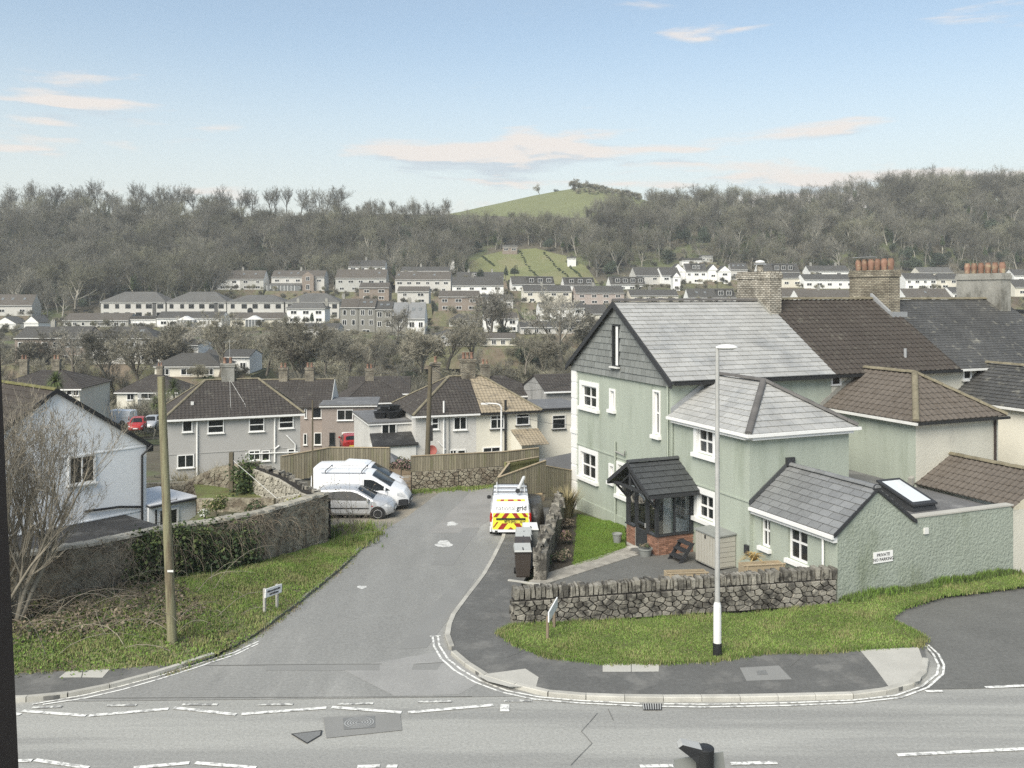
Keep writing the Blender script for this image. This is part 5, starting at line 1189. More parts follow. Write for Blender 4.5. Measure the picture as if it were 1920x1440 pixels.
def post_lamp(label, g, ztop, arm, m, r=.07):
    t = thing('lamp_post', label, 'street lamp', g); h = ztop-g.z
    MB().lathe([(r*1.5,0),(r*1.5,1.2),(r*1.4,1.25),(r,1.3),(r*.8,h-.35)], n=10).build('shaft', m, t, 40)
    MB().tube([(0,0,h-.4),(0,0,h-.2),(arm*.12,0,h-.05),(arm*.35,0,h),(arm*.8,0,h+.02)], r*.75, 8).build('arm', m, t, 50)
    MB().box((arm,0,h+.0),(abs(arm)*.45,.16,.09)).build('lantern', m, t)
pg = G(940,893); post_lamp('slim pale street lamp with curved arm by the far fence', pg, P(938,757,pg.y).z, -1.0, M['steel_white'], .06)
def pole(label, p0, p1, r0, r1_, m, steps=True, kind='telegraph_pole'):
    t = thing(kind, label, 'pole', p0); d = Vector(p1)-Vector(p0)
    MB().tube([(0,0,-.3),d*.05,d*.5,d], [r0*1.02,r0,(r0+r1_)/2,r1_], 12).build('shaft', m, t, 40)
    if steps:
        for k in range(6):
            q = d*(.62-.085*k); s = 1 if k % 2 else -1
            MB().tube([q+V(s*r0*.7,0,0),q+V(s*(r0+.16),0,.02),q+V(s*(r0+.16),0,.07)], .012, 6).build('step_iron', M['dark_iron'], t)
    return t, d
lg = Vector(bank_pt(.55,.35)); best = min(((bank_pt(s/200, t/40), ) for s in range(201) for t in range(41)), key=lambda q: (CX+F*q[0][0]/q[0][1]-322)**2+(CY+F*(H-q[0][2])/q[0][1]-1205)**2)[0]
lg = Vector(best); pole_l, dl = pole('leaning mossy wooden pole standing on the grass bank', lg, P(302,706,lg.y), .13, .10, M['pole_wood'])
MB().box((0,-.14,2.0),(.16,.02,.05)).build('plate', M['white_dirty'], pole_l)
tg = G(800,903); pole_m, dm = pole('telegraph pole with wires standing at the gravel edge', tg, P(807,686,tg.y), .16, .12, M['pole_dark'], steps=False)
MB().box(dm*.97+V(.02,0,-.3),(.16,.16,1.1)).build('collar', M['dark_iron'], pole_m); MB().box(dm*.42+V(.15,0,0),(.22,.2,.9)).build('cable_box', M['dark_iron'], pole_m)
for k in range(5):
    e = [V(-14,22,1.0),V(-6,30,-2),V(12,26,-2.5),V(24,18,-1.0),V(11.0,-9.5,-1.6)][k]; pts = [dm+(e*t)+V(0,0,-1.6*4*t*(1-t)) for t in [i/10 for i in range(11)]]
    MB().tube(pts, .013, 4).build('wire', M['charcoal'], pole_m)
pp = P(586,942,40.5); pt_ = thing('post', 'thin dark metal post at the end of the garden wall', 'post', (pp.x,40.5,.6)); MB().tube([(0,0,-.9),(.0,0,P(584,750,40.5).z-.6)], .035, 8).build('shaft', M['pole_dark'], pt_)
gp = P(434,945,42.6); pt_ = thing('post', 'weathered timber clothes post in the lower garden', 'post', (gp.x,42.6,0)); MB().bb(-.09,.09,-.09,.09,0,P(433,848,42.6).z).build('shaft', M['pole_dark'], pt_)
MB().tube([(.09,-.02,1.9),(3.0,-3.4,.9),(4.4,-5.3,1.5)], .01, 4).build('line', M['white_dirty'], pt_)
# street name plate on the bank
sgp = [Vector(min((bank_pt(s/200,t/40) for s in range(201) for t in range(41)), key=lambda q: (CX+F*q[0]/q[1]-x)**2+(CY+F*(H-q[2])/q[1]-y)**2)) for x, y in ((497,1148),(522,1141))]
sd = sgp[1]-sgp[0]; 
ns = thing('street_sign', 'small white street name plate on two posts on the grass bank', 'sign', sgp[0], math.atan2(sd.y, sd.x)); LS = sd.xy.length
zp = P(497,1118,sgp[0].y).z-sgp[0].z; hS = .26; rise = P(526,1100,sgp[1].y).z-P(497,1108,sgp[0].y).z
for x in (.0, LS): MB().bb(x-.035,x+.035,.02,.09,-.2,zp+hS*.9+rise*x/LS).build('post', M['concrete'], ns)
tl = math.atan2(rise, LS)
pl_ = MB().bb(-.06,LS+.14,-.02,.015,0,hS).build('plate', M['sign_white'], ns, loc=(0,0,zp-.04), rot=(0,-tl,0))
for rrow, (z, a) in enumerate(((.165,.02),(.07,.14))):
    x = a
    while x < LS+.02-(.1 if rrow else 0):
        w = r1.uniform(.035,.075); MB().bb(x,x+w,-.024,-.0205,z-.03,z+.025+r1.uniform(-.01,.01)).build('mark', M['ink'], pl_); x += w+.018
# street name plate seen edge-on, on the verge
e0 = G(1029,1198,.12); ev = thing('street_sign', 'white street name plate seen edge on, standing on the verge', 'sign', e0, 1.335)
MB().bb(-.05,.05,.0,.07,-.1,.62).build('post', M['wood_grey'], ev); MB().bb(.95,1.05,.0,.07,-.1,.66).build('post', M['wood_grey'], ev)
MB().bb(-.15,1.15,-.04,-.005,.52,.80).build('plate', M['sign_white'], ev)
# road sign with lamp seen from behind, on the near footway
rs = thing('road_sign', 'lit road sign on grey post seen from behind on the near footway', 'sign', (P(1322,1400,11.9).x, 11.9, .1)); zt = 3.72
MB().lathe([(.085,-.1),(.085,zt-.3)], n=14).build('post', M['galv'], rs, 40); MB().lathe([(.112,zt-.42),(.118,zt-.1),(.12,zt),(.1,zt+.015),(.0,zt+.02)], n=16).build('cap', M['black'], rs, 40)
la_ = MB(); la_.add([(-.02,-.09,zt-.05),(-.02,.09,zt-.05),(-.36,.07,zt+.03),(-.36,-.07,zt+.03),(-.05,-.1,zt+.02),(-.05,.1,zt+.02),(-.30,.09,zt+.08),(-.30,-.09,zt+.08),(-.02,-.06,zt-.25),(-.02,.06,zt-.25),(-.2,.05,zt-.1),(-.2,-.05,zt-.1)],[(4,5,6,7),(0,3,7,4),(1,5,6,2),(3,2,6,7),(0,1,9,8),(8,9,10,11),(11,10,2,3),(0,8,11,3),(9,1,2,10)]); la_.build('lamp_arm', M['charcoal'], rs)
MB().add([(-.06,-.1,zt+.024),(-.06,.1,zt+.024),(-.36,.075,zt+.036),(-.31,.095,zt+.084),(-.31,-.095,zt+.084),(-.36,-.075,zt+.036)],[(0,1,3,4),(4,3,2,5)]).build('lamp_cover', M['galv'], rs)
MB().bb(-.34,.33,-.01,.01,-.5,.5).build('plate', M['pot'], rs, loc=(0,.13,zt-.66), rot=(0,-.11,.08))
MB().bb(-.12,.12,.085,.11,zt-.75,zt-.7).build('clamp', M['galv'], rs)
# window jamb of the room the picture is taken from
wj = thing('window_jamb', 'dark brown painted timber window jamb at the left edge of the view', 'window frame', (-.403,.62,8.9))
MB().add([(-.06,-.02,-.2),(.0484,-.02,-.2),(.0484,.09,-.2),(-.06,.09,-.2),(-.06,-.02,1.6),(-.0303,-.02,1.6),(-.0303,.09,1.6),(-.06,.09,1.6)],[(4,5,6,7),(0,1,5,4),(1,2,6,5),(2,3,7,6),(3,0,4,7)]).build('post', M['timber_brown'], wj)
MB().bb(-.06,1.0,-.05,.16,-.30,-.21).build('sill', M['timber_brown'], wj)
# ================================================================ timber fences
bd = {}
def fence(label, pts, h, m, bwid=.15, rail=True, plinth=None, group=None, top=None):
    """boards between consecutive (X,Y,zbase) points"""
    t = thing('timber_fence', label, 'fence', (0,0,0), 0, group)
    for a, b in zip(pts[:-1], pts[1:]):
        a, b = Vector(a), Vector(b); d = b-a; L = d.xy.length; n = max(1, round(L/bwid)); an = math.atan2(d.y, d.x)
        ha, hb = (h if not isinstance(h, tuple) else h)[0:2] if isinstance(h, tuple) else (h, h)
        for k in range(n):
            c = a+d*((k+.5)/n); hh = lerp(ha, hb, (k+.5)/n); key = (round(L/n,3), m.name)
            if key not in bd: bd[key] = MB().add([(-L/n/2,0,0),(L/n/2+.012,-.022,0),(L/n/2+.012,-.006,0),(-L/n/2,.008,0),(-L/n/2,0,1),(L/n/2+.012,-.022,1),(L/n/2+.012,-.006,1),(-L/n/2,.008,1)],[(4,5,6,7),(0,1,5,4),(1,2,6,5),(2,3,7,6),(3,0,4,7)]).mesh('board', m)
            o = mesh_obj('board', bd[key], t, (c.x,c.y,c.z+r1.uniform(-.01,.01)), (0,0,an)); o.scale = (1,1,hh)
        for q, hq in ((a,ha),(b,hb)): MB().box((q.x+math.sin(an)*-.06,q.y+math.cos(an)*.06,q.z+hq/2),(.1,.1,hq+.05),rz=an).build('post', m, t)
        if rail:
            MB().add([a+V(0,0,ha+.0)+V(math.sin(an),-math.cos(an),0)*.05, b+V(0,0,hb)+V(math.sin(an),-math.cos(an),0)*.05, b+V(0,0,hb)-V(math.sin(an),-math.cos(an),0)*.05, a+V(0,0,ha)-V(math.sin(an),-math.cos(an),0)*.05, a+V(0,0,ha+.04)+V(math.sin(an),-math.cos(an),0)*.05, b+V(0,0,hb+.04)+V(math.sin(an),-math.cos(an),0)*.05, b+V(0,0,hb+.04)-V(math.sin(an),-math.cos(an),0)*.05, a+V(0,0,ha+.04)-V(math.sin(an),-math.cos(an),0)*.05],[(4,5,6,7),(0,1,5,4),(1,2,6,5),(2,3,7,6),(3,0,4,7)]).build('rail', M['wood_pale'], t)
    return t
def at(x, y, Y): p = P(x, y, Y); return (p.x, p.y, p.z)
# far fence behind the gravel, standing on a low stone wall
fz = lambda x, yt, yb, Y: ((x-CX)/F*Y, Y, H-(yb-CY)*Y/F)
fence('tall weathered board fence behind the white vans', [at(528,906,49),at(620,888,50.2),at(730,889,50.2)], (1.45,1.45), M['wood_fence'])
fence('green stained board fence on the low stone wall beyond the telegraph pole', [at(772,885,49.8),at(860,880,50.5),at(940,876,51.5),at(1010,868,52.5)], (.86,.86), M['wood_fence'])
sw = thing('stone_wall', 'mossy low stone wall under the far board fence', 'wall')
q0, q1, q2 = V(*at(772,885,49.75)), V(*at(860,880,50.45)), V(*at(952,874,51.5))
core(sw, [(q0.x,q0.y,-1.9,q0.z),(q1.x,q1.y,-1.9,q1.z),(q2.x,q2.y,-1.9,q2.z)], .3, M['mortar'], shrink=.02)
for a, b in ((q0,q1),(q1,q2)): rubble_face(sw, (a.x,a.y), (b.x,b.y), -1.45, -1.45, a.z+1.45, b.z+1.45, .38, .18, M['wall_rubble'], r1, cap=60)
# near fences right of the lane end
fa_ = V(*at(934,920,42.2)); fb_ = V(*at(1023,920,44.0)); fc_ = V(*at(1075,922,45.6))
f1 = fence('board fence with sloping top beside the green house corner', [(fa_.x,fa_.y,fa_.z-.25),(fb_.x,fb_.y,fb_.z-.1)], (.85,1.55), M['wood_fence'])
f2 = fence('upright board fence joining the green house corner', [(fb_.x,fb_.y,fb_.z-.3),(fc_.x,fc_.y,fc_.z-.3)], (1.5,1.35), M['wood_fence'])
f3 = fence('gate of green boards with rails closing the lane end garden', [at(950,905,45.5),at(1010,893,47.5)], (1.0,1.0), M['wood_green'])
f4 = fence('short return of fence beside the lane end', [(fa_.x,fa_.y,fa_.z-.25),at(955,910,45.5)], (.85,1.1), M['wood_fence'])
for t_ in (f3,):
    a, b = V(*at(950,905,45.4)), V(*at(1010,893,47.4))
    for hz in (.2,.85): MB().add([a+V(0,-.03,hz),b+V(0,-.03,hz),b+V(0,-.03,hz+.1),a+V(0,-.03,hz+.1),a+V(0,-.09,hz),b+V(0,-.09,hz),b+V(0,-.09,hz+.1),a+V(0,-.09,hz+.1)],[(4,5,6,7),(3,2,6,7),(0,1,5,4),(0,3,7,4),(1,2,6,5)]).build('rail', M['wood_green'], t_)
# slatted timber bin by the pole
cr = thing('slatted_bin', 'brown slatted timber compost bin left of the telegraph pole', 'compost bin', (P(752,895,48.2).x,48.2,roadz(48.2)))
for k in range(6): MB().bb(-.55,.55,-.35,-.32,.05+k*.17,.05+k*.17+.13).build('slat', M['wood_grey'], cr); MB().bb(.52,.55,-.32,.35,.05+k*.17,.05+k*.17+.13).build('slat', M['wood_grey'], cr); MB().bb(-.55,-.52,-.32,.35,.05+k*.17,.05+k*.17+.13).build('slat', M['wood_grey'], cr)
for x in (-.5,0,.5): MB().bb(x-.04,x+.04,-.32,-.28,0,1.1).build('upright', M['wood_grey'], cr)
# ================================================================ vehicles (x forward, y left, z up)
def wheel(parent, x, y, r, s, five=True):
    t = MB().lathe([(r*.62,-.09),(r*.92,-.1),(r,-.07),(r,.07),(r*.92,.1),(r*.62,.09)], n=22, axis='Y').build('wheel', M['rubber'], parent, 40, loc=(x, y, r))
    b = MB(); b.lathe([(r*.60,-.02),(r*.66,.055),(r*.62,.065),(r*.57,.03)], n=20, axis='Y')
    b.lathe([(.001,.03),(r*.16,.055),(r*.18,.03)], n=10, axis='Y')
    for k in range(5):
        a = 2*math.pi*k/5; c, d = math.cos(a), math.sin(a); w = .032
        b.add([(c*r*.1-d*w,.045,d*r*.1+c*w),(c*r*.1+d*w,.045,d*r*.1-c*w),(c*r*.6+d*w*.8,.035,d*r*.6-c*w*.8),(c*r*.6-d*w*.8,.035,d*r*.6+c*w*.8)], [(0,1,2,3),(3,2,1,0)])
    rim = b.build('rim', M['alloy'], t, loc=(0, s*.035, 0)); rim.scale = (1, s, 1)
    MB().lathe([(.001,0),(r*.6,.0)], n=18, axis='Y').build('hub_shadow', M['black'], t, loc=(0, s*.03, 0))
    return t
def vehicle(name, label, cat, loc, rz, sp, group=None):
    t = thing(name, label, cat, loc, rz, group)
    it = lambda k, x: float(np.interp(x, *zip(*sp[k])))
    L = sp['L']; tum = sp.get('tumble', .26)
    xs_ = sorted({round(v, 3) for v in list(np.linspace(-L/2, L/2, 34))+[p[0] for p in sp['top']]+[p[0] for p in sp['belt']]+[p[0] for p in sp['hw']]})
    def st(x):
        zt, hw, z0 = it('top', x), it('hw', x), it('bot', x); zb = min(it('belt', x), zt-.05); wr = hw-tum*max(0, zt-zb)-.02
        return zt, zb, hw, wr, z0
    rings = []
    for x in xs_:
        zt, zb, hw, wr, z0 = st(x)
        h = [(0,z0),(hw*.9,z0),(hw*.985,z0+.1),(hw,lerp(z0,zb,.55)),(hw*.985,zb),(wr,zt-.05),(wr*.86,zt-.008),(wr*.45,zt+.012),(0,zt+.016)]
        rings.append([(x,a,b) for a, b in h]+[(x,-a,b) for a, b in h[-2:0:-1]])
    n = len(rings[0]); mb = MB(); vs_ = [p for r in rings for p in r]; fs = []
    for i in range(len(rings)-1): fs += [(i*n+k, (i+1)*n+k, (i+1)*n+(k+1)%n, i*n+(k+1)%n) for k in range(n)]
    fs += [tuple(range(n)), tuple((len(rings)-1)*n+k for k in range(n-1,-1,-1))]
    body = mb.add(vs_, fs).build('body', sp['paint'], t, 32)
    def sy(x, z):
        zt, zb, hw, wr, z0 = st(x)
        return lerp(hw*.985, wr, min(1, max(0, (z-zb)/max(.02, zt-.05-zb)))) if z > zb else hw
    def strip(nm, pts, m, s, off=.007, par=None):     # pts: (x, zlow, zhigh)
        b = MB(); q = []
        for x, z0, z1 in pts: q += [(x, s*(sy(x,z0)+off), z0), (x, s*(sy(x,(z0+z1)/2)+off), (z0+z1)/2), (x, s*(sy(x,z1)+off), z1)]
        f = []
        for i in range(len(pts)-1):
            for k in (0,1): f.append((3*i+k, 3*i+3+k, 3*i+4+k, 3*i+1+k))
        return b.add(q, f).build(nm, m, par or t)
    def onpoly(pl, x): return float(np.interp(x, *zip(*pl)))
    for wnd in sp['side']:
        lo, hi = wnd; x0, x1 = lo[0][0], lo[-1][0]
        for s in (-1, 1): strip('window', [(x, onpoly(lo,x), max(onpoly(lo,x)+.005, onpoly(hi,x))) for x in np.linspace(x0, x1, 9)], M['car_glass'], s)
    for nm, x0, x1, fac in sp['screens']:
        b = MB(); q = []; m_ = 8
        for i in range(m_+1):
            x = lerp(x0, x1, i/m_); zt, zb, hw, wr, z0 = st(x); sl_ = (it('top', x+.02)-it('top', x-.02))/.04; nl = math.hypot(1, sl_)
            for k in range(5):
                v = -1+k*.5; q.append((x-sl_/nl*.012, v*wr*fac, zt+.014*(1-v*v)+.004-.03*abs(v)**6+.012/nl))
        b.add(q, [(i*5+k, i*5+k+1, (i+1)*5+k+1, (i+1)*5+k) for i in range(m_) for k in range(4)]); b.build(nm, M['car_glass'], t, 60)
    for nm, m_, pts, off in sp.get('strips', []):
        for s in (-1, 1): strip(nm, pts, m_, s, off)
    r = sp['r']
    for wx in sp['axles']:
        for s in (-1, 1):
            hwx = it('hw', wx)
            a = MB(); k = 20; q = [(wx+math.cos(math.pi*2*i/k)*(r+.055), s*(hwx+.004), r+math.sin(math.pi*2*i/k)*(r+.055)) for i in range(k)]
            q = [(x, y, max(z, it('bot', wx)-.06)) for x, y, z in q]
            a.add(q, [tuple(range(k))]).build('wheel_arch', M['black'], t)
            wheel(t, wx, s*(hwx-.09), r, s)
    for (x, z) in sp['mirror']:
        for s in (-1, 1):
            b = MB().lathe([(.0,-.1),(.07,-.08),(.09,0),(.07,.08),(.0,.1)], n=10).build('mirror', sp.get('trim', sp['paint']), t, 40, loc=(x, s*(sy(x,z)+.12), z)); b.scale = (.7,1.1,.9)
    for bx in sp.get('boxes', []): 
        nm, c, d, m_ = bx; MB().box(c, d).build(nm, m_, t)
    return t, sy
def hatch_spec(paint):
    return dict(L=4.03, paint=paint, r=.31, axles=(-1.22,1.32), tumble=.34, trim=paint,
        top=[(-2.015,.98),(-1.97,1.02),(-1.85,1.12),(-1.5,1.40),(-1.2,1.455),(-.5,1.48),(.15,1.455),(.35,1.40),(1.05,1.02),(1.2,.97),(1.7,.84),(1.9,.70),(2.0,.58),(2.015,.55)],
        belt=[(-2.015,.92),(-1.7,.96),(-1.0,.93),(.9,.90),(1.1,.90),(2.015,.5)], hw=[(-2.015,.66),(-1.8,.80),(-1.2,.85),(.8,.86),(1.4,.85),(1.75,.76),(1.95,.58),(2.015,.50)], bot=[(-2.015,.36),(-1.8,.24),(1.7,.22),(2.015,.30)],
        side=[([(-1.55,1.00),(-1.0,.96),(.98,.93)],[(-1.55,1.05),(-1.3,1.28),(-.5,1.37),(.1,1.35),(.3,1.29),(.98,.95)])],
        screens=[('windscreen',.30,1.08,.88),('rear_window',-1.86,-1.48,.86)],
        strips=[('rub_strip',M['black'],[(-1.2+.1*i,.545,.60) for i in range(1,22)],.012),('headlamp',M['lamp_clear'],[(1.62,.66,.75),(1.75,.62,.74),(1.88,.58,.66)],.012),('tail_lamp',M['lamp_red'],[(-1.98,.72,.92),(-1.9,.70,.96),(-1.8,.74,.98)],.012),
                ('door_gap',M['ink'],[(1.02,.28,.9),(1.03,.28,.9)],.004),('door_gap',M['ink'],[(-.42,.28,.95),(-.41,.28,.95)],.004),('side_light',M['lamp_red'],[(1.02,.66,.70),(1.10,.66,.70)],.01)],
        mirror=[(.86,.98)], boxes=[('bumper_grille',(1.99,0,.42),(.06,.8,.16),M['black']),('number_plate',(2.03,0,.44),(.01,.5,.11),M['sign_white']),('number_plate',(-2.02,0,.62),(.01,.5,.11),M['plate_yellow'])])
def van_spec(paint, L=4.8, h=1.94):
    return dict(L=L, paint=paint, r=.33, axles=(-1.45,1.45), tumble=.14, trim=paint,
        top=[(-L/2,h-.12),(-L/2+.12,h-.02),(-1.5,h),(.3,h),(.55,h-.06),(1.5,1.22),(1.62,1.17),(2.15,.95),(2.33,.72),(L/2,.60)],
        belt=[(-L/2,1.05),(.5,1.05),(1.5,1.02),(2.2,.72),(L/2,.55)], hw=[(-L/2,.90),(-2.1,.95),(1.4,.95),(1.9,.86),(2.3,.66),(L/2,.56)], bot=[(-L/2,.35),(-2.2,.27),(2.1,.25),(L/2,.30)],
        side=[([(.22,1.06),(.8,1.04),(1.5,1.03)],[(.22,1.55),(.62,1.54),(.8,1.46),(1.5,1.06)])],
        screens=[('windscreen',.60,1.52,.9)],
        strips=[('rear_door_gap',M['ink'],[(-.02,.35,1.8),(-.01,.35,1.8)],.004),('rear_door_gap',M['ink'],[(-1.25,.6,1.8),(-1.24,.6,1.8)],.004),('slide_rail',M['pot'],[(-2.2+.1*i,1.02,1.05) for i in range(0,20)],.006),('door_gap',M['ink'],[(.16,.35,1.6),(.17,.35,1.6)],.004),('door_gap',M['ink'],[(1.40,.35,1.0),(1.41,.35,1.0)],.004),
                ('headlamp',M['lamp_clear'],[(1.85,.78,.92),(2.05,.72,.88),(2.22,.66,.76)],.014),('bumper',M['charcoal'],[(1.92,.30,.56),(2.05,.28,.58),(2.2,.28,.58),(2.3,.28,.56),(2.38,.30,.52)],.02),('tail_lamp',M['lamp_red'],[(-2.39,.7,1.2),(-2.30,.7,1.2)],.012)],
        mirror=[(1.28,1.14)], boxes=[('bumper_front',(L/2-.02,0,.42),(.12,1.05,.28),M['charcoal']),('number_plate',(L/2+.05,0,.42),(.01,.5,.11),M['sign_white'])])
sg = G(709,974); sil, _ = vehicle('parked_car', 'silver three door hatchback parked beside the ivy wall end', 'car', (sg.x-1.32, sg.y+.86, roadz(sg.y+.8)), -.02, hatch_spec(M['car_silver'])); sil.scale = (1,1,.96)
vg = P(772,955,45.4); wv, _ = vehicle('parked_van', 'white panel van with roof bars parked beside the silver hatchback', 'van', (P(772,955,45.3).x-2.45, 45.3, roadz(45.3)), -.02, van_spec(M['car_white'], h=1.84))
for x in (-1.7,.1):
    MB().tube([(x,-.8,1.86),(x,-.78,1.95),(x,.78,1.95),(x,.8,1.86)], .025, 6).build('roof_bar', M['charcoal'], wv)
MB().tube([(-1.9,-.82,1.86),(.3,-.82,1.86)], .02, 6).build('roof_rail', M['charcoal'], wv)
wv2, _ = vehicle('parked_van', 'white van farthest back, half hidden behind the other white van', 'van', (P(766,900,47.8).x-2.45, 47.8, roadz(47.8)), -.02, van_spec(M['car_white'], h=1.82))
MB().add([(-1.0,-.7,1.84),(.4,-.7,1.83),(.4,.7,1.83),(-1.0,.7,1.84),(-.8,-.6,1.95),(.2,-.6,1.9),(.2,.6,1.9),(-.8,.6,1.95)],[(4,5,6,7),(0,1,5,4),(1,2,6,5),(2,3,7,6),(3,0,4,7)]).build('roof_pod', M['car_white'], wv2)
# works van with chevrons, seen from behind
L_ = 4.3
ws = dict(L=L_, paint=M['car_white'], r=.32, axles=(-1.35,1.35), tumble=.17, trim=M['black'],
    top=[(-2.15,1.10),(-2.10,1.45),(-1.97,1.76),(-1.85,1.81),(.2,1.84),(.5,1.74),(1.25,1.15),(1.4,1.08),(1.9,.92),(2.1,.7),(2.15,.6)],
    belt=[(-2.15,1.04),(.5,1.02),(1.4,.98),(2.15,.5)], hw=[(-2.15,.80),(-2.05,.87),(-1.8,.89),(1.3,.89),(1.8,.8),(2.15,.55)], bot=[(-2.15,.32),(-2.0,.28),(2.0,.24),(2.15,.3)],
    side=[([(.1,1.04),(.5,1.03),(1.2,1.02)],[(.1,1.55),(.45,1.52),(.7,1.42),(1.2,1.05)])], screens=[('windscreen',.52,1.28,.9)],
    strips=[('tail_lamp',M['lamp_red'],[(-2.12,.78,1.10),(-2.04,.74,1.16),(-1.96,.78,1.12)],.02),('bumper',M['car_white'],[(-2.14,.33,.55),(-2.0,.30,.55)],.02)], mirror=[(.95,1.12)], boxes=[])
ng = G(958,1008)
nv_, _ = vehicle('works_van', 'white works van with red and yellow chevron tail parked by the bins', 'van', (ng.x-.03, ng.y+2.3, roadz(ng.y+2.2)-.0), math.pi/2+.01, ws)
# tail panel geometry follows the sloped tail: below z 1.10 vertical at x=-2.15, above it leans forward
def tx(z): return -float(np.interp(z, [0,1.10,1.45,1.76], [2.15,2.15,2.10,1.97]))-.006
def tq(nm, pts, m, off=0.0, par=nv_):
    b = MB(); p = [(tx(z)-off, y, z) for y, z in pts]
    return b.add(p, [tuple(range(len(p)-1,-1,-1))]).build(nm, m, par)
tq('tail_panel', [(-.78,.44),(.78,.44),(.75,1.13),(-.75,1.13)], M['chev_yellow'], .002)
tq('rear_glass', [(-.70,1.132),(.70,1.132),(.66,1.45),(-.66,1.45)], M['sign_white'], .002); tq('rear_glass', [(-.66,1.45),(.66,1.45),(.62,1.60),(-.62,1.60)], M['sign_white'], .002)
tq('tail_band', [(-.62,1.60),(.62,1.60),(.60,1.69),(-.60,1.69)], M['chev_yellow'], .003)
for s in (-1,1):
    for (a, zl, zh, w) in ((.20,.92,1.13,.20),(.58,.96,1.13,.16),(.32,.44,.70,.24),(.70,.52,.76,.07)):
        y0 = s*a; y1 = s*(a+(zh-zl)*-.75)
        tq('chevron', [(y0,zl),(y0+s*w,zl),(y1+s*w,zh),(y1,zh)] if s > 0 else [(y0+s*w,zl),(y0,zl),(y1,zh),(y1+s*w,zh)], M['chev_red'], .005)
    tq('chevron', [(s*.30,1.605),(s*.46,1.605),(s*.42,1.685),(s*.26,1.685)] if s > 0 else [(-.46,1.605),(-.30,1.605),(-.26,1.685),(-.42,1.685)], M['chev_red'], .006)
    MB().lathe([(.0,-.2),(.055,-.17),(.075,0),(.06,.17),(.0,.2)], n=10).build('tail_lamp', M['lamp_red'], nv_, 40, loc=(-2.09,s*.815,.93))
    MB().box((-2.13,s*.62,.36),(.06,.12,.06)).build('reflector', M['black'], nv_)
tq('chevron', [(-.12,.44),(.12,.44),(0,.54),(0,.54)], M['chev_red'], .006); tq('chevron', [(-.14,1.605),(.14,1.605),(.12,1.685),(-.12,1.685)], M['chev_red'], .006)
MB().bb(tx(.87)-.03,tx(.87)-.006,-.62,.62,.85,.92).build('handle_trim', M['black'], nv_)
tq('number_plate', [(-.30,.72),(.26,.72),(.26,.83),(-.30,.83)][::1], M['plate_yellow'], .012)
rt_ = (R(90),0,R(-90)); 
# lettering on the tail, read from behind (rear looks along local -x)
text_mesh('lettering', 'BP73 JHU', .125, M['ink'], nv_, (tx(.77)-.016,.02,.775), (R(90),0,R(-90)), bold=.004, sx=1.0)
text_mesh('lettering', 'national', .29, mat('lettering_grey', (.12,.14,.17), .5), nv_, (tx(1.34)-.006,.22,1.33), (R(82),0,R(-90)), bold=-.002, sx=.92)
text_mesh('lettering', 'grid', .29, M['lettering_dark'] if 'lettering_dark' in M else mat('lettering_dark', (.045,.05,.06), .5), nv_, (tx(1.34)-.006,-.46,1.33), (R(82),0,R(-90)), bold=.008, sx=.95)
tq('number_panel', [(-.62,.70),(-.36,.70),(-.36,.86),(-.62,.86)], M['plate_yellow'], .012)
text_mesh('lettering', 'WHEN OFF\nCALL 105', .085, M['ink'], nv_, (tx(.78)-.016,-.49,.80), (R(90),0,R(-90)), bold=.003, sx=.62)
tq('strapline', [(.28,1.165),(.62,1.165),(.62,1.185),(.28,1.185)], M['pot'], .006)
for x in (-1.7,-.9,-.1):
    MB().tube([(x,-.76,1.80),(x,-.74,1.93),(x,.74,1.93),(x,.76,1.80)], .028, 6).build('roof_bar', M['black'], nv_)
for y in (-.6,.6): MB().tube([(-1.75,y,1.95),(.2,y,1.95)], .02, 6).build('rack_rail', M['steel_white'], nv_)
MB().tube([(-1.95,-.30,2.03),(.5,-.62,2.10)], .075, 12).build('pipe_carrier', M['steel_white'], nv_); MB().lathe([(.0,-.03),(.1,-.03),(.1,.05),(.0,.05)], (-1.97,-.30,2.03), 12, axis='X').build('carrier_cap', M['charcoal'], nv_)
# sheeted load beside the works van
cv = soft('sheeted_load', 'dark sheeted trailer load between the works van and the low wall', 'trailer', V(P(1000,985,40.5).x,40.6,roadz(40)+.62), (.42,1.5,.72), mat('tarpaulin', (.06,.056,.046), .35, .5, n1=(2,.3), bump=(3,.8,.1)), 2); cv.rotation_euler = (0,0,.05)
# cars farther off
vehicle('parked_car', 'red hatchback on the drive of the pinkish house', 'car', P(657,842,82.5), R(105), hatch_spec(M['car_red']))
vehicle('parked_car', 'red car parked in the street beyond the white gable', 'car', (P(258,806,106).x, 106, P(258,806,106).z), R(-75), hatch_spec(M['car_red']))
vehicle('parked_van', 'white van parked left of the red car in the far street', 'van', (P(218,792,116).x, 116, P(218,796,116).z), R(170), van_spec(M['car_white']))
vehicle('parked_car', 'pale silver car right of the red car in the far street', 'car', (P(284,800,112).x, 112, P(284,802,112).z), R(-80), hatch_spec(M['car_silver']))
vehicle('parked_car', 'dark car behind the red car in the far street', 'car', (P(246,790,118).x, 118, P(246,793,118).z), R(-75), hatch_spec(M['car_dark']))
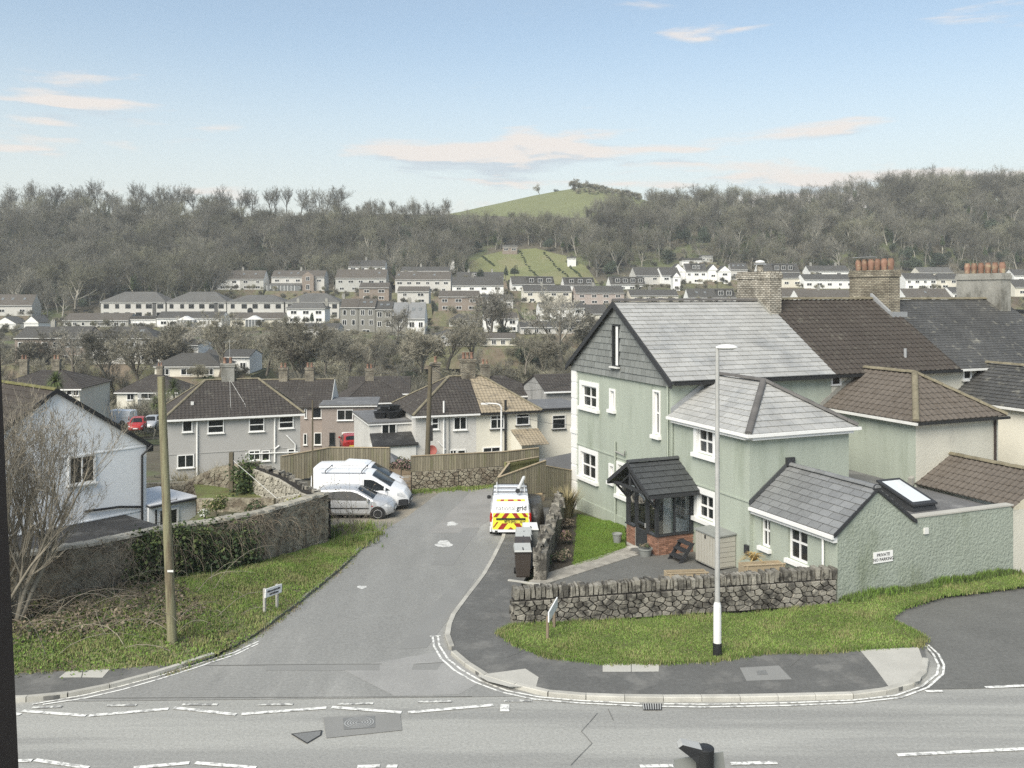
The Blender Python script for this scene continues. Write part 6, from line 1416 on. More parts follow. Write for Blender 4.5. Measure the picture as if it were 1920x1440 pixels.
# ================================================================ houses of the valley side
def frame_from(pl, pr, Y1, z=None):
    """front plane through two photo points of the same height (an eave), the left one at depth Y1"""
    Y2 = Y1*(pl[1]-CY)/(pr[1]-CY); a, b = P(*pl, Y1), P(*pr, Y2); d = b-a
    return Fr((a.x,a.y,0), math.atan2(d.y,d.x)), d.xy.length, a.z
def wins(t, fr, rects, y=0, nx=2, nz=1, trans=None, frame=None, glass=None, sill=True, bw=.07, sillm=None, shift=-.04):
    for r in rects:
        x0, _ = fr.onY(r[0], r[2], y); x1, _ = fr.onY(r[1], r[2], y); xm = (x0+x1)/2; w = fr.w(xm, y); k = CX+F*w.x/w.y
        z1 = fr.onY(k, r[2], y)[1]; z0 = fr.onY(k, r[3], y)[1]
        window(t, x1-x0, z1-z0, (xm, y+shift, z0), 0, *(r[4:6] if len(r) > 5 else (nx, nz)), trans=trans, frame=frame, glass=glass, sill=sill, bw=bw, sillm=sillm)
def new(name, label, cat, fr, group=None): return thing(name, label, cat, (fr.o.x, fr.o.y, 0), fr.a, group)
def flatbox(t, x0, x1, y0, y1, z0, z1, wm, rm, over=.12, fascia=None, th=.12):
    MB().bb(x0,x1,y0,y1,z0,z1).build('wall', wm, t); MB().bb(x0-over,x1+over,y0-over,y1+over,z1+.12,z1+.12+th).build('flat_roof', rm, t)
    if fascia: MB().bb(x0-over+.02,x1+over-.02,y0-over+.02,y1+over-.02,z1,z1+.119).build('fascia', fascia, t)
# white gabled house at the left
f = Fr((-21.5,34.6,0), .889); t = new('gabled_house', 'white rendered house with brown tiled gable roof behind the boundary wall', 'house', f)
walls(t, 0, 8, 0, 9.5, -2.7, 3.03, 5.76, M['render_white'], 'y')
gable_roof(t, 0, 8, 0, 9.5, 3.03, 5.72, M['tile_brown'], over=.25, verge=.14, ridge=M['ridge_moss'], ax='y', gauge=.34, tw=.28)
for s, x in ((-1,-.25),(1,8.25)): MB().prism([(x,-.16,2.72),(x,-.16,2.92),(4,-.16,5.82),(4,-.16,5.62)], (0,.05,0)).build('bargeboard', M['black'], t)
wins(t, f, [(127,178,853,907)], nx=2, bw=.08); z_ = f.onY(230,842,0)[1]
MB().bb(.0,7.99,-.03,-.002,z_-.03,z_+.02).build('string_course', M['render_white'], t); z_ = f.onY(248,960,0)[1]; MB().bb(0,7.99,-.03,-.002,z_-.03,z_+.02).build('string_course', M['render_white'], t)
downpipe(t, [(8.15,-.2,2.9),(7.75,-.09,2.5),(7.75,-.09,-2.4)], .055, M['black']); downpipe(t, [(5.2,-.09,f.onY(245,942,0)[1]),(6.7,-.09,f.onY(268,941,0)[1]),(7.7,-.09,f.onY(272,948,0)[1])], .05, M['black'])
MB().bb(8.05,8.28,-.1,9.5,2.62,2.74).build('gutter', M['black'], t)
MB().bb(-4,6.9,-3.15,-.0,-2.7,-.14).build('annexe_wall', M['render_white'], t); MB().bb(-4.1,7.0,-3.25,-.004,-.14,-.02).build('annexe_roof', M['felt_black'], t)
MB().bb(8.0,10.35,-.2,3.2,-2.7,.12).build('side_annexe', M['render_white'], t); MB().bb(8.002,10.55,-.4,3.3,.12,.2).build('side_roof_edge', M['charcoal'], t); MB().bb(8.02,10.45,-.32,3.2,.2,.24).build('side_roof', M['felt_pale'], t)
wins(t, f, [(298,334,953,990)], y=-.2, nx=2, bw=.09); downpipe(t, [(8.3,-.3,.0),(8.3,-.3,-2.4)], .045, M['black']); downpipe(t, [(8.55,-.3,-.1),(8.55,-.3,-2.4)], .045, M['black'])
# grey semi-detached pair
f, W, ze = frame_from((313,786),(563,774.6),69); t = new('semi_detached_house', 'wide grey rendered semi detached pair with dark hipped tile roof', 'house', f)
zr = H-(712-CY)*74.5/F
MB().bb(0,W,0,8,-6.5,ze-.02).build('wall', M['render_grey'], t); hip_roof(t, 0, W, 0, 8, ze, zr, M['tile_dark'], ridge=M['ridge_lichen'], inset=3.2, gauge=.34, tw=.28)
MB().bb(-.3,W+.3,-.42,-.30,ze-.16,ze-.02).build('gutter', M['white'], t); MB().bb(-.1,W+.1,-.28,-.05,ze-.14,ze-.05).build('fascia', M['white'], t)
wins(t, f, [(341.5,361,788,810,1,1),(389,420,786,812,1,2),(466.5,495.5,783,809,1,2),(522.5,550.5,780,803,1,2)], bw=.08); wins(t, f, [(332,364,852,877,2,1),(466,488,844,863,2,1),(490,506,844,864,1,1),(539,553,841,862,1,1)], bw=.08)
for x, y0, y1 in ((369.5,790,892),(515,783,866)): a = f.onY(x,y0,0); b = f.onY(x,y1,0); downpipe(t, [(a[0],-.08,a[1]),(a[0],-.08,b[1])], .07, M['white'])
a = f.onY(515,832,0); downpipe(t, [(a[0],-.1,a[1]-.4),(a[0]+.35,-.1,a[1]-.15)], .06, M['white']); a = f.onY(537,816,0); b = f.onY(553,832,0); downpipe(t, [(a[0],-.1,a[1]),(b[0],-.1,b[1]),(b[0],-.1,b[1]-1.6)], .055, M['white']); downpipe(t, [(f.onY(460,850,0)[0],-.12,f.onY(460,851,0)[1]),(f.onY(558,848,0)[0],-.12,f.onY(558,847,0)[1]),(f.onY(566,864,0)[0],-.12,f.onY(566,864,0)[1])], .05, M['white'])
MB().bb(-.02,W+.02,-.03,-.002,ze-2.75,ze-2.68).build('string_course', M['render_grey'], t)
chimney(t, W*.5-.35, 4, zr-.5, zr+1.35, 1.0, .6, M['stack_render'], 2)
for x in (.45,.56): a = W*x; MB().tube([(W*.48,3.9,zr+.06),(a+.2,1.0,lerp(ze,zr,.27)+.12),(a+.25,-.1,ze+.08)], .012, 4).build('aerial_cable', M['white_dirty'], t)
MB().tube([(W*.5-.2,4,zr+1.3),(W*.5-.2,4,zr+3.3)], .02, 5).build('aerial_mast', M['galv'], t); MB().tube([(W*.5-.7,4,zr+3.1),(W*.5+.3,4,zr+3.2)], .015, 4).build('aerial', M['galv'], t)
a = f.onY(361,765,1.2); MB().box((f.onY(361,768,0)[0],1.2,lerp(ze,zr,.33)+.18),(.22,.22,.25)).build('vent', M['white_dirty'], t)
# pinkish house behind it with flat-roofed garage wing
f = Fr(P(474,762,92), .10); f.o.z = 0; t = new('pebbledash_house', 'pinkish pebbledashed house with gable roof and garage behind the grey pair', 'house', f); W = f.onY(617,762,0)[0]; ze = P(474,762,92).z; zr = H-(712-CY)*96.5/F
walls(t, 0, W, 0, 8.5, -7.5, ze, zr, M['pebble_pink'], 'x'); gable_roof(t, 0, W, 0, 8.5, ze, zr, M['tile_dark'], ridge=M['ridge_lichen'], gauge=.34, tw=.3)
MB().prism([(W+.16,-.2,ze-.1),(W+.16,8.7,ze-.1),(W+.16,4.25,zr+.02)], (.04,0,0)).build('gable_board', M['white_dirty'], t)
for x in (.68,.32): chimney(t, W*x, 4.2, zr-.6, zr+1.3, .9, .6, M['stack_brown'], 2)
wins(t, f, [(585,603,764,784,1,1),(571,575.5,766,784,1,1),(589,603,811,834,1,1),(569,576,813,834,1,1)], y=0)
fx0 = f.onY(604,790,-3)[0]; fx1 = f.onY(702,790,-3)[0]; zt = H-(758-CY)*89.5/F
flatbox(t, fx0, fx1, -3, 3, -7.5, zt-.3, M['pebble_pink'], M['felt'], over=.3, fascia=M['white'])
wins(t, f, [(632,662,768,788,2,1)], y=-3); wins(t, f, [(617.5,628,811,835,1,1)], y=-3, frame=M['charcoal'])
gx0, gz0 = f.onY(641,838,-3); gx1, gz1 = f.onY(667,810,-3); MB().bb(gx0,gx1,-3.05,-3.003,gz0-.4,gz1).build('garage_door', M['white'], t)
# pale block with a flat roof carrying black tubs
A5 = .34; f = Fr(P(693,790,67.5), A5); f.o.z = 0; t = new('flat_roofed_block', 'white flat roofed block with black tubs on its roof', 'house', f); W = f.onY(775,790,0)[0]; D = f.onX(664,770,0)[0]; zt = P(693,790,67.5).z
flatbox(t, 0, W, 0, D, -6, zt-.3, M['pebble'], M['felt'], over=.15, fascia=M['white'])
wins(t, f, [(715,743,794,820,2,1)], y=0); lx0 = f.onY(692,835,-1.6)[0]; lx1 = f.onY(782,835,-1.6)[0]; zl = f.onY(735,836,-1.6)[1]
MB().add([(0,-.01,zl+.75),(W+.4,-.01,zl+.75),(lx1,-1.9,zl+.1),(lx0+.2,-1.9,zl+.1),(0,-.01,zl+.65),(W+.4,-.01,zl+.65),(lx1,-1.9,zl),(lx0+.2,-1.9,zl)],[(3,2,1,0),(4,5,6,7),(0,1,5,4),(1,2,6,5),(2,3,7,6),(3,0,4,7)]).build('lean_to_roof', M['felt_black'], t)
MB().bb(lx0+.3,lx1-.1,-1.75,-.02,-6,zl-.01).build('lean_to_wall', M['white_dirty'], t)
for k, (x, y, z, s) in enumerate([(.8,1.8,0,1),(1.7,1.5,0,1.1),(2.4,2.2,0,1),(1.3,2.6,0,1.1),(2.2,3.1,0,1),(1.2,1.9,.42,.9),(2.0,2.0,.45,.9)]):
    w = f.w(x+.3, y, zt-.03+z); o = thing('tub', ['black rectangular tub at the left edge of the flat roof','black tub nearest the camera on the flat roof','black tub right of the nearest tub on the flat roof','black tub at the back left of the roof pile','black tub at the back right of the roof pile','upturned black tub on top of the pile, left','upturned black tub on top of the pile, right'][k], 'tub', w, f.a+.3*k, 'black tubs on the flat roof'); o.scale = (s,s,s)
    b = MB(); b.add([(-.3,-.25,0),(.3,-.25,0),(.3,.25,0),(-.3,.25,0),(-.42,-.35,.5),(.42,-.35,.5),(.42,.35,.5),(-.42,.35,.5),(-.38,-.31,.5),(.38,-.31,.5),(.38,.31,.5),(-.38,.31,.5),(-.27,-.22,.05),(.27,-.22,.05),(.27,.22,.05),(-.27,.22,.05)],[(3,2,1,0),(0,1,5,4),(1,2,6,5),(2,3,7,6),(3,0,4,7),(4,5,9,8),(5,6,10,9),(6,7,11,10),(7,4,8,11),(8,9,13,12),(9,10,14,13),(10,11,15,14),(11,8,12,15),(12,13,14,15)]); b.build('shell', M['black'], o)
    MB().bb(-.45,.45,-.38,-.35,.44,.52).build('rim', M['charcoal'], o)
# white and cream semi-detached pair, roof half dark half pale
f, W, ze = frame_from((780,779),(1007.5,769),67); t = new('semi_detached_house', 'white and cream semi detached pair whose hipped roof is half dark, half pale', 'house', f)
D = f.onX(743,762,0)[0]; zr = H-(708-CY)*71/F; sp_ = f.onY(893,800,0)[0]
MB().bb(0,sp_,0,D,-6.2,ze-.02).build('wall', M['pebble'], t); MB().bb(sp_+.001,W,0.001,D-.001,-6.2,ze-.02).build('wall', M['cream'], t)
o_ = .3; c = [V(-o_,-o_,ze),V(W+o_,-o_,ze),V(W+o_,D+o_,ze),V(-o_,D+o_,ze)]; rl = f.onY(842,708,D/2)[0]; rr = f.onY(902,707,D/2)[0]; q0, q1 = V(rl,D/2,zr), V(rr,D/2,zr); mf, mr = V(sp_+.3,-o_,ze), V((rl+rr)/2+.3,D/2,zr); mbk = V(sp_,D+o_,ze)
b = MB(); tile_roof(b,(c[0],mf,mr,q0),.34,.28,.035); tile_roof(b,(c[3],c[0],q0,q0),.34,.28,.035); tile_roof(b,(mbk,c[3],q0,mr),.34,.28,.035); ra = b.build('roof', M['tile_dark'], t)
b = MB(); tile_roof(b,(mf,c[1],q1,mr),.34,.28,.035); tile_roof(b,(c[1],c[2],q1,q1),.34,.28,.035); tile_roof(b,(c[2],mbk,mr,q1),.34,.28,.035); rb_ = b.build('roof', M['tile_pale'], t); rb_['label'] = 'pale tan tiled right half of the roof'
for p, q, par in ((c[0],q0,ra),(c[3],q0,ra),(q0,mr,ra),(mr,q1,rb_),(c[1],q1,rb_),(c[2],q1,rb_)): ridge_tiles(par, p+V(0,0,.04), q+V(0,0,.04), M['ridge_lichen'], name='hip_tile' if p in (c[0],c[1],c[2],c[3]) else 'ridge_tile')
MB().bb(-.4,sp_+.2,-.42,-.30,ze-.14,ze-.02).build('gutter', M['white'], t); MB().bb(sp_+.21,W+.4,-.42,-.30,ze-.14,ze-.02).build('gutter', M['black'], t)
chimney(t, (rl+rr)/2+.2, D/2, zr-.5, zr+1.4, 1.1, .7, M['stack_brown'], 3); chimney(t, (rl+rr)/2-1.6, D/2+3.4, zr-2.0, zr+.9, .7, .6, M['stack_brown'], 1)
wins(t, f, [(809,822.5,783,805,1,2),(850,875,781,806,2,1)], bw=.08); wins(t, f, [(919,945,778,804,2,1),(967,992.5,775,797,1,1)], trans=.7, bw=.08, sillm=M['charcoal']); wins(t, f, [(843,856,843,852,2,1),(857,873,843,853,1,1),(905,938,838,848,2,1)], sill=False)
a = f.onY(831.5,757,0); b_ = f.onY(831.5,850,0); downpipe(t, [(a[0],-.1,ze+1.0),(a[0],-.1,b_[1])], .07, M['white']); a = f.onY(947,770,0); downpipe(t, [(a[0],-.12,ze+.9),(a[0],-.12,-3.5)], .10, M['black']); a = f.onY(822,828,0); downpipe(t, [(a[0],-.1,a[1]),(a[0]+.5,-.1,a[1]-.6)], .05, M['white'])
downpipe(t, [(f.onY(841,800,0)[0],-.1,ze-.1),(f.onY(841,800,0)[0],-.1,-3.5)], .035, M['pot'])
dsh = MB().lathe([(.0,.0),(.25,.06),(.38,.16),(.36,.17),(.23,.09),(.0,.03)], n=16).build('satellite_dish', mat('dish_red', (.33,.10,.08), .6), t, 50, loc=(f.onY(809,845,-.5)[0],-.5,f.onY(809,845,-.5)[1]), rot=(R(70),R(20),0))
p0 = f.onY(952,806,-.02); p1 = f.onY(1008,800,-.02); p2 = f.onY(1030,829,-2.4); p3 = f.onY(977,836,-2.4)
b = MB(); tile_roof(b, ((p3[0],-2.4,p3[1]),(p2[0],-2.4,p3[1]),(p1[0],-.02,p0[1]),(p0[0]+.25,-.02,p0[1])), .3, .26, .035); b.build('lean_to_roof', M['tile_pale'], t)
MB().add([(p0[0]+.2,-.02,p0[1]-.05),(p0[0]+.2,-.02,-6),(p3[0]+.1,-2.3,-6),(p3[0]+.1,-2.3,p3[1]-.05)],[(0,1,2,3)]).build('lean_to_wall', M['cream'], t)
ax0 = W+.02; ax1 = f.onY(1100,790,.8)[0]; za = f.onY(1040,769,.8)[1]; MB().bb(ax0,ax1,.8,6.5,-6,za).build('annexe_wall', M['cream'], t); MB().bb(ax0,ax1+.2,.55,6.6,za,za+.16).build('annexe_fascia', M['black'], t); MB().bb(ax0,ax1+.1,.6,6.5,za+.161,za+.2).build('annexe_roof', M['felt'], t)
wins(t, f, [(1035,1060,778,804,1,1)], y=.8, trans=.72, bw=.06, sillm=M['charcoal'], frame=M['white_dirty'])
# houses one row farther down
def hiphouse(label, x0, x1, ye, yr, Y, wall, roofm, ang=.2, D=8, base=-9, inset=None, chim=(.5,), rects=(), kind='hip', name='hipped_house', ridge=None):
    f = Fr(P(x0,ye,Y), ang); f.o.z = 0; t = new(name, label, 'house', f); W = f.onY(x1,ye,0)[0]; ze = P(x0,ye,Y).z; zr = H-(yr-CY)*(Y+D/2)/F
    if kind == 'hip': MB().bb(0,W,0,D,base,ze-.02).build('wall', wall, t); hip_roof(t,0,W,0,D,ze,zr,roofm,inset=inset,gauge=.36,tw=.32,ridge=ridge)
    else: walls(t,0,W,0,D,base,ze,zr,wall,'x'); gable_roof(t,0,W,0,D,ze,zr,roofm,gauge=.36,tw=.32,ridge=ridge)
    MB().bb(-.3,W+.3,-.4,-.27,ze-.2,ze-.06).build('gutter', M['white'], t)
    for c in chim: chimney(t, W*c, D/2, zr-.6, zr+1.3, .9, .6, M['stack_brown'], 2)
    wins(t, f, rects); return t, f, W, ze, zr
hiphouse('dark roofed house with chimney behind the pale half of the roof', 893, 1020, 744, 706, 92, M['pebble_grey'], M['tile_dark'], .34, 8, inset=3.4, chim=(.30,), rects=[(998,1010,748,757,1,1)])
hiphouse('small dark gabled house roof seen just left of the green house', 1024, 1100, 733, 702, 88, M['pebble_grey'], M['tile_dark'], .30, 7, kind='gable', chim=())
hiphouse('dark hipped roof house with chimney above the flat roofed garage', 648, 768, 756, 713, 100, M['pebble_grey'], M['tile_dark'], .30, 8, inset=3.3, chim=(.45,), rects=[(735,752,757,767,2,1)])
hiphouse('dark gable roofed house behind the hipped roof house', 652, 768, 738, 706, 118, M['white_dirty'], M['tile_dark'], .10, 8, kind='gable', chim=())
hiphouse('dark tiled house with chimney beyond the white gable', -20, 150, 729, 694, 104, M['render_cream'], M['tile_dark'], .06, 9, inset=4.2, chim=(.55,.18), rects=[(125,135,731,741,1,1),(137,148,731,742,2,1)])
t, f, W, ze, zr = hiphouse('cream hipped roof house with dark bay and palm beside it', 219, 333, 735, 702, 135, M['cream'], M['tile_dark'], .02, 8, base=-14, inset=4.0, chim=(.55,), rects=[(238,252,738,750,2,1)])
bx0 = f.onY(258,745,-.5)[0]; bx1 = f.onY(300,745,-.5)[0]; z1 = f.onY(270,736,-.5)[1]; z0 = f.onY(270,768,-.5)[1]
MB().bb(bx0,bx1,-.5,-.002,z0-5,z1).build('bay', M['slate_hung'], t); wins(t, f, [(259,262,737,748,1,1),(264,292,737,748,2,1)], y=-.5); wins(t, f, [(240,250,772,786,1,1),(262,290,770,784,3,1)], y=-.5)
MB().bb(0,bx0-.02,-.04,-.003,ze-8,f.onY(240,768,0)[1]).build('lower_wall', M['pebble_pink'], t)
# sheds
def shed(label, c, rz, w, d, hw, hr, wm, rm, boards=True, name='shed'):
    t = thing(name, label, 'shed', c, rz)
    b = MB(); b.bb(-w/2,w/2,-d/2,d/2,0,hw); b.prism([(-w/2,-d/2,hw-.01),(w/2,-d/2,hw-.01),(0,-d/2,hr)],(0,.02,0)); b.prism([(-w/2,d/2,hw-.01),(w/2,d/2,hw-.01),(0,d/2,hr)],(0,-.02,0)); b.build('wall', wm, t)
    for s in (-1,1): b = MB(); b.prism([(0,-d/2-.12,hr+.02),(s*(w/2+.12),-d/2-.12,hw-.10),(s*(w/2+.12),-d/2-.12,hw-.05),(0,-d/2-.12,hr+.07)],(0,d+.24,0)); b.build('roof', rm, t)
    if boards:
        n = int(hw/.14)
        for k in range(n): MB().bb(-w/2-.012,w/2+.012,-d/2-.02,-d/2-.002,k*.14,k*.14+.13).build('board', wm, t); MB().bb(w/2+.002,w/2+.02,-d/2,d/2,k*.14,k*.14+.13).build('board', wm, t)
    return t
s1 = shed('timber garden shed with grey felt roof left of the green house', (P(1040,880,50.5).x,50.5,-1.9), -.45+math.pi/2*0, 1.9, 3.0, 1.75, 2.5, M['wood_new'], M['felt']); s1.rotation_euler.z = -.75
shed('shed with grey pitched roof behind the compost bin', (P(735,850,56).x,56,-2.9), .25, 2.9, 3.0, 1.7, 2.5, M['wood_grey'], M['felt'], boards=False)
t = thing('shed', 'low shed with flat grey felt roof behind the fence', 'shed', (P(628,858,56).x,56.5,-3.0), .1); MB().bb(-1.35,1.35,-1,1,0,2.1).build('wall', M['wood_grey'], t); MB().add([(-1.5,-1.1,2.1),(1.5,-1.1,2.1),(1.45,1.1,2.45),(-1.45,1.1,2.45),(-1.5,-1.1,2.18),(1.5,-1.1,2.18),(1.45,1.1,2.53),(-1.45,1.1,2.53)],[(4,5,6,7),(0,1,5,4),(1,2,6,5),(2,3,7,6),(3,0,4,7),(3,2,1,0)]).build('roof', M['felt'], t)
t = thing('greenhouse', 'small pale roofed greenhouse behind the ivy wall', 'greenhouse', (P(400,880,52).x,52,-3.2), .2); MB().bb(-1,1,-.8,.8,0,2.0).build('glazing', M['glass_pale'], t); MB().bb(-1.1,1.1,-.9,.9,2.0,2.12).build('roof', M['white_dirty'], t)
for x in (-1,-.33,.33,1): MB().bb(x-.03,x+.03,-.83,-.802,0,2.0).build('bar', M['white'], t)
ln = thing('washing_line', 'timber clothes airer frame beside the shed', 'clothes airer', (P(1050,870,47.5).x,47.5,-1.6), .2)
for y in (0,1.2): MB().tube([(-.9,y,2.05),(1.3,y-.5,1.75)], .04, 6).build('rail', M['wood_new'], ln)
MB().bb(-.95,-.85,-.05,.05,0,2.1).build('post', M['wood_grey'], ln)
# ================================================================ houses on the far hillside
FW = {k: mat('far_'+k, c, .9, .2, n1=(.15,.10), n2=(1.2,.06)) for k, c in dict(white=(.80,.80,.77), cream=(.66,.63,.54), grey=(.44,.44,.41), pink=(.40,.345,.31), brown=(.25,.21,.175), dash=(.52,.51,.475), stone=(.24,.235,.21)).items()}
FR = {k: mat('far_roof_'+k, c, .8, .3, n1=(.25,.15), n2=(2.0,.12)) for k, c in dict(dark=(.07,.068,.062), brown=(.095,.085,.072), slate=(.20,.205,.205), grey=(.11,.108,.10)).items()}
_fw = {}; PADS = []
def fwin(parent, w, h, loc, rz=0, frame=None, nx=2, glass=None):
    frame = frame or M['white']; glass = glass or M['glass']; k = (round(w,1), round(h,1), frame.name, nx, glass.name)
    if k not in _fw:
        w_, h_ = k[0], k[1]; b = MB(); e = .10
        b.bb(-w_/2,-w_/2+e,-.05,.03,0,h_); b.bb(w_/2-e,w_/2,-.05,.03,0,h_); b.bb(-w_/2+e,w_/2-e,-.05,.03,0,e); b.bb(-w_/2+e,w_/2-e,-.05,.03,h_-e,h_)
        for i in range(1, nx): x = -w_/2+w_*i/nx; b.bb(x-.045,x+.045,-.045,.02,e,h_-e)
        _fw[k] = (b.mesh('window', frame), MB().quad((-w_/2+.04,-.02,.04),(w_/2-.04,-.02,.04),(w_/2-.04,-.02,h_-.04),(-w_/2+.04,-.02,h_-.04)).mesh('pane', glass))
    o = mesh_obj('window', _fw[k][0], parent, loc, (0,0,rz)); mesh_obj('pane', _fw[k][1], o); return o
fr_rng = random.Random(5)
def far(label, x0, x1, yr, ye, yb, Y, wall='white', roof='dark', kind='gx', n=(4,), ang=None, D=8.0, inset=None, chim=(), group='houses on the far hillside', wframe=None, name='hillside_house', rl=(), dorm=None, wh=1.15, cons=None, gableend=False, wall2=None):
    ang = fr_rng.uniform(-.03,.10) if ang is None else ang
    f = Fr(P(x0,ye,Y), ang); f.o.z = 0; t = new(name, label, 'house', f, group); W = f.onY(x1,ye,0)[0]; s = Y/F
    ze = P(x0,ye,Y).z; zr = H-(yr-CY)*(Y+D/2)/F; zb = P(x0,yb,Y).z; z0 = zb-5
    PADS.append((f, W, D, zb, kind))
    wm, rm = FW[wall], FR[roof]
    if kind == 'gx': walls(t,0,W,0,D,z0,ze,zr,wm,'x'); gable_roof(t,0,W,0,D,ze,zr,rm,flat=True,over=.3,verge=.05)
    elif kind == 'gy': zr = H-(yr-CY)*Y/F; walls(t,0,W,0,D,z0,ze,zr,wm,'y'); gable_roof(t,0,W,0,D,ze,zr,rm,flat=True,over=.25,verge=.12,ax='y')
    elif kind == 'hip': MB().bb(0,W,0,D,z0,ze-.02).build('wall', wm, t); hip_roof(t,0,W,0,D,ze,zr,rm,flat=True,inset=inset,over=.45)
    elif kind == 'flat': MB().bb(0,W,0,D,z0,ze).build('wall', wm, t); MB().bb(-.2,W+.2,-.3,D+.2,ze,ze+max(.25,(ye-yr)*s)).build('roof', rm, t)
    if wall2: MB().bb(W*.5,W+.02,-.03,-.003,z0,ze-.05).build('half_wall', FW[wall2], t)
    MB().bb(-.1,W+.1,-.42,-.31,ze-.22,ze-.08).build('gutter', M['white_dirty'], t)
    nr = len(n); hgt = ze-zb
    for r, m_ in enumerate(n):
        if not m_: continue
        zc = ze-hgt*(r+.5)/max(nr,1)-.1
        h_ = min(wh, hgt/nr*.62)
        for i in range(m_):
            x = W*(i+.5)/m_+fr_rng.uniform(-.15,.15); w_ = min(1.9, W/m_*.52)*fr_rng.choice((.75,1,1,1.15))
            fwin(t, w_, h_, (x,-.035,zc-h_/2), 0, wframe, 2 if w_ > 1.0 else 1)
    if gableend:
        for z in (zb+.6, zb+hgt*.55): fwin(t, 1.0, 1.1, (-.03,D*.5,z), -math.pi/2)
    for c in chim: 
        ck = ('ch',); 
        if ck not in _fw: _fw[ck] = MB().bb(-.45,.45,-.35,.35,-1.2,1.15).bb(-.3,-.08,-.1,.1,1.15,1.5).bb(.08,.3,-.1,.1,1.15,1.5).mesh('chimney', M['stack_render'])
        mesh_obj('chimney', _fw[ck], t, (W*c, D/2, zr))
    for c in rl:
        ck = ('rl', D, round(zr-ze,1)); sl_ = math.atan2(zr-ze, D/2)
        if ck not in _fw: _fw[ck] = MB().box((0,0,.1),(.9,1.1,.06),rot=Euler((sl_,0,0))).mesh('roof_light', M['glass_pale'])
        mesh_obj('roof_light', _fw[ck], t, (W*c, D*.28, lerp(ze,zr,.56)))
    if dorm:
        d0, d1, nd = dorm; zt = lerp(ze,zr,.86); zlo = lerp(ze,zr,.12); y_ = D*.5*.14
        MB().bb(W*d0,W*d1,y_,D*.5,zlo,zt).build('dormer', FR['dark'], t); MB().bb(W*d0-.2,W*d1+.2,y_-.2,D*.5+.1,zt,zt+.15).build('dormer_roof', FR['grey'], t)
        for i in range(nd): fwin(t, min(2.0,(d1-d0)*W/nd*.72), (zt-zlo)*.66, (W*(d0+(d1-d0)*(i+.5)/nd), y_-.035, zlo+(zt-zlo)*.18))
    if cons:
        c0, c1, hgl = cons; b = MB(); b.bb(W*c0,W*c1,-2.6,-.01,zb-.5,zb+hgl); b.build('conservatory', M['glass_pale'], t)
        cw = (c1-c0)*W; m_ = max(2, round(cw/1.0))
        for i in range(m_+1): MB().bb(W*c0+cw*i/m_-.06,W*c0+cw*i/m_+.06,-2.68,-2.602,zb-.5,zb+hgl).build('glazing_bar', M['white'], t)
        b = MB(); b.prism([(W*c0-.15,-2.75,zb+hgl+.002),(W*c1+.15,-2.75,zb+hgl+.002),(W*(c0+c1)/2,-2.75,zb+hgl+cw*.26)],(0,2.7,0)); b.build('conservatory_roof', M['white'], t)
    return t, f, W, ze, zr, zb
FL = 'pale flats with grey hipped roof, '
for i, (a, b, yr, ins, lab, nn) in enumerate([(189,310,547,6.5,'first of four',(6,6)),(313,424,547,6.5,'second of four',(6,6)),(426,532,553,6.0,'third of four, with an arched window',(5,5)),(535,636,550,6.5,'last of four',(6,6))]):
    t, f, W, ze, zr, zb = far(FL+lab, a, b, yr, 566, 597, 330, 'dash', 'grey', 'hip', nn, 0.0, 13, ins, wframe=M['charcoal'], group='flats along the valley', name='flats_block', wh=1.6)
    if i == 2:
        cx_ = f.onY(469,580,0)[0]; b = MB(); ar = [(cx_+1.0*math.cos(math.pi*k/10), -.05, ze-3.1+1.0*math.sin(math.pi*k/10)) for k in range(11)]+[(cx_-1,-.05,ze-6),(cx_+1,-.05,ze-6)]; b.add(ar,[tuple(range(len(ar)))]).build('arch_window', M['glass'], t)
    if i < 2: MB().bb(W*.80,W*.86,-.02,-.003,zb-3,ze-.1).build('stair_recess', M['interior'], t)
far('small white twin gabled house at the far left edge', -12, 30, 594, 606, 618, 292, 'white', 'grey', 'gy', (1,), 0, 7); far('white gable end house with grey roof, second from the far left', 45, 72, 592, 604, 618, 294, 'white', 'grey', 'gy', (0,), 0, 8)
far('long pale bungalow with white sun room below the leftmost flats', 118, 240, 587, 600, 613, 285, 'grey', 'brown', 'gx', (8,), 0, 9)
far('small white cabin with flat dark roof between the bungalows', 245, 292, 593, 598, 618, 286, 'white', 'dark', 'flat', (3,), 0, 6)
far('white bungalow with gabled conservatory below the second flats block', 294, 416, 584, 596, 613, 285, 'white', 'dark', 'gx', (5,), 0, 8, cons=(.36,.60,2.2))
far('ochre bungalow with white gabled conservatory', 431, 530, 586, 597, 612, 285, 'cream', 'brown', 'gx', (4,), 0, 8, cons=(.34,.64,2.2))[0]
far('white two storey house with grey hipped roof and two chimneys', 538, 609, 567, 578, 606, 280, 'white', 'grey', 'hip', (3,3), 0, 8, 2.2, chim=(.22,.98))
far('upper house, left half white and right half grey, above the flats', 406, 494, 507, 523, 543, 382, 'white', 'brown', 'gx', (4,4), 0, 9, rl=(.55,.8), chim=(.5,), wall2='grey')
t, f, W, ze, zr, zb = far('upper house with brick gable wing and long glazed lean to', 509, 608, 507, 519, 545, 382, 'dash', 'brown', 'gx', (5,0), 0, 9, rl=(.12,.35,.48), chim=(.52,))
MB().bb(W*.6,W*.82,-2.2,-.004,zb-3,ze+.4).prism([(W*.6,-2.2,ze+.39),(W*.82,-2.2,ze+.39),(W*.71,-2.2,ze+2.2)],(0,2.4,0)).build('brick_wing', FW['brown'], t); fwin(t,1.6,1.7,(W*.71,-2.24,ze-1.7)); fwin(t,1.6,2.2,(W*.71,-2.24,zb+.4))
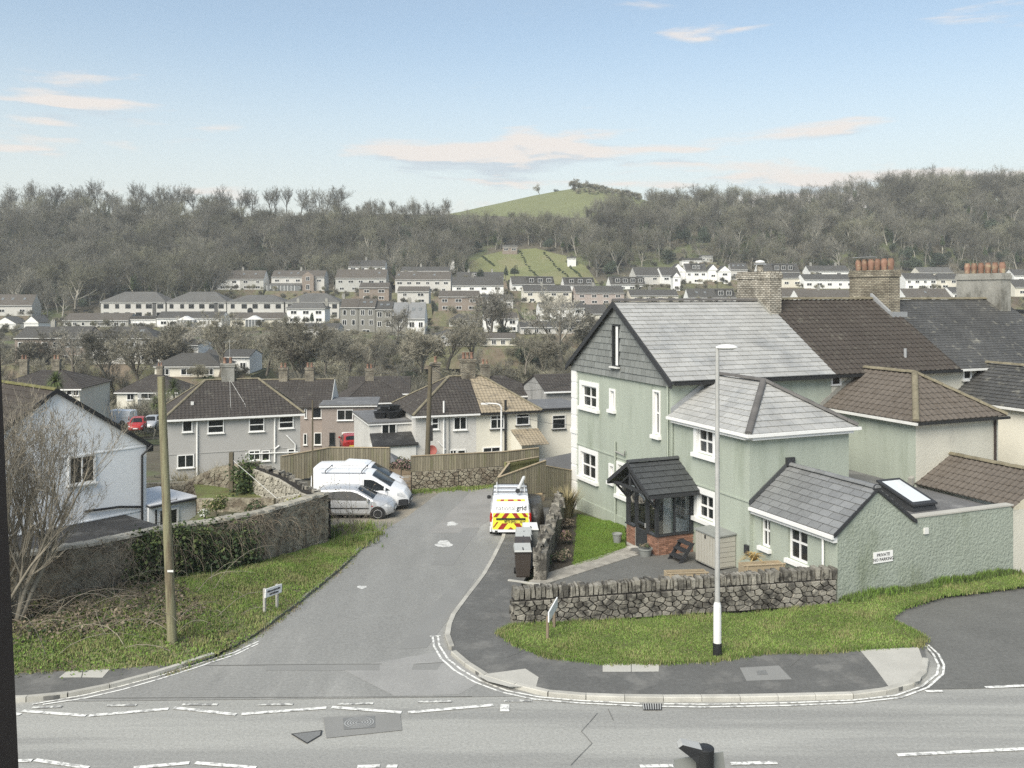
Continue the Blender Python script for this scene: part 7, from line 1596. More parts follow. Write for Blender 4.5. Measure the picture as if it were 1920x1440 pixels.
MB().add([(-1.5,-3,zb+2.2),(W*.6,-3,zb+2.2),(W*.6,-.01,zb+3.2),(0,-.01,zb+3.2)],[(0,1,2,3)]).build('lean_to_roof', FR['grey'], t); MB().bb(-1.2,W*.59,-2.9,-.01,zb-2,zb+2.15).build('lean_to', M['glass_pale'], t)
for i in range(9): MB().bb(-1.2+i*W*.065,-1.05+i*W*.065,-2.98,-2.902,zb-.4,zb+2.15).build('glazing_bar', M['white'], t)
far('upper pale house with long roof, third from left in the upper row', 629, 724, 505, 521, 547, 376, 'grey', 'brown', 'gx', (5,4), 0, 9, rl=(.85,)); far('long flat dormer house behind the third upper house', 653, 722, 488, 500, 508, 404, 'white', 'dark', 'gx', (4,), 0, 8, chim=(.45,))
far('upper grey house with three roof lights, fourth in the upper row', 741, 845, 509, 524, 549, 376, 'dash', 'brown', 'gx', (6,4), 0, 9, rl=(.05,.33,.7)); far('dark roof behind the fourth upper house', 752, 842, 500, 508, 514, 402, 'grey', 'dark', 'gx', (0,), 0, 8, chim=(.4,))
far('white house with big dark roof, fifth in the upper row', 848, 944, 519, 535, 557, 372, 'white', 'dark', 'gx', (4,4), .06, 9, chim=(.4,), gableend=True); far('dark roofed chalet with white chimneys behind the fifth upper house', 856, 944, 510, 519, 526, 400, 'white', 'dark', 'gx', (0,), 0, 8, chim=(.25,.75), dorm=(.3,.46,1))
far('chalet with black dormer of three windows below the grass plots', 960, 1040, 518, 533, 545, 388, 'white', 'dark', 'gx', (0,), .14, 9, dorm=(.36,.97,3), gableend=True); far('second chalet with black dormer, right of the first', 1058, 1116, 520, 534, 545, 388, 'white', 'dark', 'gx', (0,), .12, 9, dorm=(.1,.95,3))
far('cream house with dark roof below the black dormer chalet', 982, 1072, 535, 546, 567, 352, 'cream', 'dark', 'gx', (4,3), .1, 9, chim=(.4,), gableend=True); far('pinkish house with dark roof right of the cream house', 1080, 1170, 536, 549, 571, 350, 'pink', 'dark', 'gx', (4,4), .1, 9, chim=(.4,), gableend=True)
far('brown fronted house with two pale panels, left of the middle', 673, 729, 530, 539, 564, 320, 'brown', 'brown', 'gx', (2,2), 0, 8); far('grey fronted house with pale yellow panel', 745, 804, 537, 546, 569, 314, 'dash', 'brown', 'gx', (2,2), 0, 8)
far('brown brick house with wide white windows in three bays', 822, 898, 545, 556, 583, 300, 'brown', 'brown', 'gx', (3,3), 0, 8)
for (a, b, yr, ye, yb, lab, rm, n_) in [(638,671,560,576,632,'tall grey stone terrace house, leftmost','brown',(2,2,1)),(672,703,560,576,632,'tall grey stone terrace house, second from left','brown',(2,2,1)),(704,735,565,580,634,'tall grey stone terrace house, third from left','dark',(2,2,0)),(736,763,567,590,642,'narrow stone terrace house with broad slate roof','slate',(1,1,1)),(764,796,567,597,642,'terrace house with pale slate roof and white upper wall','slate',(2,0))]:
    t, f, W, ze, zr, zb = far(lab, a, b, yr, ye, yb, 262 if a < 730 else 258, 'white' if a == 764 else 'stone', rm, 'gx', n_, 0, 9, rl=(.3,.7) if a in (672,704,764) else (), chim=(.02,) if a in (638,764) else (), group='stone terrace in the valley', name='stone_terrace_house', wh=1.6)
    if a == 764: MB().bb(.5,W,-3.4,-.01,zb-4,zb+2.3).build('veranda', M['yellow'], t); MB().bb(.3,W+.2,-3.6,-.01,zb+2.3,zb+2.45).build('veranda_roof', M['white_dirty'], t)
far('small bungalow with two white trimmed gables below the brown brick house', 842, 899, 588, 600, 612, 262, 'grey', 'dark', 'hip', (3,), 0, 8, 3)
far('white house half hidden by bare trees in the middle', 1012, 1096, 567, 577, 603, 262, 'white', 'dark', 'gx', (3,3), .1, 8, gableend=True); far('low house with white windows behind the tall bare tree', 976, 1078, 602, 613, 626, 236, 'dash', 'dark', 'gx', (5,), .1, 8); far('pale gabled house left of the slate gable', 1098, 1140, 571, 588, 604, 262, 'cream', 'dark', 'gx', (2,), .1, 8); far('dark roofed bungalow with white windows beside the slate gable', 1080, 1130, 602, 614, 624, 238, 'brown', 'dark', 'gx', (3,), .1, 8)
far('chalet with four dormer windows left above the slate ridge', 1145, 1210, 519, 533, 545, 392, 'white', 'dark', 'gx', (4,), .12, 9, dorm=(.1,.98,4), gableend=True); far('cream house just above the left end of the slate ridge', 1182, 1272, 543, 554, 566, 352, 'cream', 'dark', 'gx', (4,), .1, 8, chim=(.45,), gableend=True)
far('grey house with steep roof left of the big white gable', 1192, 1240, 501, 516, 540, 400, 'dash', 'dark', 'gx', (2,2), .2, 9); far('white house with narrow gable wing left of the big white gable', 1241, 1276, 501, 516, 540, 400, 'white', 'dark', 'gx', (2,2), .2, 9); far('narrow white gable wing above the slate ridge', 1262, 1275, 510, 518, 545, 388, 'white', 'dark', 'gy', (1,1), 0, 6)
far('large white gabled house on the slope above the ridge', 1257, 1286, 494, 508, 532, 410, 'white', 'dark', 'gy', (1,1), 0, 8); far('white house with dormer adjoining the large white gable', 1286, 1326, 494, 508, 532, 408, 'white', 'dark', 'gx', (3,1), .05, 8, dorm=(.3,.7,2))
far('flat roofed white modern house highest on the slope', 1279, 1316, 484, 488, 498, 428, 'white', 'dark', 'flat', (0,), 0, 7); far('pale upper box of the modern house highest on the slope', 1316, 1337, 478, 480, 492, 428, 'grey', 'grey', 'flat', (3,), 0, 6)
far('white gable house, first of two left of the brick chimney', 1328, 1346, 495, 505, 528, 406, 'white', 'dark', 'gy', (1,), 0, 8); far('white gable house, second of two left of the brick chimney', 1347, 1371, 498, 508, 532, 402, 'white', 'dark', 'gy', (1,1), 0, 8); far('dark roofed house with white dormer beside the brick chimney', 1371, 1402, 493, 505, 525, 406, 'dash', 'dark', 'gx', (2,), 0, 8, rl=(.2,.5,.8))
far('dark roof with roof lights and dormer just above the slate ridge', 1291, 1380, 541, 558, 566, 345, 'white', 'dark', 'gx', (6,), .06, 8, rl=(.2,.38), dorm=(.6,.95,2))
far('chalet with three dormers right of the pale brick chimney', 1425, 1500, 494, 510, 520, 410, 'white', 'dark', 'gx', (3,), .1, 8, dorm=(.35,.85,3), gableend=True); far('small pale house right of the pale brick chimney', 1464, 1506, 512, 521, 539, 376, 'cream', 'dark', 'gx', (2,), .1, 8)
far('long white house with dark roof between the two brick chimneys', 1508, 1604, 514, 524, 541, 372, 'white', 'dark', 'gx', (5,), .12, 8, gableend=True); far('white house with two tall chimneys between the brick chimneys', 1517, 1592, 498, 508, 518, 400, 'white', 'dark', 'gx', (2,), .05, 8, chim=(.12,.75))
far('dark low roof above the brown tiled ridge, left', 1455, 1520, 541, 556, 566, 340, 'white', 'brown', 'gx', (2,), .1, 8); far('white gabled roof above the brown tiled ridge', 1498, 1600, 543, 559, 566, 330, 'white', 'brown', 'gx', (0,), .14, 8, chim=(.45,))
far('white house right of the middle brick chimney', 1698, 1757, 512, 523, 542, 372, 'white', 'dark', 'gx', (4,3), .05, 8); far('cream gabled house with grey roof farther up right of the middle chimney', 1725, 1788, 501, 511, 522, 398, 'cream', 'grey', 'gx', (3,), .1, 8, gableend=True); far('cream house left of the rendered chimney', 1758, 1818, 513, 523, 541, 372, 'cream', 'dark', 'hip', (3,2), .05, 8, 2.5)
far('dark roof with white gable above the dark slate ridge', 1699, 1784, 541, 557, 566, 335, 'white', 'brown', 'gx', (0,), .14, 8, rl=(.5,)); far('pale gabled house tucked left of the rendered chimney', 1786, 1820, 538, 549, 560, 338, 'white', 'dark', 'gx', (2,), .1, 8)
far('white house at the far right edge above the slates', 1902, 1950, 505, 516, 532, 392, 'white', 'dark', 'gx', (2,), .05, 8); far('cream gable at the far right edge above the slates', 1903, 1960, 524, 538, 556, 350, 'cream', 'dark', 'gx', (2,), .1, 8)
far('low pale terrace with dark roof left of the stone terrace', 560, 634, 606, 616, 634, 236, 'dash', 'dark', 'gx', (5,), .0, 8); far('pale house with hipped roof below the brown brick house', 816, 882, 618, 629, 648, 216, 'white', 'dark', 'hip', (3,2), .05, 8, 3)
far('white gabled house among the trees right of the small bungalow', 908, 972, 586, 597, 622, 252, 'white', 'brown', 'gx', (3,3), .1, 8, gableend=True); far('small grey house between the brown brick house and the cream house', 905, 962, 552, 562, 578, 318, 'dash', 'dark', 'gx', (3,), .05, 8, chim=(.5,))
far('cream bungalow with brown roof left of the low white windowed house', 900, 968, 624, 634, 648, 214, 'cream', 'brown', 'gx', (4,), .05, 8)
# valley floor, seen through trees
far('long brown house with dark roof behind the bare trees at left', 28, 160, 612, 633, 682, 190, 'brown', 'dark', 'gx', (6,5), .02, 9, chim=(.4,), rl=(.6,)); far('brown end house with hipped roof behind the bare trees', 168, 288, 612, 633, 682, 190, 'dash', 'dark', 'hip', (4,4), .02, 9, 4, rl=(.75,)); far('white house glimpsed between the bare trees', 296, 372, 636, 646, 690, 168, 'white', 'dark', 'gx', (3,2), .0, 8); far('pale low house glimpsed behind the trees right of it', 378, 468, 655, 668, 700, 160, 'white', 'dark', 'gx', (4,), .0, 8)
far('dark hipped roof behind the palm', 290, 412, 662, 686, 706, 150, 'cream', 'dark', 'hip', (3,), .02, 8, 3.5); far('brown gabled house at the far left edge of the wood', -15, 60, 552, 572, 592, 326, 'dash', 'brown', 'gx', (2,), .1, 8, rl=(.2,.45,.75))
far('grey stone cottage in the gardens below the stone terrace', 712, 742, 640, 648, 664, 232, 'stone', 'dark', 'flat', (2,), 0, 6)
far('timber summer house on top of the grass plots', 942, 970, 459, 463, 471, 448, 'brown', 'grey', 'flat', (2,), 0, 4, name='summer_house', group='garden buildings')
far('white garden cabin at the right of the grass plots', 1064, 1080, 481, 484, 488, 432, 'white', 'grey', 'flat', (0,), 0, 4, name='garden_cabin', group='garden buildings')
far('white garden shed above the fourth upper house', 832, 852, 485, 487, 492, 424, 'white', 'grey', 'flat', (1,), 0, 4, name='garden_shed', group='garden buildings')
# plots: hedges between the grass strips
fld = []
def on_ground(x, y):
    lo, hi = 200.0, 640.0
    Yv = np.linspace(lo, hi, 1500); Xv = (x-CX)/F*Yv; zz_ = terrain(Xv, Yv); pz = H-(y-CY)/F*Yv
    k = np.argmax(zz_ >= pz); return Vector((Xv[k], Yv[k], zz_[k]))

# each house stands on its own terrace of garden cut into the slope
M['garden'] = mat('garden', (.13,.13,.075), .95, .1, n1=(.12,.25), n2=(.8,.3), c2=(.14,.115,.085), mask=(.12,.46,.58))
pad_pts = []; pr_ = random.Random(9)
for f, W, D, zb, kind in PADS:
    if D < 5: continue
    z = zb+.15; a, b_ = -1.2, W+1.2; run = 4.5 if f.o.y > 300 else 3.5
    me = MB().add([f.w(a,D+2,z), f.w(b_,D+2,z), f.w(b_,-run,z-.25), f.w(a,-run,z-.25), f.w(b_+1,-run-5,z-5), f.w(a-1,-run-5,z-5), f.w(a-4,D+2,z-5), f.w(b_+4,D+2,z-5)], [(3,2,1,0),(5,4,2,3),(0,6,5,3),(1,2,4,7)]).mesh('garden_terrace', M['garden'])
    tag(mesh_obj('garden_terrace', me), kind='structure')
    for k in range(int(W/1.7)+2):
        u = pr_.uniform(a, b_); v = pr_.choice((-run*pr_.uniform(.75,1.0), -run-pr_.uniform(.5,4))); w = f.w(u, v, 0); pad_pts.append((w.x, w.y, z-.3-max(0,-v-run)))
# ================================================================ vegetation
def bare_tree(seed, h, spread=.5, levels=5, kids=(5,4,4,3), trunk=.30, r0=None, twig=.012, ntw=5, twl=.7, up=.25, first=.25, stems=1, lean=.1):
    """tapered trunk, limbs and twigs of a leafless tree; returns vertices and triangles"""
    rg = random.Random(seed); Vv, Ff = [], []; Lf = []; cur = [0]
    r0 = r0 or h*.018
    def seg(p, q, ra, rb, n):
        d = (q-p); L = d.length
        if L < 1e-6: return
        d = d/L; u = d.orthogonal().normalized(); w = d.cross(u); b = len(Vv)
        for (c, r) in ((p, ra), (q, rb)):
            for k in range(n): a = 2*math.pi*k/n; e = u*(r*math.cos(a))+w*(r*math.sin(a)); Vv.append((c.x+e.x, c.y+e.y, c.z+e.z))
        for k in range(n):
            k2 = (k+1) % n; Ff.append((b+k, b+k2, b+n+k2)); Ff.append((b+k, b+n+k2, b+n+k)); Lf.extend((cur[0], cur[0]))
    def tw(p, d, L):
        s = Vector((rg.uniform(-1,1), rg.uniform(-1,1), rg.uniform(-1,1))).cross(d)
        s = s.normalized()*twig if s.length > 1e-4 else Vector((twig,0,0))
        q = p+d*L; b = len(Vv); Vv.extend([tuple(p-s), tuple(p+s), tuple(q)]); Ff.append((b, b+1, b+2)); Lf.append(9)
    def br(p, d, L, r, lv):
        ns = 3 if lv < 2 else 2; n = 6 if lv == 0 else (4 if lv == 1 else 3); pts = [p]
        for i in range(ns):
            cur[0] = lv; d = (d+Vector((rg.gauss(0,.12), rg.gauss(0,.12), rg.gauss(0,.06)+up*.18*(lv > 0)))).normalized()
            q = pts[-1]+d*(L/ns); seg(pts[-1], q, r*(1-.55*i/ns), r*(1-.55*(i+1)/ns), n); pts.append(q)
        re = r*.45
        def point(t): k = min(int(t*ns), ns-1); return pts[k].lerp(pts[k+1], t*ns-k)
        if lv >= levels:
            for i in range(ntw):
                t = rg.uniform(.15,1); e = (d+Vector((rg.gauss(0,.5), rg.gauss(0,.5), rg.gauss(.15,.4)))).normalized(); tw(point(t), e, twl*rg.uniform(.5,1.2))
            return
        nk = kids[min(lv, len(kids)-1)]
        for i in range(nk):
            t = lerp(first if lv == 0 else .3, 1.0, (i+rg.uniform(.1,.9))/nk); a = rg.uniform(0, 2*math.pi); s = d.orthogonal().normalized(); s = (Matrix.Rotation(a, 3, d) @ s)
            k = spread*rg.uniform(.7,1.35)*(1.15 if lv == 0 else 1); e = (d*(1-.35*k)+s*k+Vector((0,0,up*.4))).normalized()
            br(point(t), e, L*rg.uniform(.48,.72)*(1.1-.35*t if lv == 0 else 1), r*(1-.55*t)*.62, lv+1)
    for k in range(stems):
        a = rg.uniform(0, 6.28); s = lean*(1 if stems > 1 else .4)
        br(Vector((math.cos(a)*.12*(stems > 1), math.sin(a)*.12*(stems > 1), -.3)), Vector((math.cos(a)*s, math.sin(a)*s, 1)).normalized(), h*trunk*2*(1 if stems == 1 else rg.uniform(.75,1.05)), r0*(1 if stems == 1 else .6), 0)
    bare_tree.levels = np.array(Lf); v = np.array(Vv); top = v[:,2].max(); v *= h/top
    return v, np.array(Ff)
def leaf_cloud(seed, n, size, shape, clumps=14, hollow=.55):
    """leaf-sized faces gathered in clumps through an ellipsoid; shape = half extents"""
    rg = np.random.default_rng(seed); c = rg.normal(size=(clumps,3)); c /= np.linalg.norm(c,axis=1)[:,None]; c *= rg.uniform(.25,.8,(clumps,1)); k = rg.integers(0,clumps,n)
    d = rg.normal(size=(n,3)); d /= np.linalg.norm(d,axis=1)[:,None]; p = c[k]+d*rg.uniform(hollow,1,(n,1))*.42; p[:,2] = np.abs(p[:,2]+.3)-.3
    p *= np.array(shape); a = rg.normal(size=(n,3)); a /= np.linalg.norm(a,axis=1)[:,None]; b = np.cross(a, rg.normal(size=(n,3))); b /= np.linalg.norm(b,axis=1)[:,None]
    s = size*rg.uniform(.6,1.4,(n,1)); v = np.stack([p-a*s*.6, p+b*s*.5, p+a*s*.6, p-b*s*.5],1).reshape(-1,3)
    return v, np.arange(4*n).reshape(-1,4)
vm = lambda nm, c, rv=.25, n=.2: mat(nm, c, .9, .1, n1=(.03,.38) if nm.startswith(('wood_far','limb')) else (.5,n), n2=(6,.15), rv=rv)
M['wood_far'] = vm('wood_far', (.175,.168,.136), .5); M['wood_far_olive'] = vm('wood_far_olive', (.18,.176,.126), .45); M['limb_far'] = vm('limb_far', (.31,.295,.25), .45); M['wood_far_dark'] = vm('wood_far_dark', (.14,.135,.11), .3)
M['ivy'] = vm('ivy', (.075,.10,.05), .3, .3); M['evergreen'] = vm('evergreen', (.07,.088,.06), .3, .3); M['scrub'] = vm('scrub', (.29,.275,.205), .3, .25); M['leaf_green'] = vm('leaf_green', (.10,.14,.05), .2, .3); M['leaf_yellow'] = vm('leaf_yellow', (.26,.26,.05), .2, .2)
M['bramble'] = vm('bramble', (.22,.185,.14), .2, .3); M['dead_grass'] = vm('dead_grass', (.30,.26,.15), .2, .2); M['palm'] = vm('palm', (.10,.125,.055), .2, .2); M['heather'] = vm('heather', (.30,.19,.18), .2, .3)
def merge(*parts):
    vs_, fs, ms = [], [], []; off = 0
    for v, f_, m_ in parts: vs_.append(v); fs.append(f_+off); ms.append(np.full(len(f_), m_)); off += len(v)
    return np.concatenate(vs_), fs, np.concatenate(ms)
def src_mesh(name, parts, mats):
    """parts: (verts, faces, material index); triangles and quads may mix"""
    tri = []
    for v, f_, m_ in parts:
        if f_.shape[1] == 4: f_ = np.concatenate([f_[:,[0,1,2]], f_[:,[0,2,3]]])
        tri.append((v, f_, m_))
    v, fs, ms = merge(*tri); return np_mesh(name, v, np.concatenate(fs), mats, ms)
# ---- kinds of tree (15 m tall unless said)
far_src = []
for i in range(6):
    v, f_ = bare_tree(100+i, 15, spread=(.55,.5,.62,.45,.6,.5)[i], levels=4, kids=(8,5,4,3), trunk=(.28,.34,.26,.40,.27,.3)[i], twig=.022, ntw=7, twl=1.1, r0=.34, first=(.3,.35,.25,.4,.2,.3)[i])
    lv_ = bare_tree.levels; parts = [(v, f_[lv_ > 1], 0)]; ms = [M[('wood_far','wood_far','wood_far_olive','wood_far','wood_far_olive','wood_far_dark')[i]], M['limb_far']]; parts.append((v, f_[lv_ <= 1], 1))
    if i in (1,3,5):
        lv, lf = leaf_cloud(i, 900, .28, (1.1,1.1,4.2), 10); lv[:,2] += 5; parts.append((lv, lf, 2)); ms.append(M['ivy'])
    far_src.append(src_mesh('bare_tree', parts, ms))
shr_src = []
for i in range(4):
    v, f_ = bare_tree(200+i, 6, spread=.6, levels=3, kids=(6,5,4), trunk=.3, twig=.02, ntw=9, twl=.8, stems=5, lean=.55, r0=.06, first=.15); shr_src.append(src_mesh('bare_shrub', [(v, f_, 0)], [M[('scrub','wood_far_olive','wood_far','scrub')[i]]]))
ev_src = []
for i in range(2):
    lv, lf = leaf_cloud(300+i, 3200, .30, (3.2,3.2,4.0), 16); lv[:,2] += 4.2; v, f_ = bare_tree(300+i, 7, levels=2, kids=(6,4), ntw=2); ev_src.append(src_mesh('evergreen_tree', [(lv, lf, 0),(v, f_, 1)], [M['evergreen'], M['bark']]))
bush_src = []
for i in range(2): lv, lf = leaf_cloud(320+i, 900, .16, (1.3,1.3,1.0), 9); lv[:,2] += .7; bush_src.append(src_mesh('bush', [(lv, lf, 0)], [M['evergreen'] if i else M['ivy']]))
print('src tris', sum(len(m.polygons) for m in far_src+shr_src+ev_src+bush_src))
def scatter(name, label, cat, pts, rots, scs, vi, sources):
    """uncountable growth: one object whose points carry copies of a few kinds"""
    c = bpy.data.collections.new(name+'_kinds')
    for k, me in enumerate(sources): o = bpy.data.objects.new(f'{name}_kind_{k:02d}', me); c.objects.link(o)
    me = bpy.data.meshes.new(name); me.from_pydata([tuple(p) for p in pts], [], [])
    for nm, ty, arr in (('rz','FLOAT',rots),('sc','FLOAT',scs),('vi','INT',vi)):
        a = me.attributes.new(nm, ty, 'POINT'); a.data.foreach_set('value', np.asarray(arr, np.int32 if ty == 'INT' else np.float32))
    o = mesh_obj(name, me); tag(o, label, cat, kind='stuff')
    ng = bpy.data.node_groups.new(name+'_nodes', 'GeometryNodeTree'); ng.interface.new_socket('Geometry', in_out='INPUT', socket_type='NodeSocketGeometry'); ng.interface.new_socket('Geometry', in_out='OUTPUT', socket_type='NodeSocketGeometry')
    N, L = ng.nodes, ng.links; gi, go = N.new('NodeGroupInput'), N.new('NodeGroupOutput'); ip = N.new('GeometryNodeInstanceOnPoints'); ci = N.new('GeometryNodeCollectionInfo')
    ci.inputs['Collection'].default_value = c; ci.inputs['Separate Children'].default_value = True; ci.inputs['Reset Children'].default_value = True; ip.inputs['Pick Instance'].default_value = True
    def na(nm, ty): n = N.new('GeometryNodeInputNamedAttribute'); n.data_type = ty; n.inputs['Name'].default_value = nm; return n.outputs['Attribute']
    cb = N.new('ShaderNodeCombineXYZ'); L.new(na('rz','FLOAT'), cb.inputs[2]); L.new(gi.outputs[0], ip.inputs['Points']); L.new(ci.outputs[0], ip.inputs['Instance']); L.new(na('vi','INT'), ip.inputs['Instance Index']); L.new(cb.outputs[0], ip.inputs['Rotation']); L.new(na('sc','FLOAT'), ip.inputs['Scale']); L.new(ip.outputs[0], go.inputs[0])
    md = o.modifiers.new('scatter', 'NODES'); md.node_group = ng; return o
rg = np.random.default_rng(3)
def jitter(x0, x1, y0, y1, sp):
    a, b = np.meshgrid(np.arange(x0, x1, sp), np.arange(y0, y1, sp)); a = a.ravel()+rg.uniform(-.5,.5,a.size)*sp; b = b.ravel()+rg.uniform(-.5,.5,b.size)*sp; return a, b
def pix(X, Y, Z): return CX+F*X/Y, CY+F*(H-Z)/Y
def inpoly(x, y, poly):
    r = np.zeros(len(x), bool); n = len(poly)
    for i in range(n):
        (x0, y0), (x1, y1) = poly[i], poly[(i+1) % n]; c = ((y0 > y) != (y1 > y)) & (x < (x1-x0)*(y-y0)/(y1-y0+1e-9)+x0); r ^= c
    return r
# ---- the wood on the hill
X, Y = jitter(-340, 340, 332, 575, 5.6); Z = terrain(X, Y); xp, yp = pix(X, Y, Z)
minY = np.interp(xp, [-200,170,190,395,410,720,730,1150,1180,1330,1345,2200], [336,336,352,352,398,402,412,412,432,436,424,424])
keep = (Y > minY) & (xp > -220) & (xp < 2140)
PLOT = [(872,500),(905,480),(945,470),(1000,466),(1060,480),(1100,500),(1122,530),(880,530)]
keep &= ~inpoly(xp, yp, PLOT) & ~inpoly(xp, yp, [(1250,470),(1310,455),(1330,482),(1255,486)])
keep &= ~((Y > 528) & (xp > 825) & (xp < 1175)) & ~((xp > 860) & (xp < 1100) & (yp < 424)) & ~((xp > 800) & (xp < 1200) & (yp < 440) & (rg.random(len(X)) < .35))
keep &= ~((Y > 486) & (xp < 860)) & ~((Y > 492) & (xp > 1180) & (xp < 1640) & (rg.random(len(X)) < .6)) & (Y < 545)
X, Y, Z = X[keep], Y[keep], Z[keep]; xp = xp[keep]; yp = yp[keep]
sc_ = rg.uniform(.62,1.35,len(X))*np.where(xp < 420, 1.12, 1.0)*np.where((Y > 495) & (xp > 1600), 1.18, 1.0)*np.where((xp > 850) & (xp < 1120) & (yp < 445), .6, 1.0); vi = rg.integers(0, 8, len(X)); lowi = (Y < minY[keep]+22) & (rg.random(len(X)) < .4)
vi = np.where(vi > 5, rg.integers(0,5,len(X)), vi); vi = np.where((rg.random(len(X)) < .06) | ((np.sin(X*.06+2)*np.cos(Y*.05+X*.02) > .62) & (rg.random(len(X)) < .45)), 6+rg.integers(0,2,len(X)), vi); vi = np.where(lowi & (rg.random(len(X)) < .35), 6+rg.integers(0,2,len(X)), vi); sc_ = np.where(lowi, sc_*.7, sc_)
scatter('woodland', 'bare winter woodland covering the far hillside', 'woodland', np.stack([X,Y,Z-.2],1), rg.uniform(0,6.28,len(X)), sc_, vi, far_src+ev_src)
print('wood', len(X))
# understorey along the foot of the wood and between the houses
X, Y = jitter(-260, 260, 215, 470, 6.5); Z = terrain(X, Y); xp, yp = pix(X, Y, Z); keep = (xp > -60) & (xp < 1980) & ~inpoly(xp, yp, PLOT) & (rg.random(len(X)) < np.where(Y > 395, .6, .62))
X, Y, Z = (np.concatenate([a[keep], b]) for a, b in zip((X, Y, Z), np.array(pad_pts).T)); scatter('hillside_shrubs', 'low shrubs and hedges between the hillside gardens', 'shrubs', np.stack([X,Y,Z],1), rg.uniform(0,6.28,len(X)), rg.uniform(.3,.55,len(X))*np.where(Y < 300,1.0,.9), np.where(rg.random(len(X)) < .3, 4+rg.integers(0,2,len(X)), rg.integers(0,4,len(X))), shr_src+bush_src)
# scrub on the valley floor
M['wood_val'] = vm('wood_val', (.25,.235,.185), .3); kinds_v = []
for i in range(3):
    v, f_ = bare_tree(450+i, 10, spread=(.42,.5,.36)[i], levels=4, kids=(8,5,4,3), trunk=(.34,.3,.4)[i], twig=.026, r0=.20, ntw=5, twl=.8, first=.25, up=.35); kinds_v.append((None, np_mesh('crown', v, f_, M['wood_val'])))
X, Y = jitter(-130, 90, 122, 236, 4.3); Z = terrain(X, Y); xp, yp = pix(X, Y, Z); keep = (xp > -40) & (xp < 1200) & (rg.random(len(X)) < .8)
X, Y, Z = X[keep], Y[keep], Z[keep]; vt = rg.random(len(X)) < .20; val_src = [src_mesh('bare_tree', [(np.array([v.co for v in c.vertices]), np.array([p.vertices[:] for p in c.polygons]), 0)], [M['wood_val'] if i % 2 else M['wood_far']]) for i, (t_, c) in enumerate(kinds_v)]
scatter('valley_scrub', 'tangled bare scrub and slim trees along the valley floor', 'scrub', np.stack([X,Y,Z],1), rg.uniform(0,6.28,len(X)), np.where(vt, rg.uniform(.55,1.0,len(X)), rg.uniform(.5,1.1,len(X))), np.where(vt, 6+rg.integers(0,3,len(X)), np.where(rg.random(len(X)) < .14, 4+rg.integers(0,2,len(X)), rg.integers(0,4,len(X)))), shr_src+bush_src+val_src)
# knoll scrub
X, Y = jitter(30, 110, 600, 655, 4.0); Z = terrain(X, Y); xp, yp = pix(X, Y, Z); keep = (xp > 1075) & (xp < 1200) & (rg.random(len(X)) < .8)
X, Y, Z = X[keep], Y[keep], Z[keep]; scatter('knoll_scrub', 'dark scrub on the crest of the grassy knoll', 'scrub', np.stack([X,Y,Z],1), rg.uniform(0,6.28,len(X)), rg.uniform(.5,.8,len(X)), rg.integers(0,6,len(X)), shr_src+bush_src)
# hedge lines across the plots, and the plots' grass
def gp_(x, y): return on_ground(x, y)
pl = [gp_(*q) for q in ((875,503),(905,481),(950,470),(1005,467),(1060,481),(1100,502),(1122,532),(1000,536),(880,532))]
bm = bmesh.new(); c0 = sum((Vector(p) for p in pl), Vector())/len(pl); n_ = 12; vs_ = []
for i, p in enumerate(pl):
    q = pl[(i+1) % len(pl)]
    for k in range(n_):
        a, b = p.lerp(q, k/n_), p.lerp(q, (k+1)/n_)
        for j in range(10):
            pts = [c0.lerp(a, j/10), c0.lerp(b, j/10), c0.lerp(b, (j+1)/10), c0.lerp(a, (j+1)/10)]
            vv = [bm.verts.new((w.x, w.y, float(terrain(w.x, w.y))+.35)) for w in (pts if j else [pts[0], pts[2], pts[3]])]; bm.faces.new(vv)
me = bpy.data.meshes.new('field'); bm.normal_update(); bm.to_mesh(me); bm.free(); me.materials.append(M['field']); me.polygons.foreach_set('use_smooth',[True]*len(me.polygons)); tag(mesh_obj('field', me), kind='structure')
for lab, q0, q1 in (('left hedge line across the grass plots',(975,474),(1010,522)),('middle hedge line across the grass plots',(1020,476),(1065,520)),('right hedge line across the grass plots',(1062,492),(1092,522)),('low hedge along the left edge of the plots',(905,483),(925,500))):
    a, b = gp_(*q0), gp_(*q1); v_, f2 = [], []; off = 0
    for k in range(18):
        c = a.lerp(b, k/17); lv, lf = leaf_cloud(k, 160, .22, (.9,.9,.55), 5); v_.append(lv+np.array([c.x+rg.uniform(-.4,.4), c.y, float(terrain(c.x,c.y))+.5])); f2.append(lf+off); off += len(lv)
    tag(mesh_obj('hedge', np_mesh('hedge', np.concatenate(v_), np.concatenate(f2), M['ivy'])), lab, 'hedge', 'hedges across the plots')
# ---- single trees
def tree(name, label, me_trunk, me_crown, loc, s, rz, group=None):
    t = thing(name, label, 'tree', loc, rz, group); t.scale = (s,)*3 if not isinstance(s, tuple) else s
    mesh_obj('trunk', me_trunk, t); 
    if me_crown: mesh_obj('crown', me_crown, t)
    return t
kinds = []
for i in range(6):
    v, f_ = bare_tree(400+i, 10, spread=(.5,.6,.42,.55,.62,.5)[i], levels=5, kids=(7,4,4,3,3), trunk=(.26,.24,.34,.28,.22,.3)[i], twig=.030, r0=.30, ntw=4, twl=.55, first=(.25,.2,.3,.3,.15,.25)[i], stems=(1,1,1,2,3,1)[i], lean=.25)
    m_ = M[('limb_far','wood_val','wood_val','wood_far','wood_val','wood_val')[i]]; cut = int(len(f_)*.04); kinds.append((np_mesh('trunk', v, f_[:cut], M['bark']), np_mesh('crown', v, f_[cut:], m_)))
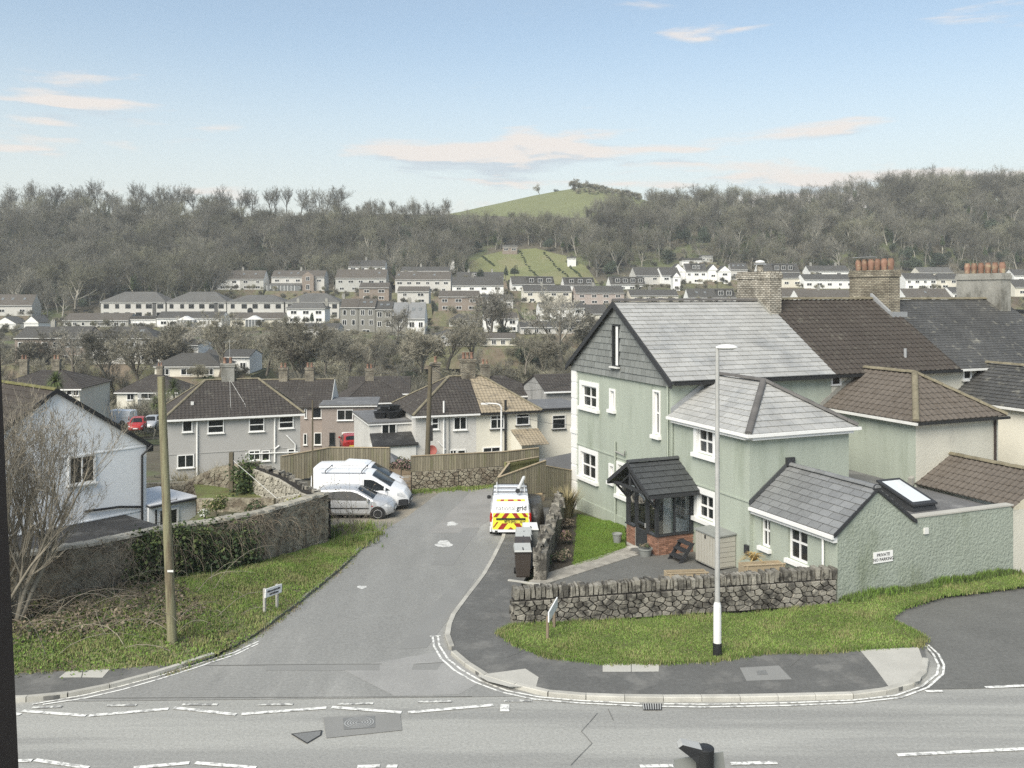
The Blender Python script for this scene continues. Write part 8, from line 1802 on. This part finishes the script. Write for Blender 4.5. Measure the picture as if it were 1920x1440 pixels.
TR = [(30,700,66,205,2,'at the far left below the brown house'),(85,706,76,190,4,'second from left in the valley'),(145,712,88,170,0,'in front of the long brown house'),(205,716,96,160,3,'left of the white glimpsed house'),(262,718,98,158,1,'in front of the hipped end house'),(318,712,92,160,4,'above the palm'),(352,700,88,170,0,'forked, in front of the white house'),(412,706,104,150,5,'tall and dark above the grey pair'),(440,690,70,175,1,'right of the tall dark tree'),(500,702,80,160,2,'above the grey pair chimney'),(560,708,96,150,4,'wide and olive above the pinkish house'),(610,700,78,170,3,'left of the stone terrace'),(655,696,62,180,1,'below the stone terrace'),(700,690,66,185,2,'below the pale slate roof'),(742,640,56,248,0,'right of the pale slate roof'),(790,694,72,170,4,'behind the telegraph pole'),(838,690,92,172,1,'rounded, right of the telegraph pole'),(882,688,88,176,5,'rounded, behind the pale roof'),(915,640,84,236,0,'broad, in front of the white fifth house'),(950,632,80,240,1,'broad and ivy green at the foot'),(985,700,60,150,2,'olive, left of the shed chimney'),(1052,672,112,178,0,'large spreading tree beside the slate gable'),(1090,680,90,182,3,'close against the slate gable'),(1020,690,58,160,4,'low and yellowish in the middle'),(115,640,40,250,2,'small, below the bungalow'),(520,640,40,240,1,'small, below the ochre bungalow')]
for i, (x, yb, hp, Yv, k, where) in enumerate(TR):
    p = P(x, yb, Yv); s = hp*1.25*Yv/F/10
    tree('bare_tree', 'bare winter tree '+where, *kinds[k], (p.x, p.y, p.z), (s*1.05,s*1.05,s), rnd.uniform(0,6.28), 'bare trees in the valley')
for i, (x, yt, hp, Yv, k) in enumerate([(1012,349,24,632,1),(1078,346,22,636,4),(1098,345,20,640,1)]):
    s = hp*Yv/F/10; p = P(x, yt+hp, Yv); tree('bare_tree', ['round bare tree left on the crest of the knoll','bare tree on the crest of the knoll, middle','bare tree on the crest of the knoll, right'][i], *kinds[k], (p.x,p.y,float(terrain(p.x,p.y))-.5), s, i, 'trees on the knoll')
for i, (x, yt, hp, Yv, s_) in enumerate([(1044,352,14,630,.5),(575,640,62,200,.0),(945,610,34,240,.0),(900,502,26,395,0),(948,497,30,392,0),(965,497,26,393,0),(585,582,32,272,0),(1858,418,86,470,0),(1890,470,40,440,0),(992,640,60,205,0),(770,690,40,175,0)]):
    lab = ['dark evergreen bush on the knoll','dark conifer rising in front of the white hipped house','dark evergreen below the brown brick house','dark round evergreen left of the chimneyed chalet','tall dark evergreen below the plots, left','round dark evergreen below the plots, right','small dark fir in front of the white house','large flat topped cedar on the right of the wood','dark evergreen at the foot of the cedar','dark green bush among the valley trees','dark evergreen behind the telegraph pole'][i]
    hgt = hp*Yv/F; p = P(x, yt+hp, Yv); t = thing('evergreen_tree', lab, 'tree', p, i, 'evergreens'); con = i in (6,)
    wd = hgt*(.26 if i in (4,6) else (.62 if i == 7 else .42)); lv, lf = leaf_cloud(40+i, 2600, hgt*.035, (wd,wd,hgt*.5), 22 if i == 7 else 14)
    if i in (6,4): lv[:,:2] *= (1-.8*np.clip((lv[:,2:]+hgt*.5)/hgt,0,1))
    if i == 7: lv[:,2] = np.round(lv[:,2]/(hgt*.13))*(hgt*.13)+rg.uniform(-.03,.03,len(lv))*hgt
    lv[:,2] += hgt*.52; mesh_obj('crown', np_mesh('crown', lv, lf, M['evergreen']), t); MB().tube([(0,0,-.5),(0,0,hgt*.75)], [hgt*.03,hgt*.01], 6).build('trunk', M['bark'], t)
# skyline rows, tree by tree
sky_k = []
for i in range(5):
    v, f_ = bare_tree(500+i, 10, spread=(.42,.5,.34,.55,.30)[i], levels=4, kids=(8,5,4,3), trunk=(.36,.32,.42,.30,.44)[i], twig=.026, r0=.24, ntw=5, twl=.8, first=(.42,.45,.3,.4,.25)[i], up=.3)
    cut = int(len(f_)*.05); parts = [(v, f_, 0)]; ms = [M['wood_far_dark']]
    if i in (1,4): lv, lf = leaf_cloud(70+i, 500, .22, (.7,.7,2.6), 8); lv[:,2] += 3.6; parts.append((lv, lf, 1)); ms.append(M['ivy'])
    sky_k.append((np_mesh('trunk', v, f_[:cut], M['bark']), src_mesh('crown', parts, ms)))
def skyrow(label, x0, x1, step, yb, hts, Yv, ks, group):
    xs_r = []; x = x0
    while x < x1: xs_r.append(x+rnd.uniform(-.4,.4)*step); x += step*rnd.uniform(.6,1.4)
    xs_r.sort(); first = next(i for i, v in enumerate(xs_r) if v > 0)
    for n, xx in enumerate(xs_r):
        k = rnd.choice(ks); o_n = n-first+1; suf = 'th' if 10 <= o_n % 100 <= 20 else {1: 'st', 2: 'nd', 3: 'rd'}.get(o_n % 10, 'th'); Yt = Yv+rnd.uniform(-14,10); X_ = (xx-CX)/F*Yt; s = rnd.uniform(*hts)*Yt/F/10
        if xx < 420: s *= 1.05
        tree('bare_tree', label if o_n < 1 or xx > 1920 else f'{label}, {o_n}{suf} from its left end', *sky_k[k], (X_, Yt, float(terrain(X_, Yt))-.4), (s*.95,s*.95,s), rnd.uniform(0,6.28), group)
skyrow('tall bare tree in the left skyline row', 6, 420, 13, 400, (50,72), 506, (0,1,2,3,4), 'trees along the left skyline')
skyrow('spreading bare tree on the middle left skyline', 420, 640, 21, 400, (52,70), 508, (0,1,3), 'trees along the middle left skyline')
skyrow('small bare tree on the skyline left of the knoll', 640, 860, 13, 404, (22,42), 510, (0,2,3), 'trees left of the knoll')
skyrow('slim bare tree on the skyline right of the knoll', 1185, 1640, 10, 402, (38,60), 506, (2,4,0), 'trees right of the knoll')
skyrow('bare tree on the wooded rise at right', 1640, 1908, 15, 380, (42,60), 508, (0,1,3), 'trees on the right rise')
# palms (cordylines)
def palm(label, p, h, r, heads=1):
    t = thing('palm', label, 'palm', p, 0, 'palms'); MB().tube([(0,0,-1),(.1,0,h*.6),(0,0,h-.2)], [.16,.13,.12], 8).build('trunk', M['bark'], t); v_ = []; q = random.Random(int(h*100))
    for k in range(170):
        a = q.uniform(0,6.28); el = q.uniform(-.7,1.4); d = Vector((math.cos(a)*math.cos(el), math.sin(a)*math.cos(el), math.sin(el))); s = d.cross(V(0,0,1)).normalized()*.035; o = V(0,0,h); m_ = o+d*r*.55+V(0,0,.06); e = o+d*r*q.uniform(.8,1.1)-V(0,0,.35*r*(1-math.sin(el))*.6)
        v_ += [o-s*.5, o+s*.5, m_+s, m_-s, m_-s, m_+s, e+s*.1, e-s*.1]
    v_ = np.array([tuple(x) for x in v_]); mesh_obj('crown', np_mesh('crown', v_, np.arange(len(v_)).reshape(-1,4), M['palm']), t)
pp_ = P(325,770,118); palm('palm tree beside the cream hipped house', pp_, P(325,728,118).z-pp_.z, 1.5); pp_ = P(292,782,120); palm('lower palm in front of the cream hipped house', pp_, P(292,757,120).z-pp_.z, 1.2); pp_ = P(104,735,70); palm('palm crown behind the white gable', pp_, P(104,716,70).z-pp_.z, .9)
# ---- near bare tree at the left
v, f_ = bare_tree(61, 7.3, spread=.42, levels=5, kids=(6,4,4,3,2), trunk=.42, r0=.26, twig=.011, ntw=3, twl=.5, up=.4, first=.08, stems=7, lean=.26)
nt_ = P(34,1075,25.6); t = thing('bare_tree', 'many stemmed bare tree in front of the white gable, left edge', 'tree', (nt_.x-.2,25.6,.35), 1.1); t.scale = (.98,.98,1.14); cut = int(len(f_)*.012); mesh_obj('trunk', np_mesh('trunk', v, f_[:cut], M['bark_pale']), t); mesh_obj('crown', np_mesh('crown', v, f_[cut:], M['bark_pale']), t)
# ---- grass: blades in one object each
def blades(name, label, cat, pts, h, w, m, rgn, lean=.5, per=5, spread=.05):
    p = np.repeat(np.asarray(pts, float), per, 0); n = len(p); p[:,:2] += rgn.normal(0, spread, (n,2)); a = rgn.uniform(0,6.28,n); wv = np.sin(p[:,0]*1.9+p[:,1]*.7)*np.cos(p[:,1]*2.3-p[:,0]*.6)+.6*np.sin(p[:,0]*5.1+1)*np.cos(p[:,1]*4.3); hh = h*rgn.uniform(.45,1.3,n)*np.clip(.85+.32*wv,.4,1.5); d = np.stack([np.cos(a),np.sin(a),np.zeros(n)],1); s = np.stack([-np.sin(a),np.cos(a),np.zeros(n)],1)*(w*rgn.uniform(.6,1.3,(n,1)))
    l_ = rgn.uniform(.2,1.0,(n,1))*lean; top = p+d*hh[:,None]*l_+np.stack([np.zeros(n)]*2+[hh],1); v_ = np.stack([p-s, p+s, top],1).reshape(-1,3); mi_ = np.clip(((np.clip(.5+.28*wv+rgn.normal(0,.30,n),0,.999))*len(m)).astype(int),0,len(m)-1)
    return tag(mesh_obj(name, np_mesh(name, v_, np.arange(3*n).reshape(-1,3), m, mi_)), label, cat, kind='stuff')
M['blade1'] = vm('blade1', (.145,.235,.05), 0, .35); M['blade2'] = vm('blade2', (.205,.285,.08), 0, .35); M['blade3'] = vm('blade3', (.26,.26,.12), 0, .3); M['blade4'] = vm('blade4', (.11,.155,.05), 0, .3)
def fill(poly, n):
    xy = np.array([(p[0],p[1]) for p in poly]); lo, hi = xy.min(0), xy.max(0); q = rg.uniform(lo, hi, (n*3,2)); k = inpoly(q[:,0], q[:,1], [tuple(a) for a in xy]); return q[k][:n]
q = fill(verge_pts, 15000); z = np.array([roadz(b, a)+.12 for a, b in q]); blades('grass', 'short grass on the verge in front of the stone wall', 'grass', np.column_stack([q,z]), .062, .014, [M['blade4'],M['blade1'],M['blade2'],M['blade2'],M['blade3']], rg)
edge = [Vector(a).lerp(Vector(b), rg.random()) for a, b in zip(verge_pts, verge_pts[1:]+verge_pts[:1]) for _ in range(140)]; blades('grass_edge', 'ragged grass fringe along the verge edge', 'grass', [(p.x+rg.normal(0,.05),p.y+rg.normal(0,.05),roadz(p.y,p.x)+.10) for p in edge], .11, .012, [M['blade1'],M['blade4'],M['blade3']], rg)
wl_b = [A.w(x, -.12, .1) for x in rg.uniform(.1, 7.7, 700)]; blades('wall_weeds', 'weeds along the foot of the green roadside wall', 'weeds', [(p.x+rg.normal(0,.08),p.y-abs(rg.normal(0,.15)),p.z) for p in wl_b], .22, .03, [M['blade4'],M['leaf_green'],M['blade1']], rg, per=6)
bs = rg.random(26000); bt_ = rg.random(26000)**.9; kp = rg.random(26000) < np.clip(1.35-bt_*.6-np.clip((bs-.58)*1.9,0,.9)*bt_, .06, 1); q = [bank_pt(a, b) for a, b in zip(bs[kp], bt_[kp])]; blades('bank_grass', 'rough tussocky grass on the roadside bank', 'grass', q, .085, .016, [M['blade1'],M['blade2'],M['blade2'],M['blade3'],M['blade3']], rg)
lq = fill([(p.x,p.y) for p in px((1083,966),(1110,972),(1172,985),(1172,1030),(1120,1052),(1074,1064),(1079,1015))], 5000); blades('lawn_grass', 'bright mown lawn beside the porch', 'grass', np.column_stack([lq,[roadz(b)+.05 for a,b in lq]]), .05, .012, [M['lawn'],M['blade1']], rg, per=4)
kq = [kerbL[i].lerp(kerbL[i+1], rg.random()) for i in range(6) for _ in range(160)]; blades('kerb_weeds', 'moss and grass along the left kerb', 'weeds', [(p.x+rg.normal(.12,.08),p.y+rg.normal(.0,.08),p.z-.0) for p in kq], .06, .02, [M['blade4'],M['blade3'],M['bramble']], rg, per=4)
fq = [V(*at(772,885,49.6)).lerp(V(*at(952,874,51.4)), rg.random()) for _ in range(800)]; blades('fence_weeds', 'rough grass at the foot of the far wall', 'grass', [(p.x+rg.normal(0,.2),p.y-abs(rg.normal(0,.45)),roadz(p.y)) for p in fq], .16, .03, [M['blade1'],M['blade3'],M['blade2']], rg)
cq = [(-7.0+rg.normal(0,.55), 38.6+rg.normal(0,1.0), 0) for _ in range(1500)]; blades('corner_grass', 'overgrown grass at the end of the boundary wall', 'grass', [(a,b,roadz(b)+.05) for a,b,_ in cq], .28, .018, [M['blade1'],M['blade2'],M['blade3'],M['blade4']], rg)
# ---- ivy, brambles on the boundary wall and bank
def on_wall(s, hz, out=.0):
    i = min(int(s*(len(WL)-1)), len(WL)-2); t = s*(len(WL)-1)-i; a, b = WL[i], WL[i+1]; d = Vector((b[0]-a[0], b[1]-a[1], 0)).normalized(); n = Vector((d.y,-d.x,0))
    return Vector((lerp(a[0],b[0],t), lerp(a[1],b[1],t), lerp(lerp(a[2],b[2],t), lerp(a[3],b[3],t), hz)))+n*out
def leaves(name, label, cat, centres, size, m, n_per, sp, kind='stuff', flat=0):
    c = np.repeat(np.array([tuple(p) for p in centres]), n_per, 0); n = len(c); p = c+rg.normal(0, 1, (n,3))*np.array(sp); a = rg.normal(size=(n,3)); a[:,2] *= .6; a /= np.linalg.norm(a,axis=1)[:,None]; b = np.cross(a, rg.normal(size=(n,3))); b /= np.linalg.norm(b,axis=1)[:,None]; s = size*rg.uniform(.5,1.5,(n,1))
    v_ = np.stack([p-a*s*.6, p+b*s*.5, p+a*s*.6, p-b*s*.5],1).reshape(-1,3); return tag(mesh_obj(name, np_mesh(name, v_, np.arange(4*n).reshape(-1,4), m, np.repeat(rg.integers(0,len(m),len(centres)), n_per))), label, cat, kind=kind)
M['ivy_light'] = vm('ivy_light', (.13,.165,.065), 0, .3); M['ivy_dark'] = vm('ivy_dark', (.055,.08,.04), 0, .3); M['litter'] = vm('litter', (.20,.165,.12), 0, .3)
leaves('ivy', 'dark ivy spilling over the boundary wall', 'ivy', [on_wall(rg.uniform(.40,.78), min(1.0, abs(rg.normal(.25,.4))), .12) for _ in range(300)], .09, [M['ivy_dark'],M['ivy'],M['ivy_dark'],M['ivy_light']], 22, (.2,.2,.14))
leaves('ivy_top', 'pale ivy along the wall top beside the leaning pole', 'ivy', [on_wall(rg.uniform(.40,.62), rg.uniform(.6,1.02), .18) for _ in range(90)], .08, [M['ivy_light'],M['ivy']], 16, (.16,.16,.1))
leaves('wall_ivy', 'ivy over the top of the old garden wall', 'ivy', [Vector((lerp(-12.1,-12.9,rg.random()), lerp(42.2,43.2,rg.random())-.25, rg.uniform(-1,1.9))) for _ in range(120)], .10, [M['ivy_dark'],M['ivy'],M['ivy_light']], 18, (.22,.2,.2))
leaves('bank_litter', 'brown leaf litter and dead stalks on the bank', 'undergrowth', [bank_pt(rg.uniform(.58,1), rg.uniform(.38,1)) for _ in range(1300)], .07, [M['litter'],M['bramble'],M['ivy_dark'],M['litter'],M['soil']], 12, (.22,.22,.07))
leaves('bank_nettles', 'low green weeds along the foot of the bank', 'undergrowth', [bank_pt(rg.uniform(.55,1), abs(rg.normal(0,.25))) for _ in range(420)], .055, [M['blade1'],M['leaf_green'],M['blade4'],M['ivy_light']], 12, (.2,.2,.05))
def stems(name, label, n, src, L, r, m, rg2, droop=.6, seg=6):
    mb = MB()
    for k in range(n):
        p = Vector(src(rg2)); a = rg2.uniform(0,6.28); d = Vector((math.cos(a)*.6, math.sin(a)*.6, rg2.uniform(.4,1.2))); d.normalize(); pts = [p]; l_ = L*rg2.uniform(.4,1.2)
        for i in range(seg): d = (d+Vector((rg2.gauss(0,.18), rg2.gauss(0,.18), -droop/seg*1.6))).normalized(); pts.append(pts[-1]+d*l_/seg)
        mb.tube(pts, [r*(1-.7*i/seg) for i in range(seg+1)], 3, cap=False)
    return tag(mb.build(name, m), label, 'brambles', kind='stuff')
r2 = random.Random(21)
stems('brambles', 'tangled bramble stems over the left part of the bank', 800, lambda q: bank_pt(q.uniform(.58,1), q.uniform(.35,1)), 1.3, .008, M['bramble'], r2, 1.1)
stems('bramble_canes', 'pale arching dead canes on the bank', 60, lambda q: bank_pt(q.uniform(.5,.98), q.uniform(.1,.95)), 2.2, .012, M['bark_pale'], r2, .9)
stems('wall_brambles', 'dead stems hanging over the boundary wall', 1300, lambda q: on_wall(q.uniform(.0,.99), q.uniform(.3,1.0), .1), 1.1, .007, M['bramble'], r2, 1.8)
stems('corner_saplings', 'thin leafless saplings growing at the wall end', 40, lambda q: (-6.9+q.gauss(0,.35), 38.2+q.gauss(0,.5), -.5), 2.6, .012, M['bark'], r2, .2)
leaves('sapling_leaves', 'sparse dull leaves on the wall end saplings', 'leaves', [(-6.9+rg.normal(0,.6), 38.2+rg.normal(0,.6), rg.uniform(0,1.7)) for _ in range(60)], .045, [M['ivy'],M['bramble']], 3, (.15,.15,.15))
# ---- garden shrubs
def shrub(label, c, shape, n, size, mats, name='shrub', seed=1, stem=True):
    t = thing(name, label, 'shrub', c); lv, lf = leaf_cloud(seed, n, size, shape, 12); lv[:,2] += shape[2]; mesh_obj('foliage', np_mesh('foliage', lv, lf, mats, rg.integers(0,len(mats),n)), t)
    if stem: MB().tube([(0,0,-.1),(.02,0,shape[2])], [.04,.02], 5).build('stem', M['bark'], t)
    return t
shrub('yellow green shrub behind the boundary wall end', (P(566,950,37.6).x,37.9,.3), (.95,.8,.62), 2600, .06, [M['leaf_yellow'],M['leaf_yellow'],M['blade2']], seed=5)
shrub('small round silver leaved shrub on the lower lawn', PZ(405,972,.02), (.62,.62,.5), 1400, .06, [M['ivy_light'],M['dead_grass'],M['leaf_green']], seed=6); shrub('dark round shrub beside the garden wall', PZ(486,974,.02), (.7,.7,.55), 1400, .06, [M['bramble'],M['ivy_dark']], seed=7); shrub('white flowered plant by the lower lawn', PZ(384,974,.02), (.28,.28,.25), 400, .05, [M['white_dirty'],M['ivy_light']], seed=8)
gs = thing('ornamental_grass', 'tall straw coloured grass at the green house corner', 'plant', G(1062,968,.05)); v_ = []
for k in range(520):
    a = rg.uniform(0,6.28); r_ = rg.uniform(0,.28); e = rg.uniform(.1,.55); p = Vector((math.cos(a)*r_,math.sin(a)*r_,0)); d = Vector((math.cos(a)*e,math.sin(a)*e,1)).normalized(); L = rg.uniform(.7,1.5); s = Vector((-math.sin(a),math.cos(a),0))*.012; m_ = p+d*L*.6; q_ = p+d*L+Vector((math.cos(a),math.sin(a),-.3))*.18*L; v_ += [p-s,p+s,m_+s,m_-s,m_-s,m_+s,q_+s*.2,q_-s*.2]
v_ = np.array([tuple(x) for x in v_]); mesh_obj('blades', np_mesh('blades', v_, np.arange(len(v_)).reshape(-1,4), M['dead_grass']), gs)
shrub('pinkish heather in the flower bed', G(1062,1020,.05), (.42,.5,.3), 900, .05, [M['heather'],M['dead_grass'],M['ivy']], seed=9); shrub('low brown dead perennials in the flower bed', G(1050,1050,.03), (.5,.7,.2), 700, .06, [M['bramble'],M['litter'],M['ivy_dark']], seed=10); shrub('small dark green plant near the bins', G(1026,1065,.05), (.25,.3,.25), 400, .07, [M['ivy_dark'],M['ivy']], seed=11); shrub('low dead perennials near the ornamental grass', G(1062,990,.03), (.45,.6,.25), 600, .06, [M['bramble'],M['litter']], seed=12)
shrub('pale shrub growing by the fence behind the vans', (P(510,885,46).x,46,-1.6), (1.6,1.2,1.2), 2200, .08, [M['dead_grass'],M['bramble'],M['scrub']], seed=13); shrub('brambles heaped on the fence above the compost bin', (P(752,862,50).x,50,-.3), (.9,.6,.5), 900, .08, [M['bramble'],M['ivy_dark'],M['heather']], seed=14)
shrub('trailing plant in the bowl planter by the porch', tuple(A.w(-2.25,7.9,-.12)), (.24,.24,.12), 220, .05, [M['ivy'],M['bramble']], seed=15, stem=False)
v, f_ = bare_tree(77, 2.6, spread=.35, levels=3, kids=(5,4,4), trunk=.3, twig=.006, ntw=5, twl=.5, stems=9, lean=.75, r0=.04, up=.5, first=.1); pk = P(400,880,47.5); t = thing('pollarded_shrub', 'fan shaped bare pollarded shrub in front of the grey pair', 'shrub', (pk.x,47.5,-1.5)); t.scale = (1.25,1.25,1.1); mesh_obj('crown', np_mesh('crown', v, f_, M['dead_grass']), t)
ha = thing('cordyline', 'yellow strappy plant in the planter beside the wing wall', 'plant', A.w(-.7,3.3,.5)); v_ = []
for k in range(60):
    a = rg.uniform(0,6.28); el = rg.uniform(.3,1.4); d = Vector((math.cos(a)*math.cos(el),math.sin(a)*math.cos(el),math.sin(el))); s = Vector((-math.sin(a),math.cos(a),0))*.02; m_ = d*.3; e = d*.45+Vector((math.cos(a),math.sin(a),-1))*.14; v_ += [-s,s,m_+s,m_-s,m_-s,m_+s,e+s*.1,e-s*.1]
v_ = np.array([tuple(x) for x in v_]); mesh_obj('leaves', np_mesh('leaves', v_, np.arange(len(v_)).reshape(-1,4), mat('straw', (.42,.30,.12), .8)), ha); MB().lathe([(.14,-.75),(.18,-.2),(.01,-.2)], n=12).build('pot', M['pot'], ha, 40)
# ================================================================ air: thin winter haze over the valley
b_ = MB().bb(-760, 760, -130, 960, -90, 118); hm = bpy.data.meshes.new('haze'); hm.from_pydata(b_.v, [], b_.f)
hmat = bpy.data.materials.new('haze'); hmat.use_nodes = True; N, L = hmat.node_tree.nodes, hmat.node_tree.links; N.clear()
ho = N.new('ShaderNodeOutputMaterial'); pv_ = N.new('ShaderNodeVolumePrincipled'); pv_.inputs['Color'].default_value = (.86,.90,.92,1); pv_.inputs['Density'].default_value = .00030; pv_.inputs['Anisotropy'].default_value = 0
L.new(pv_.outputs[0], ho.inputs['Volume']); hm.materials.append(hmat); tag(mesh_obj('haze', hm), kind='stuff')
